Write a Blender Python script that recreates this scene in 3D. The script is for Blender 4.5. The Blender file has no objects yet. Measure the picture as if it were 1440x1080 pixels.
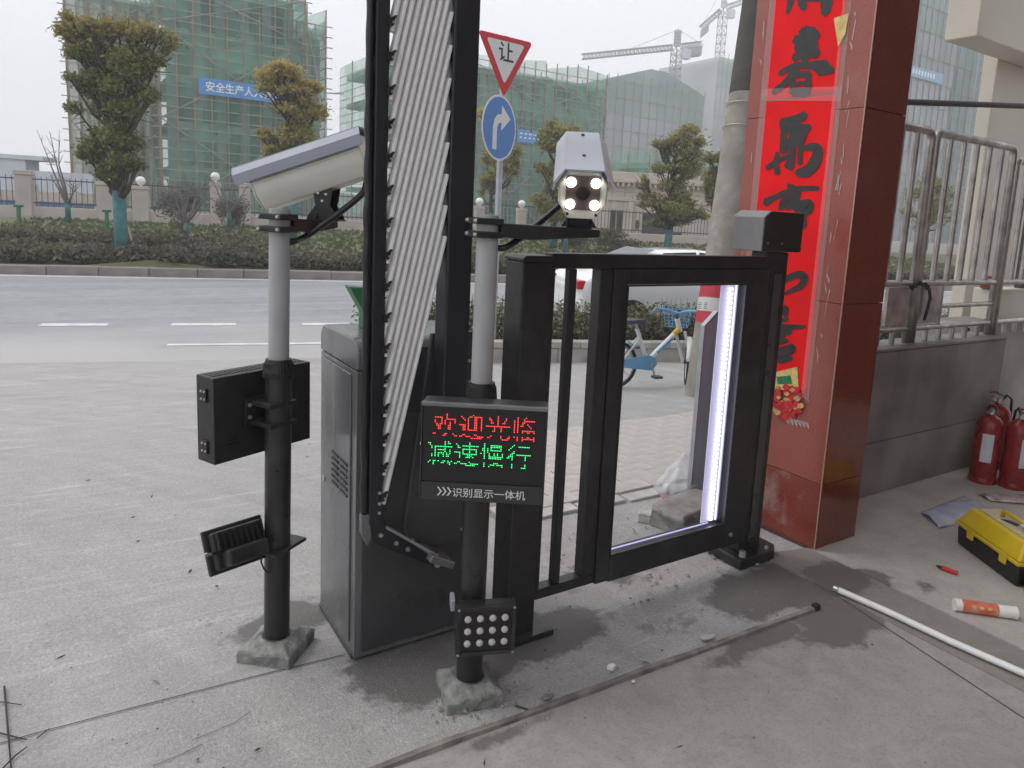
import bpy, math, random
import numpy as np
from mathutils import Vector, Matrix, noise
random.seed(7)
rng = np.random.default_rng(7)
scene = bpy.context.scene
COL = scene.collection
rad = math.radians

# ------------------------------------------------------------------ camera
FPX, YAW, PITCH, ROLL, CX, CY = 1015.17, 0.595368, 0.152944, 0.0522501, 772.41, 458.45
CAM = np.array([0.0, 0.0, 1.5])
FWD = np.array([math.sin(YAW) * math.cos(PITCH), math.cos(YAW) * math.cos(PITCH), -math.sin(PITCH)])
_ri = np.array([math.cos(YAW), -math.sin(YAW), 0.0])
_up = np.cross(_ri, FWD)
RGT = math.cos(ROLL) * _ri + math.sin(ROLL) * _up
UPV = -math.sin(ROLL) * _ri + math.cos(ROLL) * _up
cam_data = bpy.data.cameras.new('camera')
cam_data.sensor_fit = 'HORIZONTAL'
cam_data.sensor_width = 36.0
cam_data.lens = FPX / 1440 * 36.0
cam_data.shift_x = (720 - CX) / 1440
cam_data.shift_y = (CY - 540) / 1440
cam_data.clip_start = 0.05
cam_data.clip_end = 3000
cam = bpy.data.objects.new('camera', cam_data)
COL.objects.link(cam)
m = Matrix.Identity(4)
for i in range(3):
    m[i][0], m[i][1], m[i][2], m[i][3] = RGT[i], UPV[i], -FWD[i], CAM[i]
cam.matrix_world = m
scene.camera = cam

# ------------------------------------------------------------------ light
SUN_EL, SUN_AZ = rad(52), rad(-50)          # azimuth measured from +Y towards +X
world = bpy.data.worlds.new('World')
scene.world = world
world.use_nodes = True
wn, wl = world.node_tree.nodes, world.node_tree.links
wn.clear()
sky = wn.new('ShaderNodeTexSky')
sky.sky_type = 'NISHITA'
sky.sun_disc = False
sky.sun_elevation = SUN_EL
sky.sun_rotation = SUN_AZ
sky.air_density = 1.0
sky.dust_density = 6.0
sky.ozone_density = 1.0
hs = wn.new('ShaderNodeHueSaturation')
hs.inputs['Saturation'].default_value = 0.25
hs.inputs['Value'].default_value = 1.0
mx = wn.new('ShaderNodeMixRGB')
mx.inputs['Fac'].default_value = 0.8        # even cloud cover over the clear sky
mx.inputs['Color2'].default_value = (7.6, 7.7, 8.15, 1)
bg = wn.new('ShaderNodeBackground')
bg.inputs['Strength'].default_value = 0.15
wo = wn.new('ShaderNodeOutputWorld')
wl.new(sky.outputs[0], hs.inputs['Color'])
wl.new(hs.outputs[0], mx.inputs['Color1'])
wl.new(mx.outputs[0], bg.inputs['Color'])
wl.new(bg.outputs[0], wo.inputs['Surface'])
sun_data = bpy.data.lights.new('sun', 'SUN')
sun_data.energy = 1.0
sun_data.angle = rad(25)
sun_data.color = (1.0, 0.96, 0.9)
sun = bpy.data.objects.new('sun', sun_data)
COL.objects.link(sun)
sdir = Vector((math.sin(SUN_AZ) * math.cos(SUN_EL), math.cos(SUN_AZ) * math.cos(SUN_EL), math.sin(SUN_EL)))
sun.rotation_euler = sdir.to_track_quat('Z', 'Y').to_euler()
sun.location = (0, 0, 30)
vs = scene.view_settings
vs.view_transform = 'Standard'
vs.look = 'None'
vs.exposure = 0.12
vs.gamma = 1.0
vs.use_curve_mapping = False
scene.render.engine = 'CYCLES'
scene.cycles.use_denoising = True
scene.cycles.max_bounces = 6
scene.cycles.diffuse_bounces = 3
scene.cycles.glossy_bounces = 3
scene.cycles.caustics_reflective = False
scene.cycles.caustics_refractive = False
scene.cycles.adaptive_threshold = .02
scene.cycles.transparent_max_bounces = 12
scene.cycles.volume_bounces = 1
scene.cycles.sample_clamp_indirect = 4.0

# ------------------------------------------------------------------ pixel -> place helpers
def ray(x, y): return (x - CX) / FPX * RGT - (y - CY) / FPX * UPV + FWD
def gnd(x, y, z=0.0):
    d = ray(x, y); return CAM + d * (z - CAM[2]) / d[2]
def atY(x, y, Y):
    d = ray(x, y); return CAM + d * Y / d[1]
def atX(x, y, X):
    d = ray(x, y); return CAM + d * X / d[0]
def atW(x, y, w): return CAM + ray(x, y) * w
def V(*a): return np.array(a, float)
def unit(a):
    a = np.array(a, float); return a / np.linalg.norm(a)

# ------------------------------------------------------------------ mesh builder
class MB:
    def __init__(s, org=(0, 0, 0), ax=None):
        s.v = []; s.f = []
        s.o = V(*org)
        s.ax = np.eye(3) if ax is None else np.array([np.array(a, float) for a in ax])
    def P(s, p): return s.o + p[0] * s.ax[0] + p[1] * s.ax[1] + p[2] * s.ax[2]
    def add(s, vs, fs):
        b = len(s.v)
        s.v += [tuple(s.P(p)) for p in vs]
        s.f += [tuple(b + i for i in f) for f in fs]
        return s
    def box(s, x0, x1, y0, y1, z0, z1):
        return s.add([(x0, y0, z0), (x1, y0, z0), (x1, y1, z0), (x0, y1, z0), (x0, y0, z1), (x1, y0, z1), (x1, y1, z1), (x0, y1, z1)],
                     [(0, 3, 2, 1), (4, 5, 6, 7), (0, 1, 5, 4), (1, 2, 6, 5), (2, 3, 7, 6), (3, 0, 4, 7)])
    def quad(s, a, b, c, d): return s.add([a, b, c, d], [(0, 1, 2, 3)])
    def prism(s, poly, h0, h1, axis=2):
        n = len(poly)
        def pt(p, h):
            if axis == 2: return (p[0], p[1], h)
            if axis == 1: return (p[0], h, p[1])
            return (h, p[0], p[1])
        vs = [pt(p, h0) for p in poly] + [pt(p, h1) for p in poly]
        fs = [tuple(range(n))[::-1], tuple(range(n, 2 * n))] + [(i, (i + 1) % n, n + (i + 1) % n, n + i) for i in range(n)]
        if axis == 1: fs = [f[::-1] for f in fs]
        return s.add(vs, fs)
    def tube(s, p0, p1, r0, r1=None, n=16, cap=True):
        r1 = r0 if r1 is None else r1
        p0, p1 = V(*p0), V(*p1)
        d = unit(p1 - p0)
        a = unit(np.cross(d, (0, 0, 1) if abs(d[2]) < .9 else (1, 0, 0))); b = np.cross(d, a)
        vs = []
        for p, r in ((p0, r0), (p1, r1)):
            for i in range(n):
                t = 2 * math.pi * i / n
                vs.append(p + r * (math.cos(t) * a + math.sin(t) * b))
        fs = [(i, (i + 1) % n, n + (i + 1) % n, n + i) for i in range(n)]
        if cap: fs += [tuple(range(n))[::-1], tuple(range(n, 2 * n))]
        return s.add(vs, fs)
    def sweep(s, pts, r, n=10, cap=True):
        pts = [V(*p) for p in pts]
        rs = r if isinstance(r, (list, tuple)) else [r] * len(pts)
        vs = []; a = None
        for k, p in enumerate(pts):
            d = unit(pts[min(k + 1, len(pts) - 1)] - pts[max(k - 1, 0)])
            if a is None: a = unit(np.cross(d, (0, 0, 1) if abs(d[2]) < .9 else (1, 0, 0)))
            a = unit(a - d * (a @ d)); b = np.cross(d, a)
            for i in range(n):
                t = 2 * math.pi * i / n
                vs.append(p + rs[k] * (math.cos(t) * a + math.sin(t) * b))
        m_ = len(pts)
        fs = [(k * n + i, k * n + (i + 1) % n, (k + 1) * n + (i + 1) % n, (k + 1) * n + i) for k in range(m_ - 1) for i in range(n)]
        if cap: fs += [tuple(range(n))[::-1], tuple(range((m_ - 1) * n, m_ * n))]
        return s.add(vs, fs)
    def lathe(s, prof, c=(0, 0), n=24):
        vs = []
        for r, z in prof:
            for i in range(n):
                t = 2 * math.pi * i / n
                vs.append((c[0] + r * math.cos(t), c[1] + r * math.sin(t), z))
        m_ = len(prof)
        fs = [(k * n + i, k * n + (i + 1) % n, (k + 1) * n + (i + 1) % n, (k + 1) * n + i) for k in range(m_ - 1) for i in range(n)]
        fs += [tuple(range(n))[::-1], tuple(range((m_ - 1) * n, m_ * n))]
        return s.add(vs, fs)
    def torus(s, c, axis, R, r, n=28, k=8, a0=0, a1=2 * math.pi):
        c = V(*c); d = unit(axis)
        a = unit(np.cross(d, (0, 0, 1) if abs(d[2]) < .9 else (1, 0, 0))); b = np.cross(d, a)
        full = a1 - a0 > 6.28
        m_ = n if full else n + 1
        vs = []
        for i in range(m_):
            t = a0 + (a1 - a0) * i / n
            e = math.cos(t) * a + math.sin(t) * b
            for j in range(k):
                u = 2 * math.pi * j / k
                vs.append(c + e * (R + r * math.cos(u)) + d * r * math.sin(u))
        fs = [(i * k + j, ((i + 1) % m_) * k + j, ((i + 1) % m_) * k + (j + 1) % k, i * k + (j + 1) % k) for i in range(n) for j in range(k)]
        return s.add(vs, fs)

def link(o): COL.objects.link(o); return o
def obj(name, mb, mat, parent=None, bevel=0, smooth=False, seg=2, kind=None):
    me = bpy.data.meshes.new(name)
    off = np.array(parent['_o']) if parent is not None and '_o' in parent else np.zeros(3)
    va = np.array(mb.v, float) - off
    me.from_pydata(va.tolist(), [], mb.f)
    me.validate()
    me.update()
    me.materials.append(mat)
    o = link(bpy.data.objects.new(name, me))
    if parent is not None:
        o.parent = parent
        o['_o'] = [float(q) for q in off]
    else:
        o['_o'] = [0.0, 0.0, 0.0]
    if smooth:
        me.polygons.foreach_set('use_smooth', [True] * len(me.polygons))
        if smooth != 2:
            me.set_sharp_from_angle(angle=rad(38))
    if bevel:
        b = o.modifiers.new('bevel', 'BEVEL'); b.width = bevel; b.segments = seg; b.limit_method = 'ANGLE'; b.angle_limit = rad(40)
    if kind: o['kind'] = kind
    return o
def thing(name, loc, label, cat, group=None):
    o = link(bpy.data.objects.new(name, None))
    o.location = [float(q) for q in loc]
    o['_o'] = [float(q) for q in loc]
    o.empty_display_size = .1
    o['label'] = label; o['category'] = cat
    if group: o['group'] = group
    return o
def tag(o, label, cat, group=None):
    o['label'] = label; o['category'] = cat
    if group: o['group'] = group
    return o
def struct(o): o['kind'] = 'structure'; return o
def dup(src, parent, loc, name=None):
    o = src.copy(); o.parent = parent
    o.location = [float(q) for q in loc]
    if name: o.name = name
    return link(o)

# ------------------------------------------------------------------ materials
def nodes_of(mat):
    mat.use_nodes = True
    return mat.node_tree.nodes, mat.node_tree.links
def pm(name, col, rough=.5, metal=0., var=.0, vscale=8., bump=0., bscale=60., spec=None, rvar=0., col2=None, dist=.01, stretch=None, detail=6., coat=0., dirt=0., dirtcol=(.32, .3, .28), dscale=3.):
    mat = bpy.data.materials.new(name)
    N, L = nodes_of(mat)
    b = N['Principled BSDF']
    b.inputs['Roughness'].default_value = rough
    b.inputs['Metallic'].default_value = metal
    b.inputs['Base Color'].default_value = (*col, 1)
    if spec is not None: b.inputs['Specular IOR Level'].default_value = spec
    if coat: b.inputs['Coat Weight'].default_value = coat; b.inputs['Coat Roughness'].default_value = .08
    tc = N.new('ShaderNodeTexCoord'); vec = tc.outputs['Object']
    if stretch:
        mp = N.new('ShaderNodeMapping'); mp.inputs['Scale'].default_value = stretch
        L.new(vec, mp.inputs['Vector']); vec = mp.outputs[0]
    src = None
    if var or col2:
        n = N.new('ShaderNodeTexNoise'); n.inputs['Scale'].default_value = vscale; n.inputs['Detail'].default_value = detail
        L.new(vec, n.inputs['Vector'])
        r = N.new('ShaderNodeValToRGB')
        c2 = col2 if col2 else tuple(c * (1 - var) for c in col)
        c1 = tuple(min(1, c * (1 + var * .6)) for c in col) if not col2 else col
        r.color_ramp.elements[0].position = .32; r.color_ramp.elements[1].position = .68
        r.color_ramp.elements[0].color = (*c2, 1); r.color_ramp.elements[1].color = (*c1, 1)
        L.new(n.outputs['Fac'], r.inputs[0]); src = r.outputs[0]
    if dirt:
        n2 = N.new('ShaderNodeTexNoise'); n2.inputs['Scale'].default_value = dscale; n2.inputs['Detail'].default_value = 9; n2.inputs['Roughness'].default_value = .65
        L.new(tc.outputs['Object'], n2.inputs['Vector'])
        r2 = N.new('ShaderNodeValToRGB'); r2.color_ramp.elements[0].position = .5; r2.color_ramp.elements[1].position = .75
        r2.color_ramp.elements[0].color = (0, 0, 0, 1); r2.color_ramp.elements[1].color = (dirt, dirt, dirt, 1)
        L.new(n2.outputs['Fac'], r2.inputs[0])
        mm = N.new('ShaderNodeMixRGB'); L.new(r2.outputs[0], mm.inputs['Fac'])
        if src: L.new(src, mm.inputs['Color1'])
        else: mm.inputs['Color1'].default_value = (*col, 1)
        mm.inputs['Color2'].default_value = (*dirtcol, 1); src = mm.outputs[0]
        ra = N.new('ShaderNodeMath'); ra.operation = 'MULTIPLY_ADD'; ra.inputs[1].default_value = .4; ra.inputs[2].default_value = rough
        L.new(r2.outputs[0], ra.inputs[0]); L.new(ra.outputs[0], b.inputs['Roughness'])
    if src: L.new(src, b.inputs['Base Color'])
    if rvar:
        n3 = N.new('ShaderNodeTexNoise'); n3.inputs['Scale'].default_value = vscale * 1.7; n3.inputs['Detail'].default_value = 5
        L.new(vec, n3.inputs['Vector'])
        mr = N.new('ShaderNodeMapRange'); mr.inputs['From Min'].default_value = .3; mr.inputs['From Max'].default_value = .7
        mr.inputs['To Min'].default_value = max(0, rough - rvar); mr.inputs['To Max'].default_value = min(1, rough + rvar)
        L.new(n3.outputs['Fac'], mr.inputs['Value']); L.new(mr.outputs[0], b.inputs['Roughness'])
    if bump:
        n4 = N.new('ShaderNodeTexNoise'); n4.inputs['Scale'].default_value = bscale; n4.inputs['Detail'].default_value = 8
        L.new(vec, n4.inputs['Vector'])
        bp = N.new('ShaderNodeBump'); bp.inputs['Strength'].default_value = bump; bp.inputs['Distance'].default_value = dist
        L.new(n4.outputs['Fac'], bp.inputs['Height']); L.new(bp.outputs[0], b.inputs['Normal'])
    return mat
def emit(name, col, strength):
    mat = bpy.data.materials.new(name)
    N, L = nodes_of(mat)
    b = N['Principled BSDF']; b.inputs['Base Color'].default_value = (*[c * .5 for c in col], 1)
    b.inputs['Emission Color'].default_value = (*col, 1); b.inputs['Emission Strength'].default_value = strength
    return mat
def leafmat(name, c_lo, c_hi, c_top=None, ztop=None, var=.35):
    mat = bpy.data.materials.new(name)
    N, L = nodes_of(mat)
    b = N['Principled BSDF']; b.inputs['Roughness'].default_value = .6; b.inputs['Specular IOR Level'].default_value = .25
    gi = N.new('ShaderNodeNewGeometry')
    r = N.new('ShaderNodeMixRGB'); r.inputs['Color1'].default_value = (*c_lo, 1); r.inputs['Color2'].default_value = (*c_hi, 1)
    L.new(gi.outputs['Random Per Island'], r.inputs['Fac']); src = r.outputs[0]
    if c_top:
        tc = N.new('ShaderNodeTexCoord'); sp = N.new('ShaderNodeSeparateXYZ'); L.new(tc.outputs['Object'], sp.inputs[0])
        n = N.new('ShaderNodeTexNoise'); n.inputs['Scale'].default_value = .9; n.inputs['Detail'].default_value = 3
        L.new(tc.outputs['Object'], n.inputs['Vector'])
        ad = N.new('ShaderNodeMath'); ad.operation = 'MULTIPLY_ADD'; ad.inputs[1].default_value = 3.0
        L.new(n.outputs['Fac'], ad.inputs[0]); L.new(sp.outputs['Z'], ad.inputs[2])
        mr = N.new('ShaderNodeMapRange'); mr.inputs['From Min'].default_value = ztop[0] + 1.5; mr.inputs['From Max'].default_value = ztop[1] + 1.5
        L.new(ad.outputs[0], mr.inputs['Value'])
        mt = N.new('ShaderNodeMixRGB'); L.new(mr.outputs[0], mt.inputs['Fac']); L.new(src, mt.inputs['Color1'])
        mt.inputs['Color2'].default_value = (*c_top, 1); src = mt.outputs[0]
    L.new(src, b.inputs['Base Color'])
    tr = N.new('ShaderNodeBsdfTranslucent'); L.new(src, tr.inputs['Color'])
    ms = N.new('ShaderNodeMixShader'); ms.inputs[0].default_value = .45
    out = N['Material Output']
    L.new(b.outputs[0], ms.inputs[1]); L.new(tr.outputs[0], ms.inputs[2]); L.new(ms.outputs[0], out.inputs['Surface'])
    return mat
def netmat(name, col, col2, alpha=.55, scale=(.35, .35, .35), nscale=1.0):
    mat = bpy.data.materials.new(name)
    N, L = nodes_of(mat)
    b = N['Principled BSDF']; b.inputs['Roughness'].default_value = .9; b.inputs['Specular IOR Level'].default_value = .1
    tc = N.new('ShaderNodeTexCoord'); mp = N.new('ShaderNodeMapping'); mp.inputs['Scale'].default_value = scale
    L.new(tc.outputs['Object'], mp.inputs['Vector'])
    n = N.new('ShaderNodeTexNoise'); n.inputs['Scale'].default_value = nscale; n.inputs['Detail'].default_value = 6
    L.new(mp.outputs[0], n.inputs['Vector'])
    r = N.new('ShaderNodeValToRGB'); r.color_ramp.elements[0].position = .38; r.color_ramp.elements[1].position = .62
    r.color_ramp.elements[0].color = (*col, 1); r.color_ramp.elements[1].color = (*col2, 1)
    L.new(n.outputs['Fac'], r.inputs[0]); L.new(r.outputs[0], b.inputs['Base Color'])
    mr = N.new('ShaderNodeMapRange'); mr.inputs['From Min'].default_value = .3; mr.inputs['From Max'].default_value = .7
    mr.inputs['To Min'].default_value = max(0, alpha - .22); mr.inputs['To Max'].default_value = min(1, alpha + .22)
    L.new(n.outputs['Fac'], mr.inputs['Value'])
    t = N.new('ShaderNodeBsdfTransparent'); ms = N.new('ShaderNodeMixShader')
    L.new(mr.outputs[0], ms.inputs[0]); L.new(t.outputs[0], ms.inputs[1]); L.new(b.outputs[0], ms.inputs[2])
    L.new(ms.outputs[0], N['Material Output'].inputs['Surface'])
    return mat
def filmmat(name, col, alpha, rough=.2):
    mat = bpy.data.materials.new(name)
    N, L = nodes_of(mat)
    b = N['Principled BSDF']; b.inputs['Roughness'].default_value = rough; b.inputs['Base Color'].default_value = (*col, 1)
    t = N.new('ShaderNodeBsdfTransparent'); ms = N.new('ShaderNodeMixShader'); ms.inputs[0].default_value = alpha
    L.new(t.outputs[0], ms.inputs[1]); L.new(b.outputs[0], ms.inputs[2]); L.new(ms.outputs[0], N['Material Output'].inputs['Surface'])
    return mat
def glassmat(name, tint=(.97, .98, .98)):
    mat = bpy.data.materials.new(name)
    N, L = nodes_of(mat); N.clear()
    t = N.new('ShaderNodeBsdfTransparent'); t.inputs[0].default_value = (*tint, 1)
    gl = N.new('ShaderNodeBsdfGlossy'); gl.inputs['Roughness'].default_value = .02
    fr = N.new('ShaderNodeFresnel'); fr.inputs['IOR'].default_value = 1.45
    ms = N.new('ShaderNodeMixShader'); o = N.new('ShaderNodeOutputMaterial')
    ge = N.new('ShaderNodeNewGeometry'); mu = N.new('ShaderNodeMath'); mu.operation = 'SUBTRACT'; mu.use_clamp = True   # no total reflection inside the thin pane
    L.new(fr.outputs[0], mu.inputs[0]); L.new(ge.outputs['Backfacing'], mu.inputs[1])
    L.new(mu.outputs[0], ms.inputs[0]); L.new(t.outputs[0], ms.inputs[1]); L.new(gl.outputs[0], ms.inputs[2]); L.new(ms.outputs[0], o.inputs[0])
    return mat

M = {}
M['black'] = pm('black_powder_coat', (.020, .019, .021), .40, 0, .25, 25, .04, 500, rvar=.1, dirt=.10, dscale=5)
M['blackplastic'] = pm('black_plastic', (.012, .012, .012), .45, 0, .2, 30, .05, 300)
M['rubber'] = pm('black_rubber', (.010, .010, .011), .32, 0, .2, 40, .25, 22, dist=.006)
M['boxgrey'] = pm('grey_cabinet_paint', (.175, .177, .183), .26, .25, .18, 5, .03, 400, rvar=.07, dirt=.55, dscale=2.6, dirtcol=(.27, .26, .25), stretch=(1, 1, .25))
M['boxdark'] = pm('dark_and_shaded_paint', (.062, .062, .066), .32, .1, .2, 5, .03, 400, rvar=.08, dirt=.25, dscale=2.0, dirtcol=(.10, .095, .09))
M['boom'] = pm('dark_boom_paint', (.016, .016, .021), .4, 0, .1, 8, .02, 300, rvar=.06)
M['alu'] = pm('ribbed_aluminium', (.86, .86, .85), .40, .05, .08, 14, .04, 120, rvar=.1, dirt=.14, dscale=7, dirtcol=(.42, .41, .39))
M['steel'] = pm('zinc_bolt', (.55, .55, .54), .35, .8, .15, 60)
M['polegrey'] = pm('grey_extension_pole', (.36, .365, .37), .42, 0, .08, 10, .03, 200, dirt=.15, dscale=6, dirtcol=(.5, .49, .47))
M['poledark'] = pm('black_pole_paint', (.020, .020, .022), .36, 0, .25, 12, .05, 150, rvar=.1, dirt=.22, dscale=5, dirtcol=(.16, .15, .145))
M['camcream'] = pm('cream_camera_housing', (.60, .59, .52), .32, 0, .05, 8, .02, 300)
M['camshield'] = pm('pale_grey_sun_shield', (.42, .45, .50), .40, .1, .05, 6, .02, 300)
M['camshieldshade'] = pm('shaded_sun_shield', (.24, .27, .32), .42, .1, .05, 6, .02, 300)  # shield copy darkened for the left camera's shaded flank
M['camface'] = pm('dark_camera_window', (.09, .07, .065), .12)
M['concblock'] = pm('concrete_block', (.27, .275, .26), .9, 0, .45, 18, .9, 45, dirt=.85, dscale=13, dirtcol=(.05, .055, .05), dist=.012)
M['tile'] = pm('polished_red_granite', (.165, .036, .022), .10, 0, .30, 140, .0, 90, rvar=.04, spec=.75, dirt=.07, dscale=5, dirtcol=(.42, .3, .27))
M['tileworn'] = pm('worn_red_granite', (.30, .075, .055), .30, 0, .30, 140, .0, 90, rvar=.08, spec=.6, dirt=.22, dscale=4, dirtcol=(.40, .24, .20))
M['tiledusty'] = pm('dusty_red_granite', (.215, .045, .032), .2, 0, .3, 140, .02, 90, dirt=.75, dscale=2.2, dirtcol=(.45, .41, .39))
M['grout'] = pm('grout', (.17, .085, .07), .9, 0, .3, 30)
M['paper'] = pm('red_couplet_paper', (.80, .010, .014), .6, 0, .10, 5, .10, 12, dist=.004, spec=.15)
M['ink'] = pm('black_ink', (.022, .020, .020), .28, 0, .3, 30)
M['wallgrey'] = pm('grey_stone_cladding', (.23, .212, .205), .55, 0, .45, 2.2, .08, 60, rvar=.12, dirt=.4, dscale=3.5, dirtcol=(.22, .21, .20))
M['stainless'] = pm('weathered_stainless', (.46, .44, .42), .38, .75, .35, 9, .03, 200, rvar=.12)
M['beige'] = pm('beige_render', (.60, .56, .49), .85, 0, .08, 2, .1, 60)
M['gatebeige'] = pm('beige_stone', (.50, .44, .375), .85, 0, .15, 1.2, .2, 8, dist=.03)
M['yellow'] = pm('yellow_plastic', (.62, .44, .015), .38, 0, .08, 12, .03, 200, dirt=.18, dscale=6, dirtcol=(.5, .42, .2))
M['extred'] = pm('extinguisher_red', (.24, .014, .016), .30, 0, .15, 10, rvar=.08)
M['white'] = pm('white_plastic', (.78, .78, .76), .4, 0, .06, 20, .02, 100)
M['whitepaint'] = pm('road_paint', (.66, .66, .66), .75, 0, .18, 9, .2, 60, dirt=.5, dscale=6, dirtcol=(.36, .36, .36))
M['redplastic'] = pm('red_plastic', (.55, .02, .015), .35)
M['green'] = pm('green_plastic', (.01, .16, .045), .4, 0, .1, 20)
M['greendk'] = pm('green_glass', (.03, .10, .07), .15)
M['signwhite'] = pm('sign_white', (.62, .63, .63), .4, 0, .05, 20)
M['signred'] = pm('sign_red', (.50, .02, .035), .4)
M['signblue'] = pm('sign_blue', (.03, .16, .46), .4)
M['signblack'] = pm('sign_black', (.015, .015, .02), .5)
M['galv'] = pm('galvanised_steel', (.42, .44, .48), .45, .5, .12, 14)
M['paperwhite'] = pm('paper_white', (.60, .60, .64), .6, 0, .1, 10, .1, 20)
M['printviolet'] = pm('print_violet', (.26, .28, .42), .6, 0, .5, 18)
M['bluetrunk'] = pm('blue_green_trunk_wrap', (.045, .165, .175), .8, 0, .3, 6, .3, 20)
M['bark'] = pm('bark', (.055, .045, .035), .9, 0, .35, 9, .6, 25)
M['barkgrey'] = pm('grey_twigs', (.16, .145, .14), .9, 0, .3, 9)
M['slab'] = pm('site_concrete', (.34, .34, .335), .9, 0, .3, .5)
M['interiorshade'] = pm('interior_shade', (.05, .055, .055), .95, 0, .3, .5)
M['scafpole'] = pm('scaffold_pole_ochre', (.30, .21, .11), .7, .2, .4, .8)
M['scafgrey'] = pm('scaffold_pole_grey', (.26, .245, .23), .6, .4, .4, .8)
M['net'] = netmat('green_scaffold_net', (.03, .23, .14), (.15, .42, .30), .56, (.22, .22, .22))
M['nettop'] = netmat('pale_green_scaffold_net', (.10, .36, .24), (.30, .55, .43), .50, (.2, .2, .2))
M['netstreak'] = netmat('folded_pale_net', (.12, .15, .07), (.44, .52, .44), .85, (1.6, 1.6, .12), 1.4)
M['netgrey'] = netmat('hazed_grey_net', (.30, .34, .35), (.40, .43, .45), .94, (.06, .06, .06))  # both far-tower nets paled, haze put into their colour
M['netgreyt'] = netmat('hazed_grey_green_net', (.18, .32, .28), (.30, .40, .38), .9, (.06, .06, .06))
M['banner'] = pm('blue_banner_cloth', (.045, .25, .58), .8, 0, .1, 2)
M['bannerink'] = pm('white_banner_print', (.8, .82, .85), .8)
M['hoard'] = pm('blue_hoarding', (.06, .12, .25), .6, 0, .2, 1)
M['hoardw'] = pm('white_hoarding', (.55, .60, .66), .6, 0, .1, 1)
M['iron'] = pm('dark_iron_bars', (.05, .05, .055), .6)
M['pillar'] = pm('fence_pillar_stone', (.47, .42, .37), .9, 0, .12, 1.5, .2, 9, dist=.02)
M['globe'] = pm('white_lamp_globe', (.8, .8, .8), .3)
M['kerb'] = pm('kerb_stone', (.24, .215, .20), .9, 0, .25, 3, .3, 30)
M['planter'] = pm('planter_stone', (.42, .40, .375), .9, 0, .25, 4, .3, 30, dirt=.4, dscale=3, dirtcol=(.18, .17, .16))
M['asphalt'] = None
M['utilpole'] = pm('weathered_concrete_pole', (.29, .275, .24), .9, 0, .2, 4, .3, 40, dirt=.5, dscale=7, dirtcol=(.5, .48, .45))
M['utildark'] = pm('dark_pole_wrap', (.07, .065, .06), .8, 0, .2, 8)
M['carwhite'] = pm('white_car_paint', (.78, .79, .80), .12, 0, coat=1.0)
M['carglass'] = pm('dark_car_glass', (.02, .024, .028), .05)
M['tail'] = pm('red_tail_light', (.5, .01, .02), .15)
M['tyre'] = pm('tyre_rubber', (.02, .02, .02), .8)
M['bikewhite'] = pm('white_bike_paint', (.70, .71, .71), .3)
M['bikeblue'] = pm('blue_bike_plastic', (.13, .38, .62), .35)
M['bikedark'] = pm('dark_bike_parts', (.04, .05, .07), .5)
M['paver'] = pm('pinkish_paver', (.50, .465, .445), .9, 0, .2, 6, .3, 60)
M['kerblight'] = pm('pale_kerb', (.50, .485, .46), .9, 0, .2, 8, .4, 50)
M['bag'] = filmmat('clear_white_plastic_bag', (.85, .85, .87), .38, .2)
M['bluereflect'] = pm('pale_blue_reflection', (.46, .53, .66), .18, 0, .12, 3)
M['lavender'] = emit('lavender_glow_acrylic', (.74, .70, 1), .42)
M['stickerred'] = pm('red_sticker', (.50, .035, .06), .5, 0, .1, 9)
M['stickerwhite'] = pm('white_sticker', (.62, .60, .58), .5)
M['stickerteal'] = pm('teal_print', (.04, .18, .17), .5)
M['tape'] = filmmat('clear_tape', (.80, .60, .60), .10, .12)
M['taperes'] = filmmat('tape_residue', (.62, .52, .48), .34, .5)
M['petal'] = pm('red_petal_print', (.55, .015, .02), .45, 0, .45, 60)
M['petalpale'] = pm('pale_petal_print', (.55, .35, .12), .5, 0, .4, 60)
M['vase'] = pm('green_vase_print', (.02, .20, .07), .4, 0, .4, 40)
M['cream'] = pm('cream_paper_scrap', (.66, .50, .18), .6, 0, .3, 30)
M['glass'] = glassmat('gate_glass')
M['lens'] = emit('camera_led', (1, .95, .88), 14)
M['ledstrip'] = emit('led_strip_white', (.82, .80, 1), 1.1)
M['glowlow'] = emit('violet_edge_glow', (.62, .55, 1), .8)
M['lednode'] = emit('led_node_white', (.90, .88, 1), 5)
M['ledred'] = emit('led_red', (1, .045, .035), 2.2)
M['ledgreen'] = emit('led_green', (.04, 1, .25), 1.7)
M['dispface'] = pm('black_led_panel', (.010, .009, .010), .3, 0, .2, 200)
M['hood'] = pm('grey_metal_hood', (.20, .20, .205), .3, .4, .1, 20)
M['dispframe'] = pm('dark_grey_display_case', (.045, .046, .048), .34, .3, .1, 20, rvar=.06)
M['print'] = pm('white_print', (.72, .72, .72), .6)
M['dot'] = pm('lamp_lens', (.55, .54, .50), .15)
M['hedge'] = leafmat('hedge_leaf', (.055, .057, .034), (.22, .20, .13))
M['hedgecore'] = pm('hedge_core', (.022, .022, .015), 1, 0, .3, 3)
M['planthedge'] = leafmat('planter_leaf', (.06, .07, .035), (.32, .30, .19))
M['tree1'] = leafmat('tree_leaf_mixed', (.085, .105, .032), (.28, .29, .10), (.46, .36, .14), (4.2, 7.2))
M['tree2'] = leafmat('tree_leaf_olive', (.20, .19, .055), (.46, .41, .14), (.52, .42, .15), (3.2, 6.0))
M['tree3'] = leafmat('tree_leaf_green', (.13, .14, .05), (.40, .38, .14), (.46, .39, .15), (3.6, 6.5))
M['shrub'] = leafmat('shrub_twig', (.10, .10, .09), (.22, .21, .20))
M['grassblade'] = leafmat('grass_blade', (.06, .085, .03), (.13, .155, .055))

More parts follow.
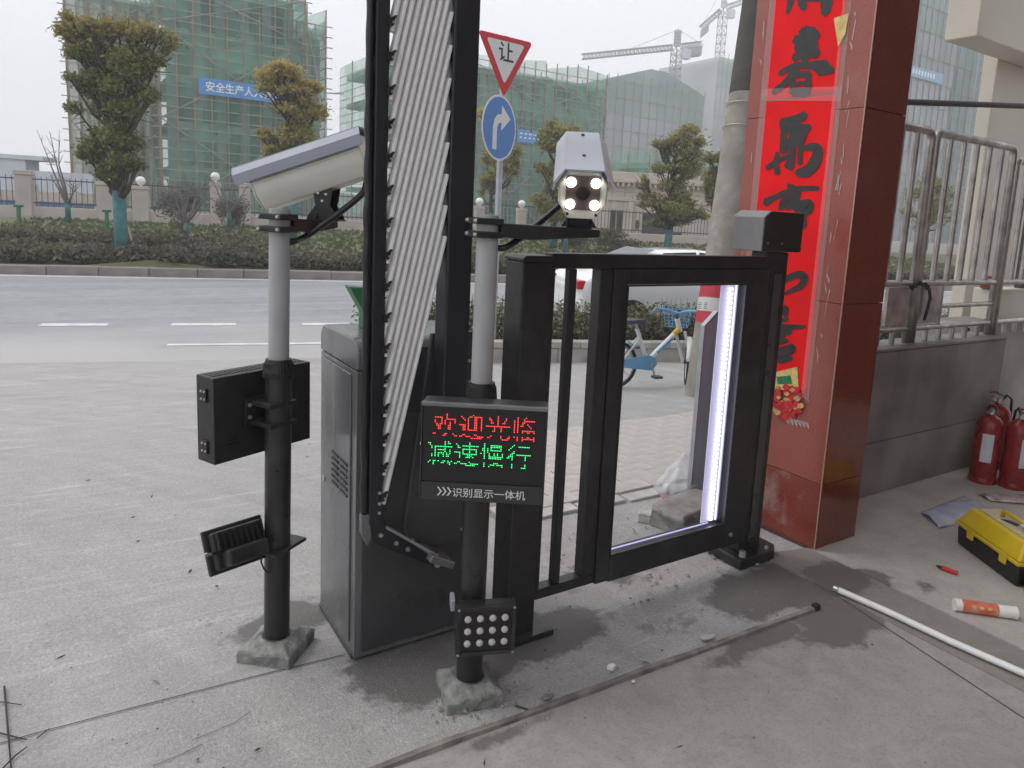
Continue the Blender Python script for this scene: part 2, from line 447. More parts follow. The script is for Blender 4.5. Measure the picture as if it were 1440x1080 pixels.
def ground_material():
    mat = bpy.data.materials.new('dusty_concrete')
    N, L = nodes_of(mat)
    b = N['Principled BSDF']; b.inputs['Specular IOR Level'].default_value = .3
    tc = N.new('ShaderNodeTexCoord'); P = tc.outputs['Object']
    def noise_(scale, detail=8, rough=.6, vec=P, dist=0):
        n = N.new('ShaderNodeTexNoise'); n.inputs['Scale'].default_value = scale; n.inputs['Detail'].default_value = detail
        n.inputs['Roughness'].default_value = rough; n.inputs['Distortion'].default_value = dist
        L.new(vec, n.inputs['Vector']); return n.outputs['Fac']
    def ramp(f, stops):
        r = N.new('ShaderNodeValToRGB')
        while len(r.color_ramp.elements) < len(stops): r.color_ramp.elements.new(.5)
        for e, (p, c) in zip(r.color_ramp.elements, stops): e.position = p; e.color = (*c, 1) if len(c) == 3 else c
        L.new(f, r.inputs[0]); return r.outputs[0]
    def mix(f, a, c, mode='MIX'):
        q = N.new('ShaderNodeMixRGB'); q.blend_type = mode
        for s_, i in ((f, 'Fac'), (a, 'Color1'), (c, 'Color2')):
            if isinstance(s_, (int, float)): q.inputs[i].default_value = s_
            elif isinstance(s_, tuple): q.inputs[i].default_value = (*s_, 1)
            else: L.new(s_, q.inputs[i])
        return q.outputs[0]
    def math_(op, a, c=None, d=None):
        q = N.new('ShaderNodeMath'); q.operation = op
        for i, s_ in enumerate((a, c, d)):
            if s_ is None: continue
            if isinstance(s_, (int, float)): q.inputs[i].default_value = s_
            else: L.new(s_, q.inputs[i])
        return q.outputs[0]
    base = ramp(noise_(.55, 6), [(.3, (.37, .355, .35)), (.7, (.50, .485, .48))])
    base = mix(.55, base, ramp(noise_(7, 9, .7), [(.3, (.33, .315, .31)), (.7, (.55, .535, .53))]))
    # curved tyre sweeps
    dv = N.new('ShaderNodeVectorMath'); dv.operation = 'DISTANCE'; L.new(P, dv.inputs[0]); dv.inputs[1].default_value = (-5.5, 1.0, 0)
    wob = noise_(1.1, 3)
    dd = math_('MULTIPLY_ADD', wob, .5, dv.outputs['Value'])
    cmb = N.new('ShaderNodeCombineXYZ'); L.new(math_('MULTIPLY', dd, 5.0), cmb.inputs[0])
    sp = N.new('ShaderNodeSeparateXYZ'); L.new(P, sp.inputs[0])
    L.new(math_('MULTIPLY', sp.outputs['X'], .35), cmb.inputs[1])
    sweeps = noise_(1.0, 7, .65, cmb.outputs[0])
    base = mix(ramp(sweeps, [(.42, (0, 0, 0)), (.70, (.75, .75, .75))]), base, (.30, .29, .29))
    base = mix(ramp(sweeps, [(.26, (.5, .5, .5)), (.42, (0, 0, 0))]), base, (.60, .58, .565))
    # brushed, scuffed streaks
    mps = N.new('ShaderNodeMapping'); mps.inputs['Rotation'].default_value = (0, 0, rad(-24)); mps.inputs['Scale'].default_value = (1.6, 17, 1)
    L.new(P, mps.inputs['Vector'])
    st1 = noise_(1.0, 9, .72, mps.outputs[0], .6)
    base = mix(ramp(st1, [(.46, (0, 0, 0)), (.66, (.75, .75, .75))]), base, (.35, .340, .335))
    base = mix(ramp(st1, [(.30, (.6, .6, .6)), (.44, (0, 0, 0))]), base, (.66, .645, .635))
    base = mix(ramp(noise_(1.3, 7, .7, dist=.8), [(.44, (0, 0, 0)), (.64, (.55, .55, .55))]), base, (.42, .408, .40))
    grain = noise_(95, 5, .8)
    base = mix(ramp(grain, [(.50, (0, 0, 0)), (.66, (.7, .7, .7))]), base, (.29, .282, .277))
    base = mix(ramp(grain, [(.34, (.6, .6, .6)), (.46, (0, 0, 0))]), base, (.66, .645, .635))
    # fine pits
    base = mix(ramp(noise_(60, 4, .7), [(.56, (0, 0, 0)), (.74, (.7, .7, .7))]), base, (.25, .24, .235))
    base = mix(ramp(noise_(16, 5, .7, dist=1.0), [(.64, (0, 0, 0)), (.74, (.45, .45, .45))]), base, (.27, .26, .255))
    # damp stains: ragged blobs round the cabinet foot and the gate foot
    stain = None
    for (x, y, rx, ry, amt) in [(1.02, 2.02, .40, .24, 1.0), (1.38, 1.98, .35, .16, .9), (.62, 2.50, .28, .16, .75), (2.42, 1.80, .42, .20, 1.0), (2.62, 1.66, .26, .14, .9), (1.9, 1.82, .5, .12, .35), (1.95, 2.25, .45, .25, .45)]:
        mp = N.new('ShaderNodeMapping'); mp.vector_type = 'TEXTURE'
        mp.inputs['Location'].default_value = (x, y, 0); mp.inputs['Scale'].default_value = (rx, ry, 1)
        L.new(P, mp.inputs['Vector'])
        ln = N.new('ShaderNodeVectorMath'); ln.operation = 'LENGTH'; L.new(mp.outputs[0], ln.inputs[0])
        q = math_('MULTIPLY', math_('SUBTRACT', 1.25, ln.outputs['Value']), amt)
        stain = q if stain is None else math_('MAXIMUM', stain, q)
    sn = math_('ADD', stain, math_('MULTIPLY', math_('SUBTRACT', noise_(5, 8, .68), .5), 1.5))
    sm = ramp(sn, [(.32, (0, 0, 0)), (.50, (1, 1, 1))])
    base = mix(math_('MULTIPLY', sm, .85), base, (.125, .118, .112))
    L.new(base, b.inputs['Base Color'])
    mr = N.new('ShaderNodeMapRange'); mr.inputs['To Min'].default_value = .92; mr.inputs['To Max'].default_value = .62
    L.new(sm, mr.inputs['Value']); L.new(mr.outputs[0], b.inputs['Roughness'])
    bp = N.new('ShaderNodeBump'); bp.inputs['Strength'].default_value = .8; bp.inputs['Distance'].default_value = .010
    L.new(math_('ADD', noise_(35, 8, .7), math_('MULTIPLY', noise_(160, 3), .5)), bp.inputs['Height'])
    L.new(bp.outputs[0], b.inputs['Normal'])
    return mat
def slab_material(name, c1, c2, stains, dark=(.12, .112, .105), damp=.8):
    mat = bpy.data.materials.new(name)
    N, L = nodes_of(mat)
    b = N['Principled BSDF']; b.inputs['Specular IOR Level'].default_value = .3
    P = N.new('ShaderNodeTexCoord').outputs['Object']
    def noise_(scale, detail=8, rough=.65, dist=0.):
        n = N.new('ShaderNodeTexNoise'); n.inputs['Scale'].default_value = scale; n.inputs['Detail'].default_value = detail
        n.inputs['Roughness'].default_value = rough; n.inputs['Distortion'].default_value = dist
        L.new(P, n.inputs['Vector']); return n.outputs['Fac']
    def ramp(f, p0, k0, p1, k1):
        r = N.new('ShaderNodeValToRGB'); e = r.color_ramp.elements
        e[0].position, e[0].color, e[1].position, e[1].color = p0, (*k0, 1), p1, (*k1, 1)
        L.new(f, r.inputs[0]); return r.outputs[0]
    def mix(f, a, c):
        q = N.new('ShaderNodeMixRGB')
        for s_, i in ((f, 'Fac'), (a, 'Color1'), (c, 'Color2')):
            if isinstance(s_, (int, float)): q.inputs[i].default_value = s_
            elif isinstance(s_, tuple): q.inputs[i].default_value = (*s_, 1)
            else: L.new(s_, q.inputs[i])
        return q.outputs[0]
    base = mix(.5, ramp(noise_(1.6), .3, c2, .7, c1), ramp(noise_(9), .3, c2, .7, c1))
    base = mix(ramp(noise_(70, 4), .64, (0, 0, 0), .8, (.55, .55, .55)), base, tuple(c * .5 for c in c2))
    base = mix(ramp(noise_(110, 5, .8), .52, (0, 0, 0), .68, (.6, .6, .6)), base, tuple(c * .55 for c in c2))
    base = mix(ramp(noise_(3.2, 8, .75, .9), .46, (0, 0, 0), .66, (.5, .5, .5)), base, tuple(c * .72 for c in c2))
    base = mix(ramp(noise_(14, 6, .7, 1.2), .62, (0, 0, 0), .74, (.45, .45, .45)), base, tuple(c * .62 for c in c2))
    base = mix(ramp(noise_(22, 6, .7, .6), .66, (0, 0, 0), .78, (.4, .4, .4)), base, tuple(min(1, c * 1.35) for c in c1))
    st = None
    for (x, y, rx, ry, amt) in stains:
        mp = N.new('ShaderNodeMapping'); mp.vector_type = 'TEXTURE'
        mp.inputs['Location'].default_value = (x, y, 0); mp.inputs['Scale'].default_value = (rx, ry, 1)
        L.new(P, mp.inputs['Vector'])
        ln = N.new('ShaderNodeVectorMath'); ln.operation = 'LENGTH'; L.new(mp.outputs[0], ln.inputs[0])
        a = N.new('ShaderNodeMath'); a.operation = 'SUBTRACT'; a.inputs[0].default_value = 1.25; L.new(ln.outputs['Value'], a.inputs[1])
        a2 = N.new('ShaderNodeMath'); a2.operation = 'MULTIPLY'; a2.inputs[1].default_value = amt; L.new(a.outputs[0], a2.inputs[0])
        if st is None: st = a2.outputs[0]
        else:
            mxx = N.new('ShaderNodeMath'); mxx.operation = 'MAXIMUM'; L.new(st, mxx.inputs[0]); L.new(a2.outputs[0], mxx.inputs[1]); st = mxx.outputs[0]
    b.inputs['Roughness'].default_value = .85
    if st is not None:
        ns = N.new('ShaderNodeMath'); ns.operation = 'MULTIPLY_ADD'; ns.inputs[1].default_value = 1.5; L.new(noise_(5), ns.inputs[0]); L.new(st, ns.inputs[2])
        sm = ramp(ns.outputs[0], 1.07 - .0, (0, 0, 0), 1.25, (damp, damp, damp))
        sm.node.color_ramp.elements[0].position = .0
        # ramp inputs clamp at 1, so rescale
        rs = N.new('ShaderNodeMapRange'); rs.inputs['From Min'].default_value = 1.07; rs.inputs['From Max'].default_value = 1.25
        rs.inputs['To Max'].default_value = damp; L.new(ns.outputs[0], rs.inputs['Value'])
        base = mix(rs.outputs[0], base, dark)
    L.new(base, b.inputs['Base Color'])
    bp = N.new('ShaderNodeBump'); bp.inputs['Strength'].default_value = .35; bp.inputs['Distance'].default_value = .005
    L.new(noise_(45), bp.inputs['Height']); L.new(bp.outputs[0], b.inputs['Normal'])
    return mat
M['ground'] = ground_material()
M['slabnear'] = slab_material('brown_grey_threshold_concrete', (.44, .415, .40), (.31, .29, .278), [(2.45, 1.50, .35, .16, .9), (2.1, 1.55, .4, .08, .7), (1.0, 1.60, .3, .05, .5)])
M['floorright'] = slab_material('beige_floor_concrete', (.56, .52, .475), (.43, .40, .365), [(2.85, 1.62, .12, .10, .9), (3.0, 1.35, .10, .30, .35)])
M['stripdark'] = slab_material('darker_cement_strip', (.33, .31, .28), (.25, .23, .21), [(2.72, 1.70, .2, .16, 1.0)])
M['asphalt'] = slab_material('grey_asphalt', (.37, .376, .392), (.29, .296, .312), [], )
def dust_asphalt():
    mat = M['asphalt']; N, L = mat.node_tree.nodes, mat.node_tree.links
    b = N['Principled BSDF']; src = b.inputs['Base Color'].links[0].from_socket
    P = N.new('ShaderNodeTexCoord').outputs['Object']
    dt = N.new('ShaderNodeVectorMath'); dt.operation = 'DOT_PRODUCT'; L.new(P, dt.inputs[0]); dt.inputs[1].default_value = (math.sin(rad(14)), math.cos(rad(14)), 0)
    n = N.new('ShaderNodeTexNoise'); n.inputs['Scale'].default_value = .55; n.inputs['Detail'].default_value = 7; L.new(P, n.inputs['Vector'])
    ma = N.new('ShaderNodeMath'); ma.operation = 'MULTIPLY_ADD'; ma.inputs[1].default_value = 4.5; L.new(n.outputs['Fac'], ma.inputs[0]); L.new(dt.outputs['Value'], ma.inputs[2])
    mr = N.new('ShaderNodeMapRange'); mr.inputs['From Min'].default_value = 11.2; mr.inputs['From Max'].default_value = 15.0; mr.inputs['To Min'].default_value = 1.0; mr.inputs['To Max'].default_value = .0
    L.new(ma.outputs[0], mr.inputs['Value'])
    mt_ = N.new('ShaderNodeMapping'); mt_.inputs['Rotation'].default_value = (0, 0, rad(14)); mt_.inputs['Scale'].default_value = (.10, 2.2, 1); L.new(P, mt_.inputs['Vector'])
    nt = N.new('ShaderNodeTexNoise'); nt.inputs['Scale'].default_value = 1; nt.inputs['Detail'].default_value = 8; nt.inputs['Roughness'].default_value = .65; L.new(mt_.outputs[0], nt.inputs['Vector'])
    rt_ = N.new('ShaderNodeValToRGB'); rt_.color_ramp.elements[0].position = .45; rt_.color_ramp.elements[1].position = .68
    rt_.color_ramp.elements[0].color = (0, 0, 0, 1); rt_.color_ramp.elements[1].color = (.65, .65, .65, 1); L.new(nt.outputs['Fac'], rt_.inputs[0])
    mk_ = N.new('ShaderNodeMixRGB'); mk_.inputs['Color2'].default_value = (.215, .22, .232, 1); L.new(rt_.outputs[0], mk_.inputs['Fac']); L.new(src, mk_.inputs['Color1']); src = mk_.outputs[0]
    mx_ = N.new('ShaderNodeMixRGB'); mx_.inputs['Color2'].default_value = (.43, .42, .42, 1); L.new(mr.outputs[0], mx_.inputs['Fac']); L.new(src, mx_.inputs['Color1'])
    L.new(mx_.outputs[0], b.inputs['Base Color'])
dust_asphalt()
M['bank'] = slab_material('bank_soil_and_grass', (.13, .15, .06), (.09, .085, .05), [])
M['farground'] = slab_material('far_ground', (.25, .24, .22), (.18, .18, .16), [])

# ------------------------------------------------------------------ ground
TH = rad(-14.0)
RE = V(math.cos(TH), math.sin(TH), 0); RN = V(-math.sin(TH), math.cos(TH), 0)
ROADZ = -.38
def gz(x, y):
    n = x * RN[0] + y * RN[1]
    t = min(1, max(0, (n - 2.7) / 5.6))
    t = t * t * (3 - 2 * t) * .35 + t * .65
    z = ROADZ * t
    if n > 19.2:
        u = min(1, (n - 19.2) / 13.0); z += (.16 + .55 * u)
    return z
def road(e, n, dz=0.):
    p = RE * e + RN * n; return V(p[0], p[1], gz(p[0], p[1]) + dz)
def proj_ground(px, py, dz=0.):
    z = 0.
    for _ in range(30):
        p = gnd(px, py, z); z = .5 * z + .5 * gz(p[0], p[1])
    p[2] = gz(p[0], p[1]) + dz
    return p
mb = MB()
xs = np.concatenate([[-420, -200, -120, -60], np.arange(-30, 60, 1.5), [60, 80, 120, 200, 300, 420]])
ns = np.concatenate([[-300, -120, -60, -20, -8], np.arange(-4, 12, .5), [12, 14, 16, 18.58]])
def sheet(mb, xs, ns, zf=lambda e, n: 0.):
    vs = []
    for n in ns:
        for e in xs:
            p = RE * e + RN * n
            vs.append((p[0], p[1], gz(p[0], p[1]) + zf(e, n)))
    w = len(xs)
    mb.add(vs, [(j * w + i, j * w + i + 1, (j + 1) * w + i + 1, (j + 1) * w + i) for j in range(len(ns) - 1) for i in range(w - 1)])
ns2 = np.concatenate([ns, [19.19, 19.2, 20, 22, 25, 28, 30, 32, 33, 40, 60, 100, 200, 300, 420]])
sheet(mb, xs, ns2)
struct(obj('ground', mb, M['ground'], smooth=True))
mb = MB(); sheet(mb, xs, np.array([8.9, 9.5, 10, 11, 12, 14, 16, 18.60]), lambda e, n: .004 + (0 if n > 9.2 else -.006))
struct(obj('road', mb, M['asphalt'], smooth=True))
mb = MB(); sheet(mb, xs, np.array([18.95, 19.2, 19.21, 20, 21, 22, 25, 28, 30, 31, 32, 33.5]), lambda e, n: .012 + (.17 if n < 19.205 else 0.))
struct(obj('grass_bank', mb, M['bank'], smooth=True))
mb = MB(); sheet(mb, xs, np.array([33.4, 40, 60, 100, 200, 300, 420]), lambda e, n: .02)
struct(obj('far_ground', mb, M['farground']))
# far kerb: single stones along the carriageway
kerb = struct(obj('far_kerb', MB(org=(*(RE * -28 + RN * 18.62)[:2], ROADZ), ax=(RE, RN, (0, 0, 1))).box(-60, 0, 0, .27, -.1, .17), M['kerb']))
proto = None
for i in range(58):
    e0 = -28 + i * 1.0
    o = RE * e0 + RN * 18.62
    if proto is None:
        proto = obj('kerb_stone', MB(ax=(RE, RN, (0, 0, 1))).box(.006, .994, 0, .28, -.1, .20), M['kerb'], kerb, bevel=.015)
        proto.location = (o[0], o[1], ROADZ)
    else:
        dup(proto, kerb, (o[0], o[1], ROADZ + random.uniform(-.006, .006)))
# road paint
def paint(name, e0, e1, n0, n1, label=None, dz=.009):
    q = MB(); k = max(1, int(e1 - e0))
    for i in range(k):
        a, b_ = e0 + (e1 - e0) * i / k, e0 + (e1 - e0) * (i + 1) / k
        q.quad(road(a, n0, dz), road(b_, n0, dz), road(b_, n1, dz), road(a, n1, dz))
    return obj(name, q, M['whitepaint'], ROADOBJ)
ROADOBJ = bpy.data.objects['road']
paint('edge_line', -40, 60, 18.20, 18.36)
def en(px, py):
    p = gnd(px, py, ROADZ); return p @ RE, p @ RN
for (xa, xb, yy) in ((57, 152, 457), (241, 332, 457), (425, 512, 457), (-122, -30, 457)):
    ea, na = en(xa, yy); eb, nb_ = en(xb, yy)
    paint('yield_dash', ea, eb, 11.56, 11.78)
e_a, n_a = en(235, 486)
paint('stop_line', e_a, e_a + 12, 9.98, 10.10)

# slabs of the gateway floor (each a sheet a few mm above the one below)
def slabsheet(name, poly, z, mat):
    q = MB(); q.prism([tuple(p) for p in poly], z - .05, z); return struct(obj(name, q, mat))
slabsheet('threshold_slab', [(-6, -8), (2.62, -8), (2.66, .9), (2.64, 1.60), (2.42, 1.60), (.70, 1.645), (.2, 1.66), (-6, 1.80)], .006, M['slabnear'])
slabsheet('cement_strip', [(2.64, -8), (2.93, -8), (2.92, .9), (2.86, 1.95), (2.60, 2.02), (2.60, 1.60)], .0105, M['stripdark'])
slabsheet('gatehouse_floor', [(2.92, -8), (9, -8), (9, 2.30), (3.1, 2.30), (2.86, 1.93)], .016, M['floorright'])
# construction joint in the concrete
gobj = bpy.data.objects['ground']
def strip(name, pts, w, z, mat, parent):
    q = MB()
    for a, b_ in zip(pts[:-1], pts[1:]):
        a, b_ = V(*a), V(*b_); d = unit(b_ - a); s_ = V(-d[1], d[0]) * w / 2
        q.quad((*(a + s_), z), (*(a - s_), z), (*(b_ - s_), z), (*(b_ + s_), z))
    return obj(name, q, mat, parent)
M['joint'] = pm('dark_joint', (.075, .07, .066), .95, 0, .3, 40)
jp = [(-4.0, 2.30), (-.106, 2.256), (.25, 2.235), (.45, 2.222), (.602, 2.208), (.73, 2.196)]
strip('expansion_joint', jp, .0042, .0042, M['joint'], gobj)
strip('crack', [gnd(270, 1043)[:2], gnd(330, 1018)[:2], gnd(352, 1002)[:2]], .002, .0044, M['joint'], gobj)
strip('crack', [gnd(215, 1079)[:2], gnd(250, 1065)[:2], gnd(285, 1048)[:2]], .0025, .0046, M['joint'], gobj)
fl = bpy.data.objects['gatehouse_floor']
strip('expansion_joint', [(2.30, -2), (2.40, .3), (2.46, .85), (2.55, 1.35), (2.59, 1.58)], .006, .0074, M['joint'], bpy.data.objects['threshold_slab'])

# sliding-gate track lip
ta, tb_ = gnd(560, 1075), gnd(1143, 860)
d = unit(tb_ - ta); s_ = V(-d[1], d[0], 0)
t = thing('floor_track', ta, 'low rusty steel track edge lying in the concrete floor before the gate', 'track')
q = MB(org=ta, ax=(d, s_, (0, 0, 1))); Lt = np.linalg.norm(tb_ - ta)
n_ = 40
M['rail'] = pm('dusty_steel_edge', (.24, .22, .20), .8, .1, .5, 14, .5, 60, dist=.004)
vs_ = []; fs_ = []
for i in range(n_ + 1):
    x_ = -.9 + (Lt + .9) * i / n_; h = .018 + .007 * noise.noise((x_ * 4, 0, 0)); w_ = .013 + .004 * noise.noise((x_ * 7, 3, 0))
    vs_ += [(x_, -w_, 0), (x_, -w_ * .7, h), (x_, w_ * .7, h), (x_, w_, 0)]
for i in range(n_):
    for k in range(3): fs_.append((i * 4 + k, i * 4 + k + 1, i * 4 + 5 + k, i * 4 + 4 + k))
fs_ += [(0, 1, 2, 3)[::-1], tuple(n_ * 4 + k for k in range(4))]
q.add(vs_, fs_); obj('track_lip', q, M['rail'], t, smooth=True)
obj('track_end', MB(org=ta, ax=(d, s_, (0, 0, 1))).box(Lt, Lt + .03, -.012, .012, .004, .028), M['black'], t, bevel=.003)

# pavers behind the gate
pav = struct(obj('pavement', MB().add([tuple(V(x, y, gz(x, y) + .003)) for x, y in ((1.75, 2.95), (4.6, 2.95), (4.6, 4.4), (1.75, 4.4))], [(0, 1, 2, 3)]), M['kerb']))
pp = None
k = 0
for j in range(11):
    for i in range(11):
        x = 1.78 + i * .26 + (.13 if j % 2 else 0); y = 2.98 + j * .13
        if k >= 150: break
        k += 1
        z = max(gz(x, y), gz(x + .25, y), gz(x, y + .12)) + random.uniform(.004, .010)
        if pp is None:
            pp = obj('paving_brick', MB().box(0, .252, 0, .122, -.03, .004), M['paver'], pav, bevel=.004, seg=1); pp.location = (x, y, z)
        else:
            c = dup(pp, pav, (x, y, z)); c.rotation_euler = (random.uniform(-.02, .02), 0, random.uniform(-.012, .012))
for i in range(5):
    x = 1.9 + i * .31
    c = obj('edge_stone', MB(org=(x, 2.86 - i * .012, gz(x, 2.86))).box(0, .29, 0, .09, -.04, .016), M['kerblight'], pav, bevel=.006)

# ------------------------------------------------------------------ lettering
def text_tris(body, bold=0.):
    cu = bpy.data.curves.new('lettering', 'FONT')
    cu.body = body; cu.size = 1.0; cu.offset = bold; cu.resolution_u = 3
    o = link(bpy.data.objects.new('lettering', cu))
    dg = bpy.context.evaluated_depsgraph_get()
    me = bpy.data.meshes.new_from_object(o.evaluated_get(dg))
    me.calc_loop_triangles()
    v = np.array([x.co[:2] for x in me.vertices]) if len(me.vertices) else np.zeros((0, 2))
    tr = [tuple(x.vertices) for x in me.loop_triangles]
    bpy.data.objects.remove(o); bpy.data.curves.remove(cu); bpy.data.meshes.remove(me)
    return v, tr
def letters(name, body, mat, parent, org, xd, yd, width=None, height=None, bold=0., proud=.0015, fit=True):
    """flat lettering whose box starts at org (lower left) and spans width along xd / height along yd"""
    v, tr = text_tris(body, bold)
    if not len(v): return None
    lo, hi = v.min(0), v.max(0); sz = hi - lo
    sx = width / sz[0] if width else height / sz[1]
    sy = height / sz[1] if height else sx
    xd, yd = unit(xd), unit(yd); nn = np.cross(xd, yd)
    q = MB()
    q.v = [tuple(V(*org) + xd * (p[0] - lo[0]) * sx + yd * (p[1] - lo[1]) * sy + nn * proud) for p in v]
    q.f = tr
    return obj(name, q, mat, parent)
def glyph_grid(ch, n=16):
    v, tr = text_tris(ch)
    lo = V(0, -.12); g = np.zeros((n, n), bool)
    lo2, hi2 = v.min(0), v.max(0); c = (lo2 + hi2) / 2; s2 = max(hi2 - lo2) * 1.02
    for r_ in range(n):
        for k_ in range(n):
            hit = 0
            for ox, oy in ((-.22, 0), (.22, 0), (0, -.22), (0, .22), (0, 0)):
                p = c + V((k_ + .5 + ox) / n - .5, .5 - (r_ + .5 + oy) / n) * s2
                for a, b_, d_ in tr:
                    A, B, D = v[a], v[b_], v[d_]
                    w1 = (B[0] - A[0]) * (p[1] - A[1]) - (B[1] - A[1]) * (p[0] - A[0])
                    w2 = (D[0] - B[0]) * (p[1] - B[1]) - (D[1] - B[1]) * (p[0] - B[0])
                    w3 = (A[0] - D[0]) * (p[1] - D[1]) - (A[1] - D[1]) * (p[0] - D[0])
                    if (w1 >= 0) == (w2 >= 0) == (w3 >= 0): hit += 1; break
            g[r_, k_] = hit >= 3
    return g
def bolt(parent, p, nrm, r=.006, h=.005, mat=None):
    n_ = unit(nrm); p = V(*p)
    return obj('bolt', MB().tube(p, p + n_ * h, r, r * .8, 8), mat or M['steel'], parent, smooth=True)

# ------------------------------------------------------------------ barrier cabinet
BX0, BX1, BY0, BY1, BZ = .742, 1.15, 2.146, 2.525, 1.085
cab = thing('barrier_cabinet', (BX0, BY0, 0), 'tall dark grey barrier cabinet with scuffed foot carrying the raised fence boom', 'cabinet')
def rprofile(y0, y1, z0, z1, r, k=6):
    pts = [(y0, z0), (y1, z0)]
    for c_, a0 in (((y1 - r, z1 - r), 0), ((y0 + r, z1 - r), 90)):
        for i in range(k + 1):
            a = rad(a0 + 90 * i / k); pts.append((c_[0] + r * math.cos(a), c_[1] + r * math.sin(a)))
    return pts
q = MB(); q.prism(rprofile(BY0, BY1, .012, BZ - .10, .002, 1), BX0, BX1, axis=0)
obj('cabinet_body', q, M['boxgrey'], cab, bevel=.010, seg=3, smooth=True)
q = MB(); q.prism(rprofile(BY0 - .002, BY1 + .002, BZ - .097, BZ, .055), BX0 - .003, BX1 + .003, axis=0)
obj('lid', q, M['boxgrey'], cab, bevel=.008, seg=3, smooth=True)
obj('front_panel', MB().box(BX0 + .022, BX1 - .004, BY0 - .005, BY0 + .002, .03, BZ - .03), M['boxdark'], cab, bevel=.003)  # dark sheet, the front face's shade put into its paint
obj('plinth', MB().box(BX0 - .004, BX1 + .004, BY0 + .02, BY1 + .004, 0, .02), M['boxdark'], cab, bevel=.003)
obj('side_door', MB().box(BX0 - .006, BX0 - .0005, BY0 + .045, BY1 - .03, .05, BZ - .115), M['boxgrey'], cab, bevel=.003)
for kk, yb in enumerate((BY0 + .10, BY0 + .19)):
    for i in range(6):
        zc = .66 - i * .021
        obj('louvre', MB(org=(BX0 - .006, yb, zc), ax=((1, 0, 0), (0, 1, 0), (0, 0, 1))).prism([(-.035, -.002), (.035, -.002), (.035, .004), (-.035, .004)], -.005, .001, axis=0), M['boxdark'], cab)
q = MB().tube((BX0 - .011, BY0 + .075 + .24, .535), (BX0 - .004, BY0 + .075 + .24, .535), .012, .012, 14)
obj('lock', q, M['steel'], cab, smooth=True)
obj('pivot_plate', MB().prism([(.98, 1.10), (1.145, 1.10), (1.147, .45), (1.10, .36), (.93, .36), (.90, .45)], BY0 - .022, BY0 - .006, axis=1), M['boxdark'], cab, bevel=.004)
for p in ((.93, .40), (1.115, .40), (1.12, 1.0), (1.0, .72)): bolt(cab, (p[0], BY0 - .022, p[1]), (0, -1, 0), .007)

# ------------------------------------------------------------------ raised fence boom
TOPZ = 3.9
boom = thing('fence_boom', (1.07, BY0 - .04, .5), 'raised barrier boom with silver ribbed fence slats folded between dark rails', 'barrier boom')
obj('main_beam', MB().box(.980, 1.066, 2.024, BY0 - .040, .62, TOPZ), M['boom'], boom, bevel=.008, seg=3)
RX0, RX1, RYa, RYb = .742, .788, 2.035, 2.075
obj('hanger_rail', MB().box(RX0 + .004, RX1, RYa, RYb, .525, TOPZ - .1), M['boom'], boom, bevel=.005)
pts = []
for i in range(170):
    z = .56 + (TOPZ - .75) * i / 169
    pts.append((.735 + .0009 * math.sin(z * 46) + .0008 * math.sin(z * 13), 2.05 + .001 * math.cos(z * 39), z))
obj('rubber_strip', MB().sweep(pts, [.0122 + .0012 * math.sin(p[2] * 52) for p in pts], 10), M['rubber'], boom, smooth=2)
# one ribbed slat, shared by all
SL = .825; ANG = math.atan(.222)
sd = V(math.sin(ANG), 0, math.cos(ANG)); sx = V(math.cos(ANG), 0, -math.sin(ANG))
prof = [(-.0102, .004), (-.0102, .001), (-.0072, -.004), (-.0062, -.015), (-.0030, -.019), (.0025, -.019), (.0055, -.015), (.0066, -.002), (.0102, .001), (.0102, .004)]
sl_mesh = None; hk = None; bl = None
nsl = 34
for i in range(nsl):
    z = .612 + i * .0935
    org = V(.800, 2.052, z)
    if z + SL * math.cos(ANG) > TOPZ + .35: break
    if sl_mesh is None:
        q = MB(org=(0, 0, 0), ax=(sx, (0, 1, 0), sd)); q.prism(prof, -.028, SL)
        sl_mesh = obj('slat', q, M['alu'], boom, smooth=True)
        sl_mesh.location = org - np.array(boom['_o'])
        # mesh verts were shifted by the parent origin: undo
        me = sl_mesh.data
        for v_ in me.vertices: v_.co = Vector(np.array(v_.co) + np.array(boom['_o']))
        q = MB(); q.prism([(-.008, -.016), (.006, -.014), (.010, -.006), (.010, .004), (.018, .014), (.012, .016), (.002, .008), (-.008, .008)], -.010, .0, axis=1)
        hk = obj('slat_hinge', q, M['blackplastic'], boom, bevel=.002)
        for v_ in hk.data.vertices: v_.co = Vector(np.array(v_.co) + np.array(boom['_o']))
        hk.location = V(.788, 2.036, z) - np.array(boom['_o'])
        q = MB().tube((0, 0, 0), (0, -.006, 0), .0042, .0035, 8)
        bl = obj('hinge_bolt', q, M['steel'], boom, smooth=True)
        for v_ in bl.data.vertices: v_.co = Vector(np.array(v_.co) + np.array(boom['_o']))
        bl.location = V(.793, 2.026, z - .006) - np.array(boom['_o'])
    else:
        o_ = V(*org) - np.array(boom['_o'])
        dup(sl_mesh, boom, o_ + V(random.uniform(-.0008, .0008), random.uniform(-.0008, .0008), 0))
        dup(hk, boom, V(.788, 2.036, z) - np.array(boom['_o']))
        dup(bl, boom, V(.793, 2.026, z - .006) - np.array(boom['_o']))
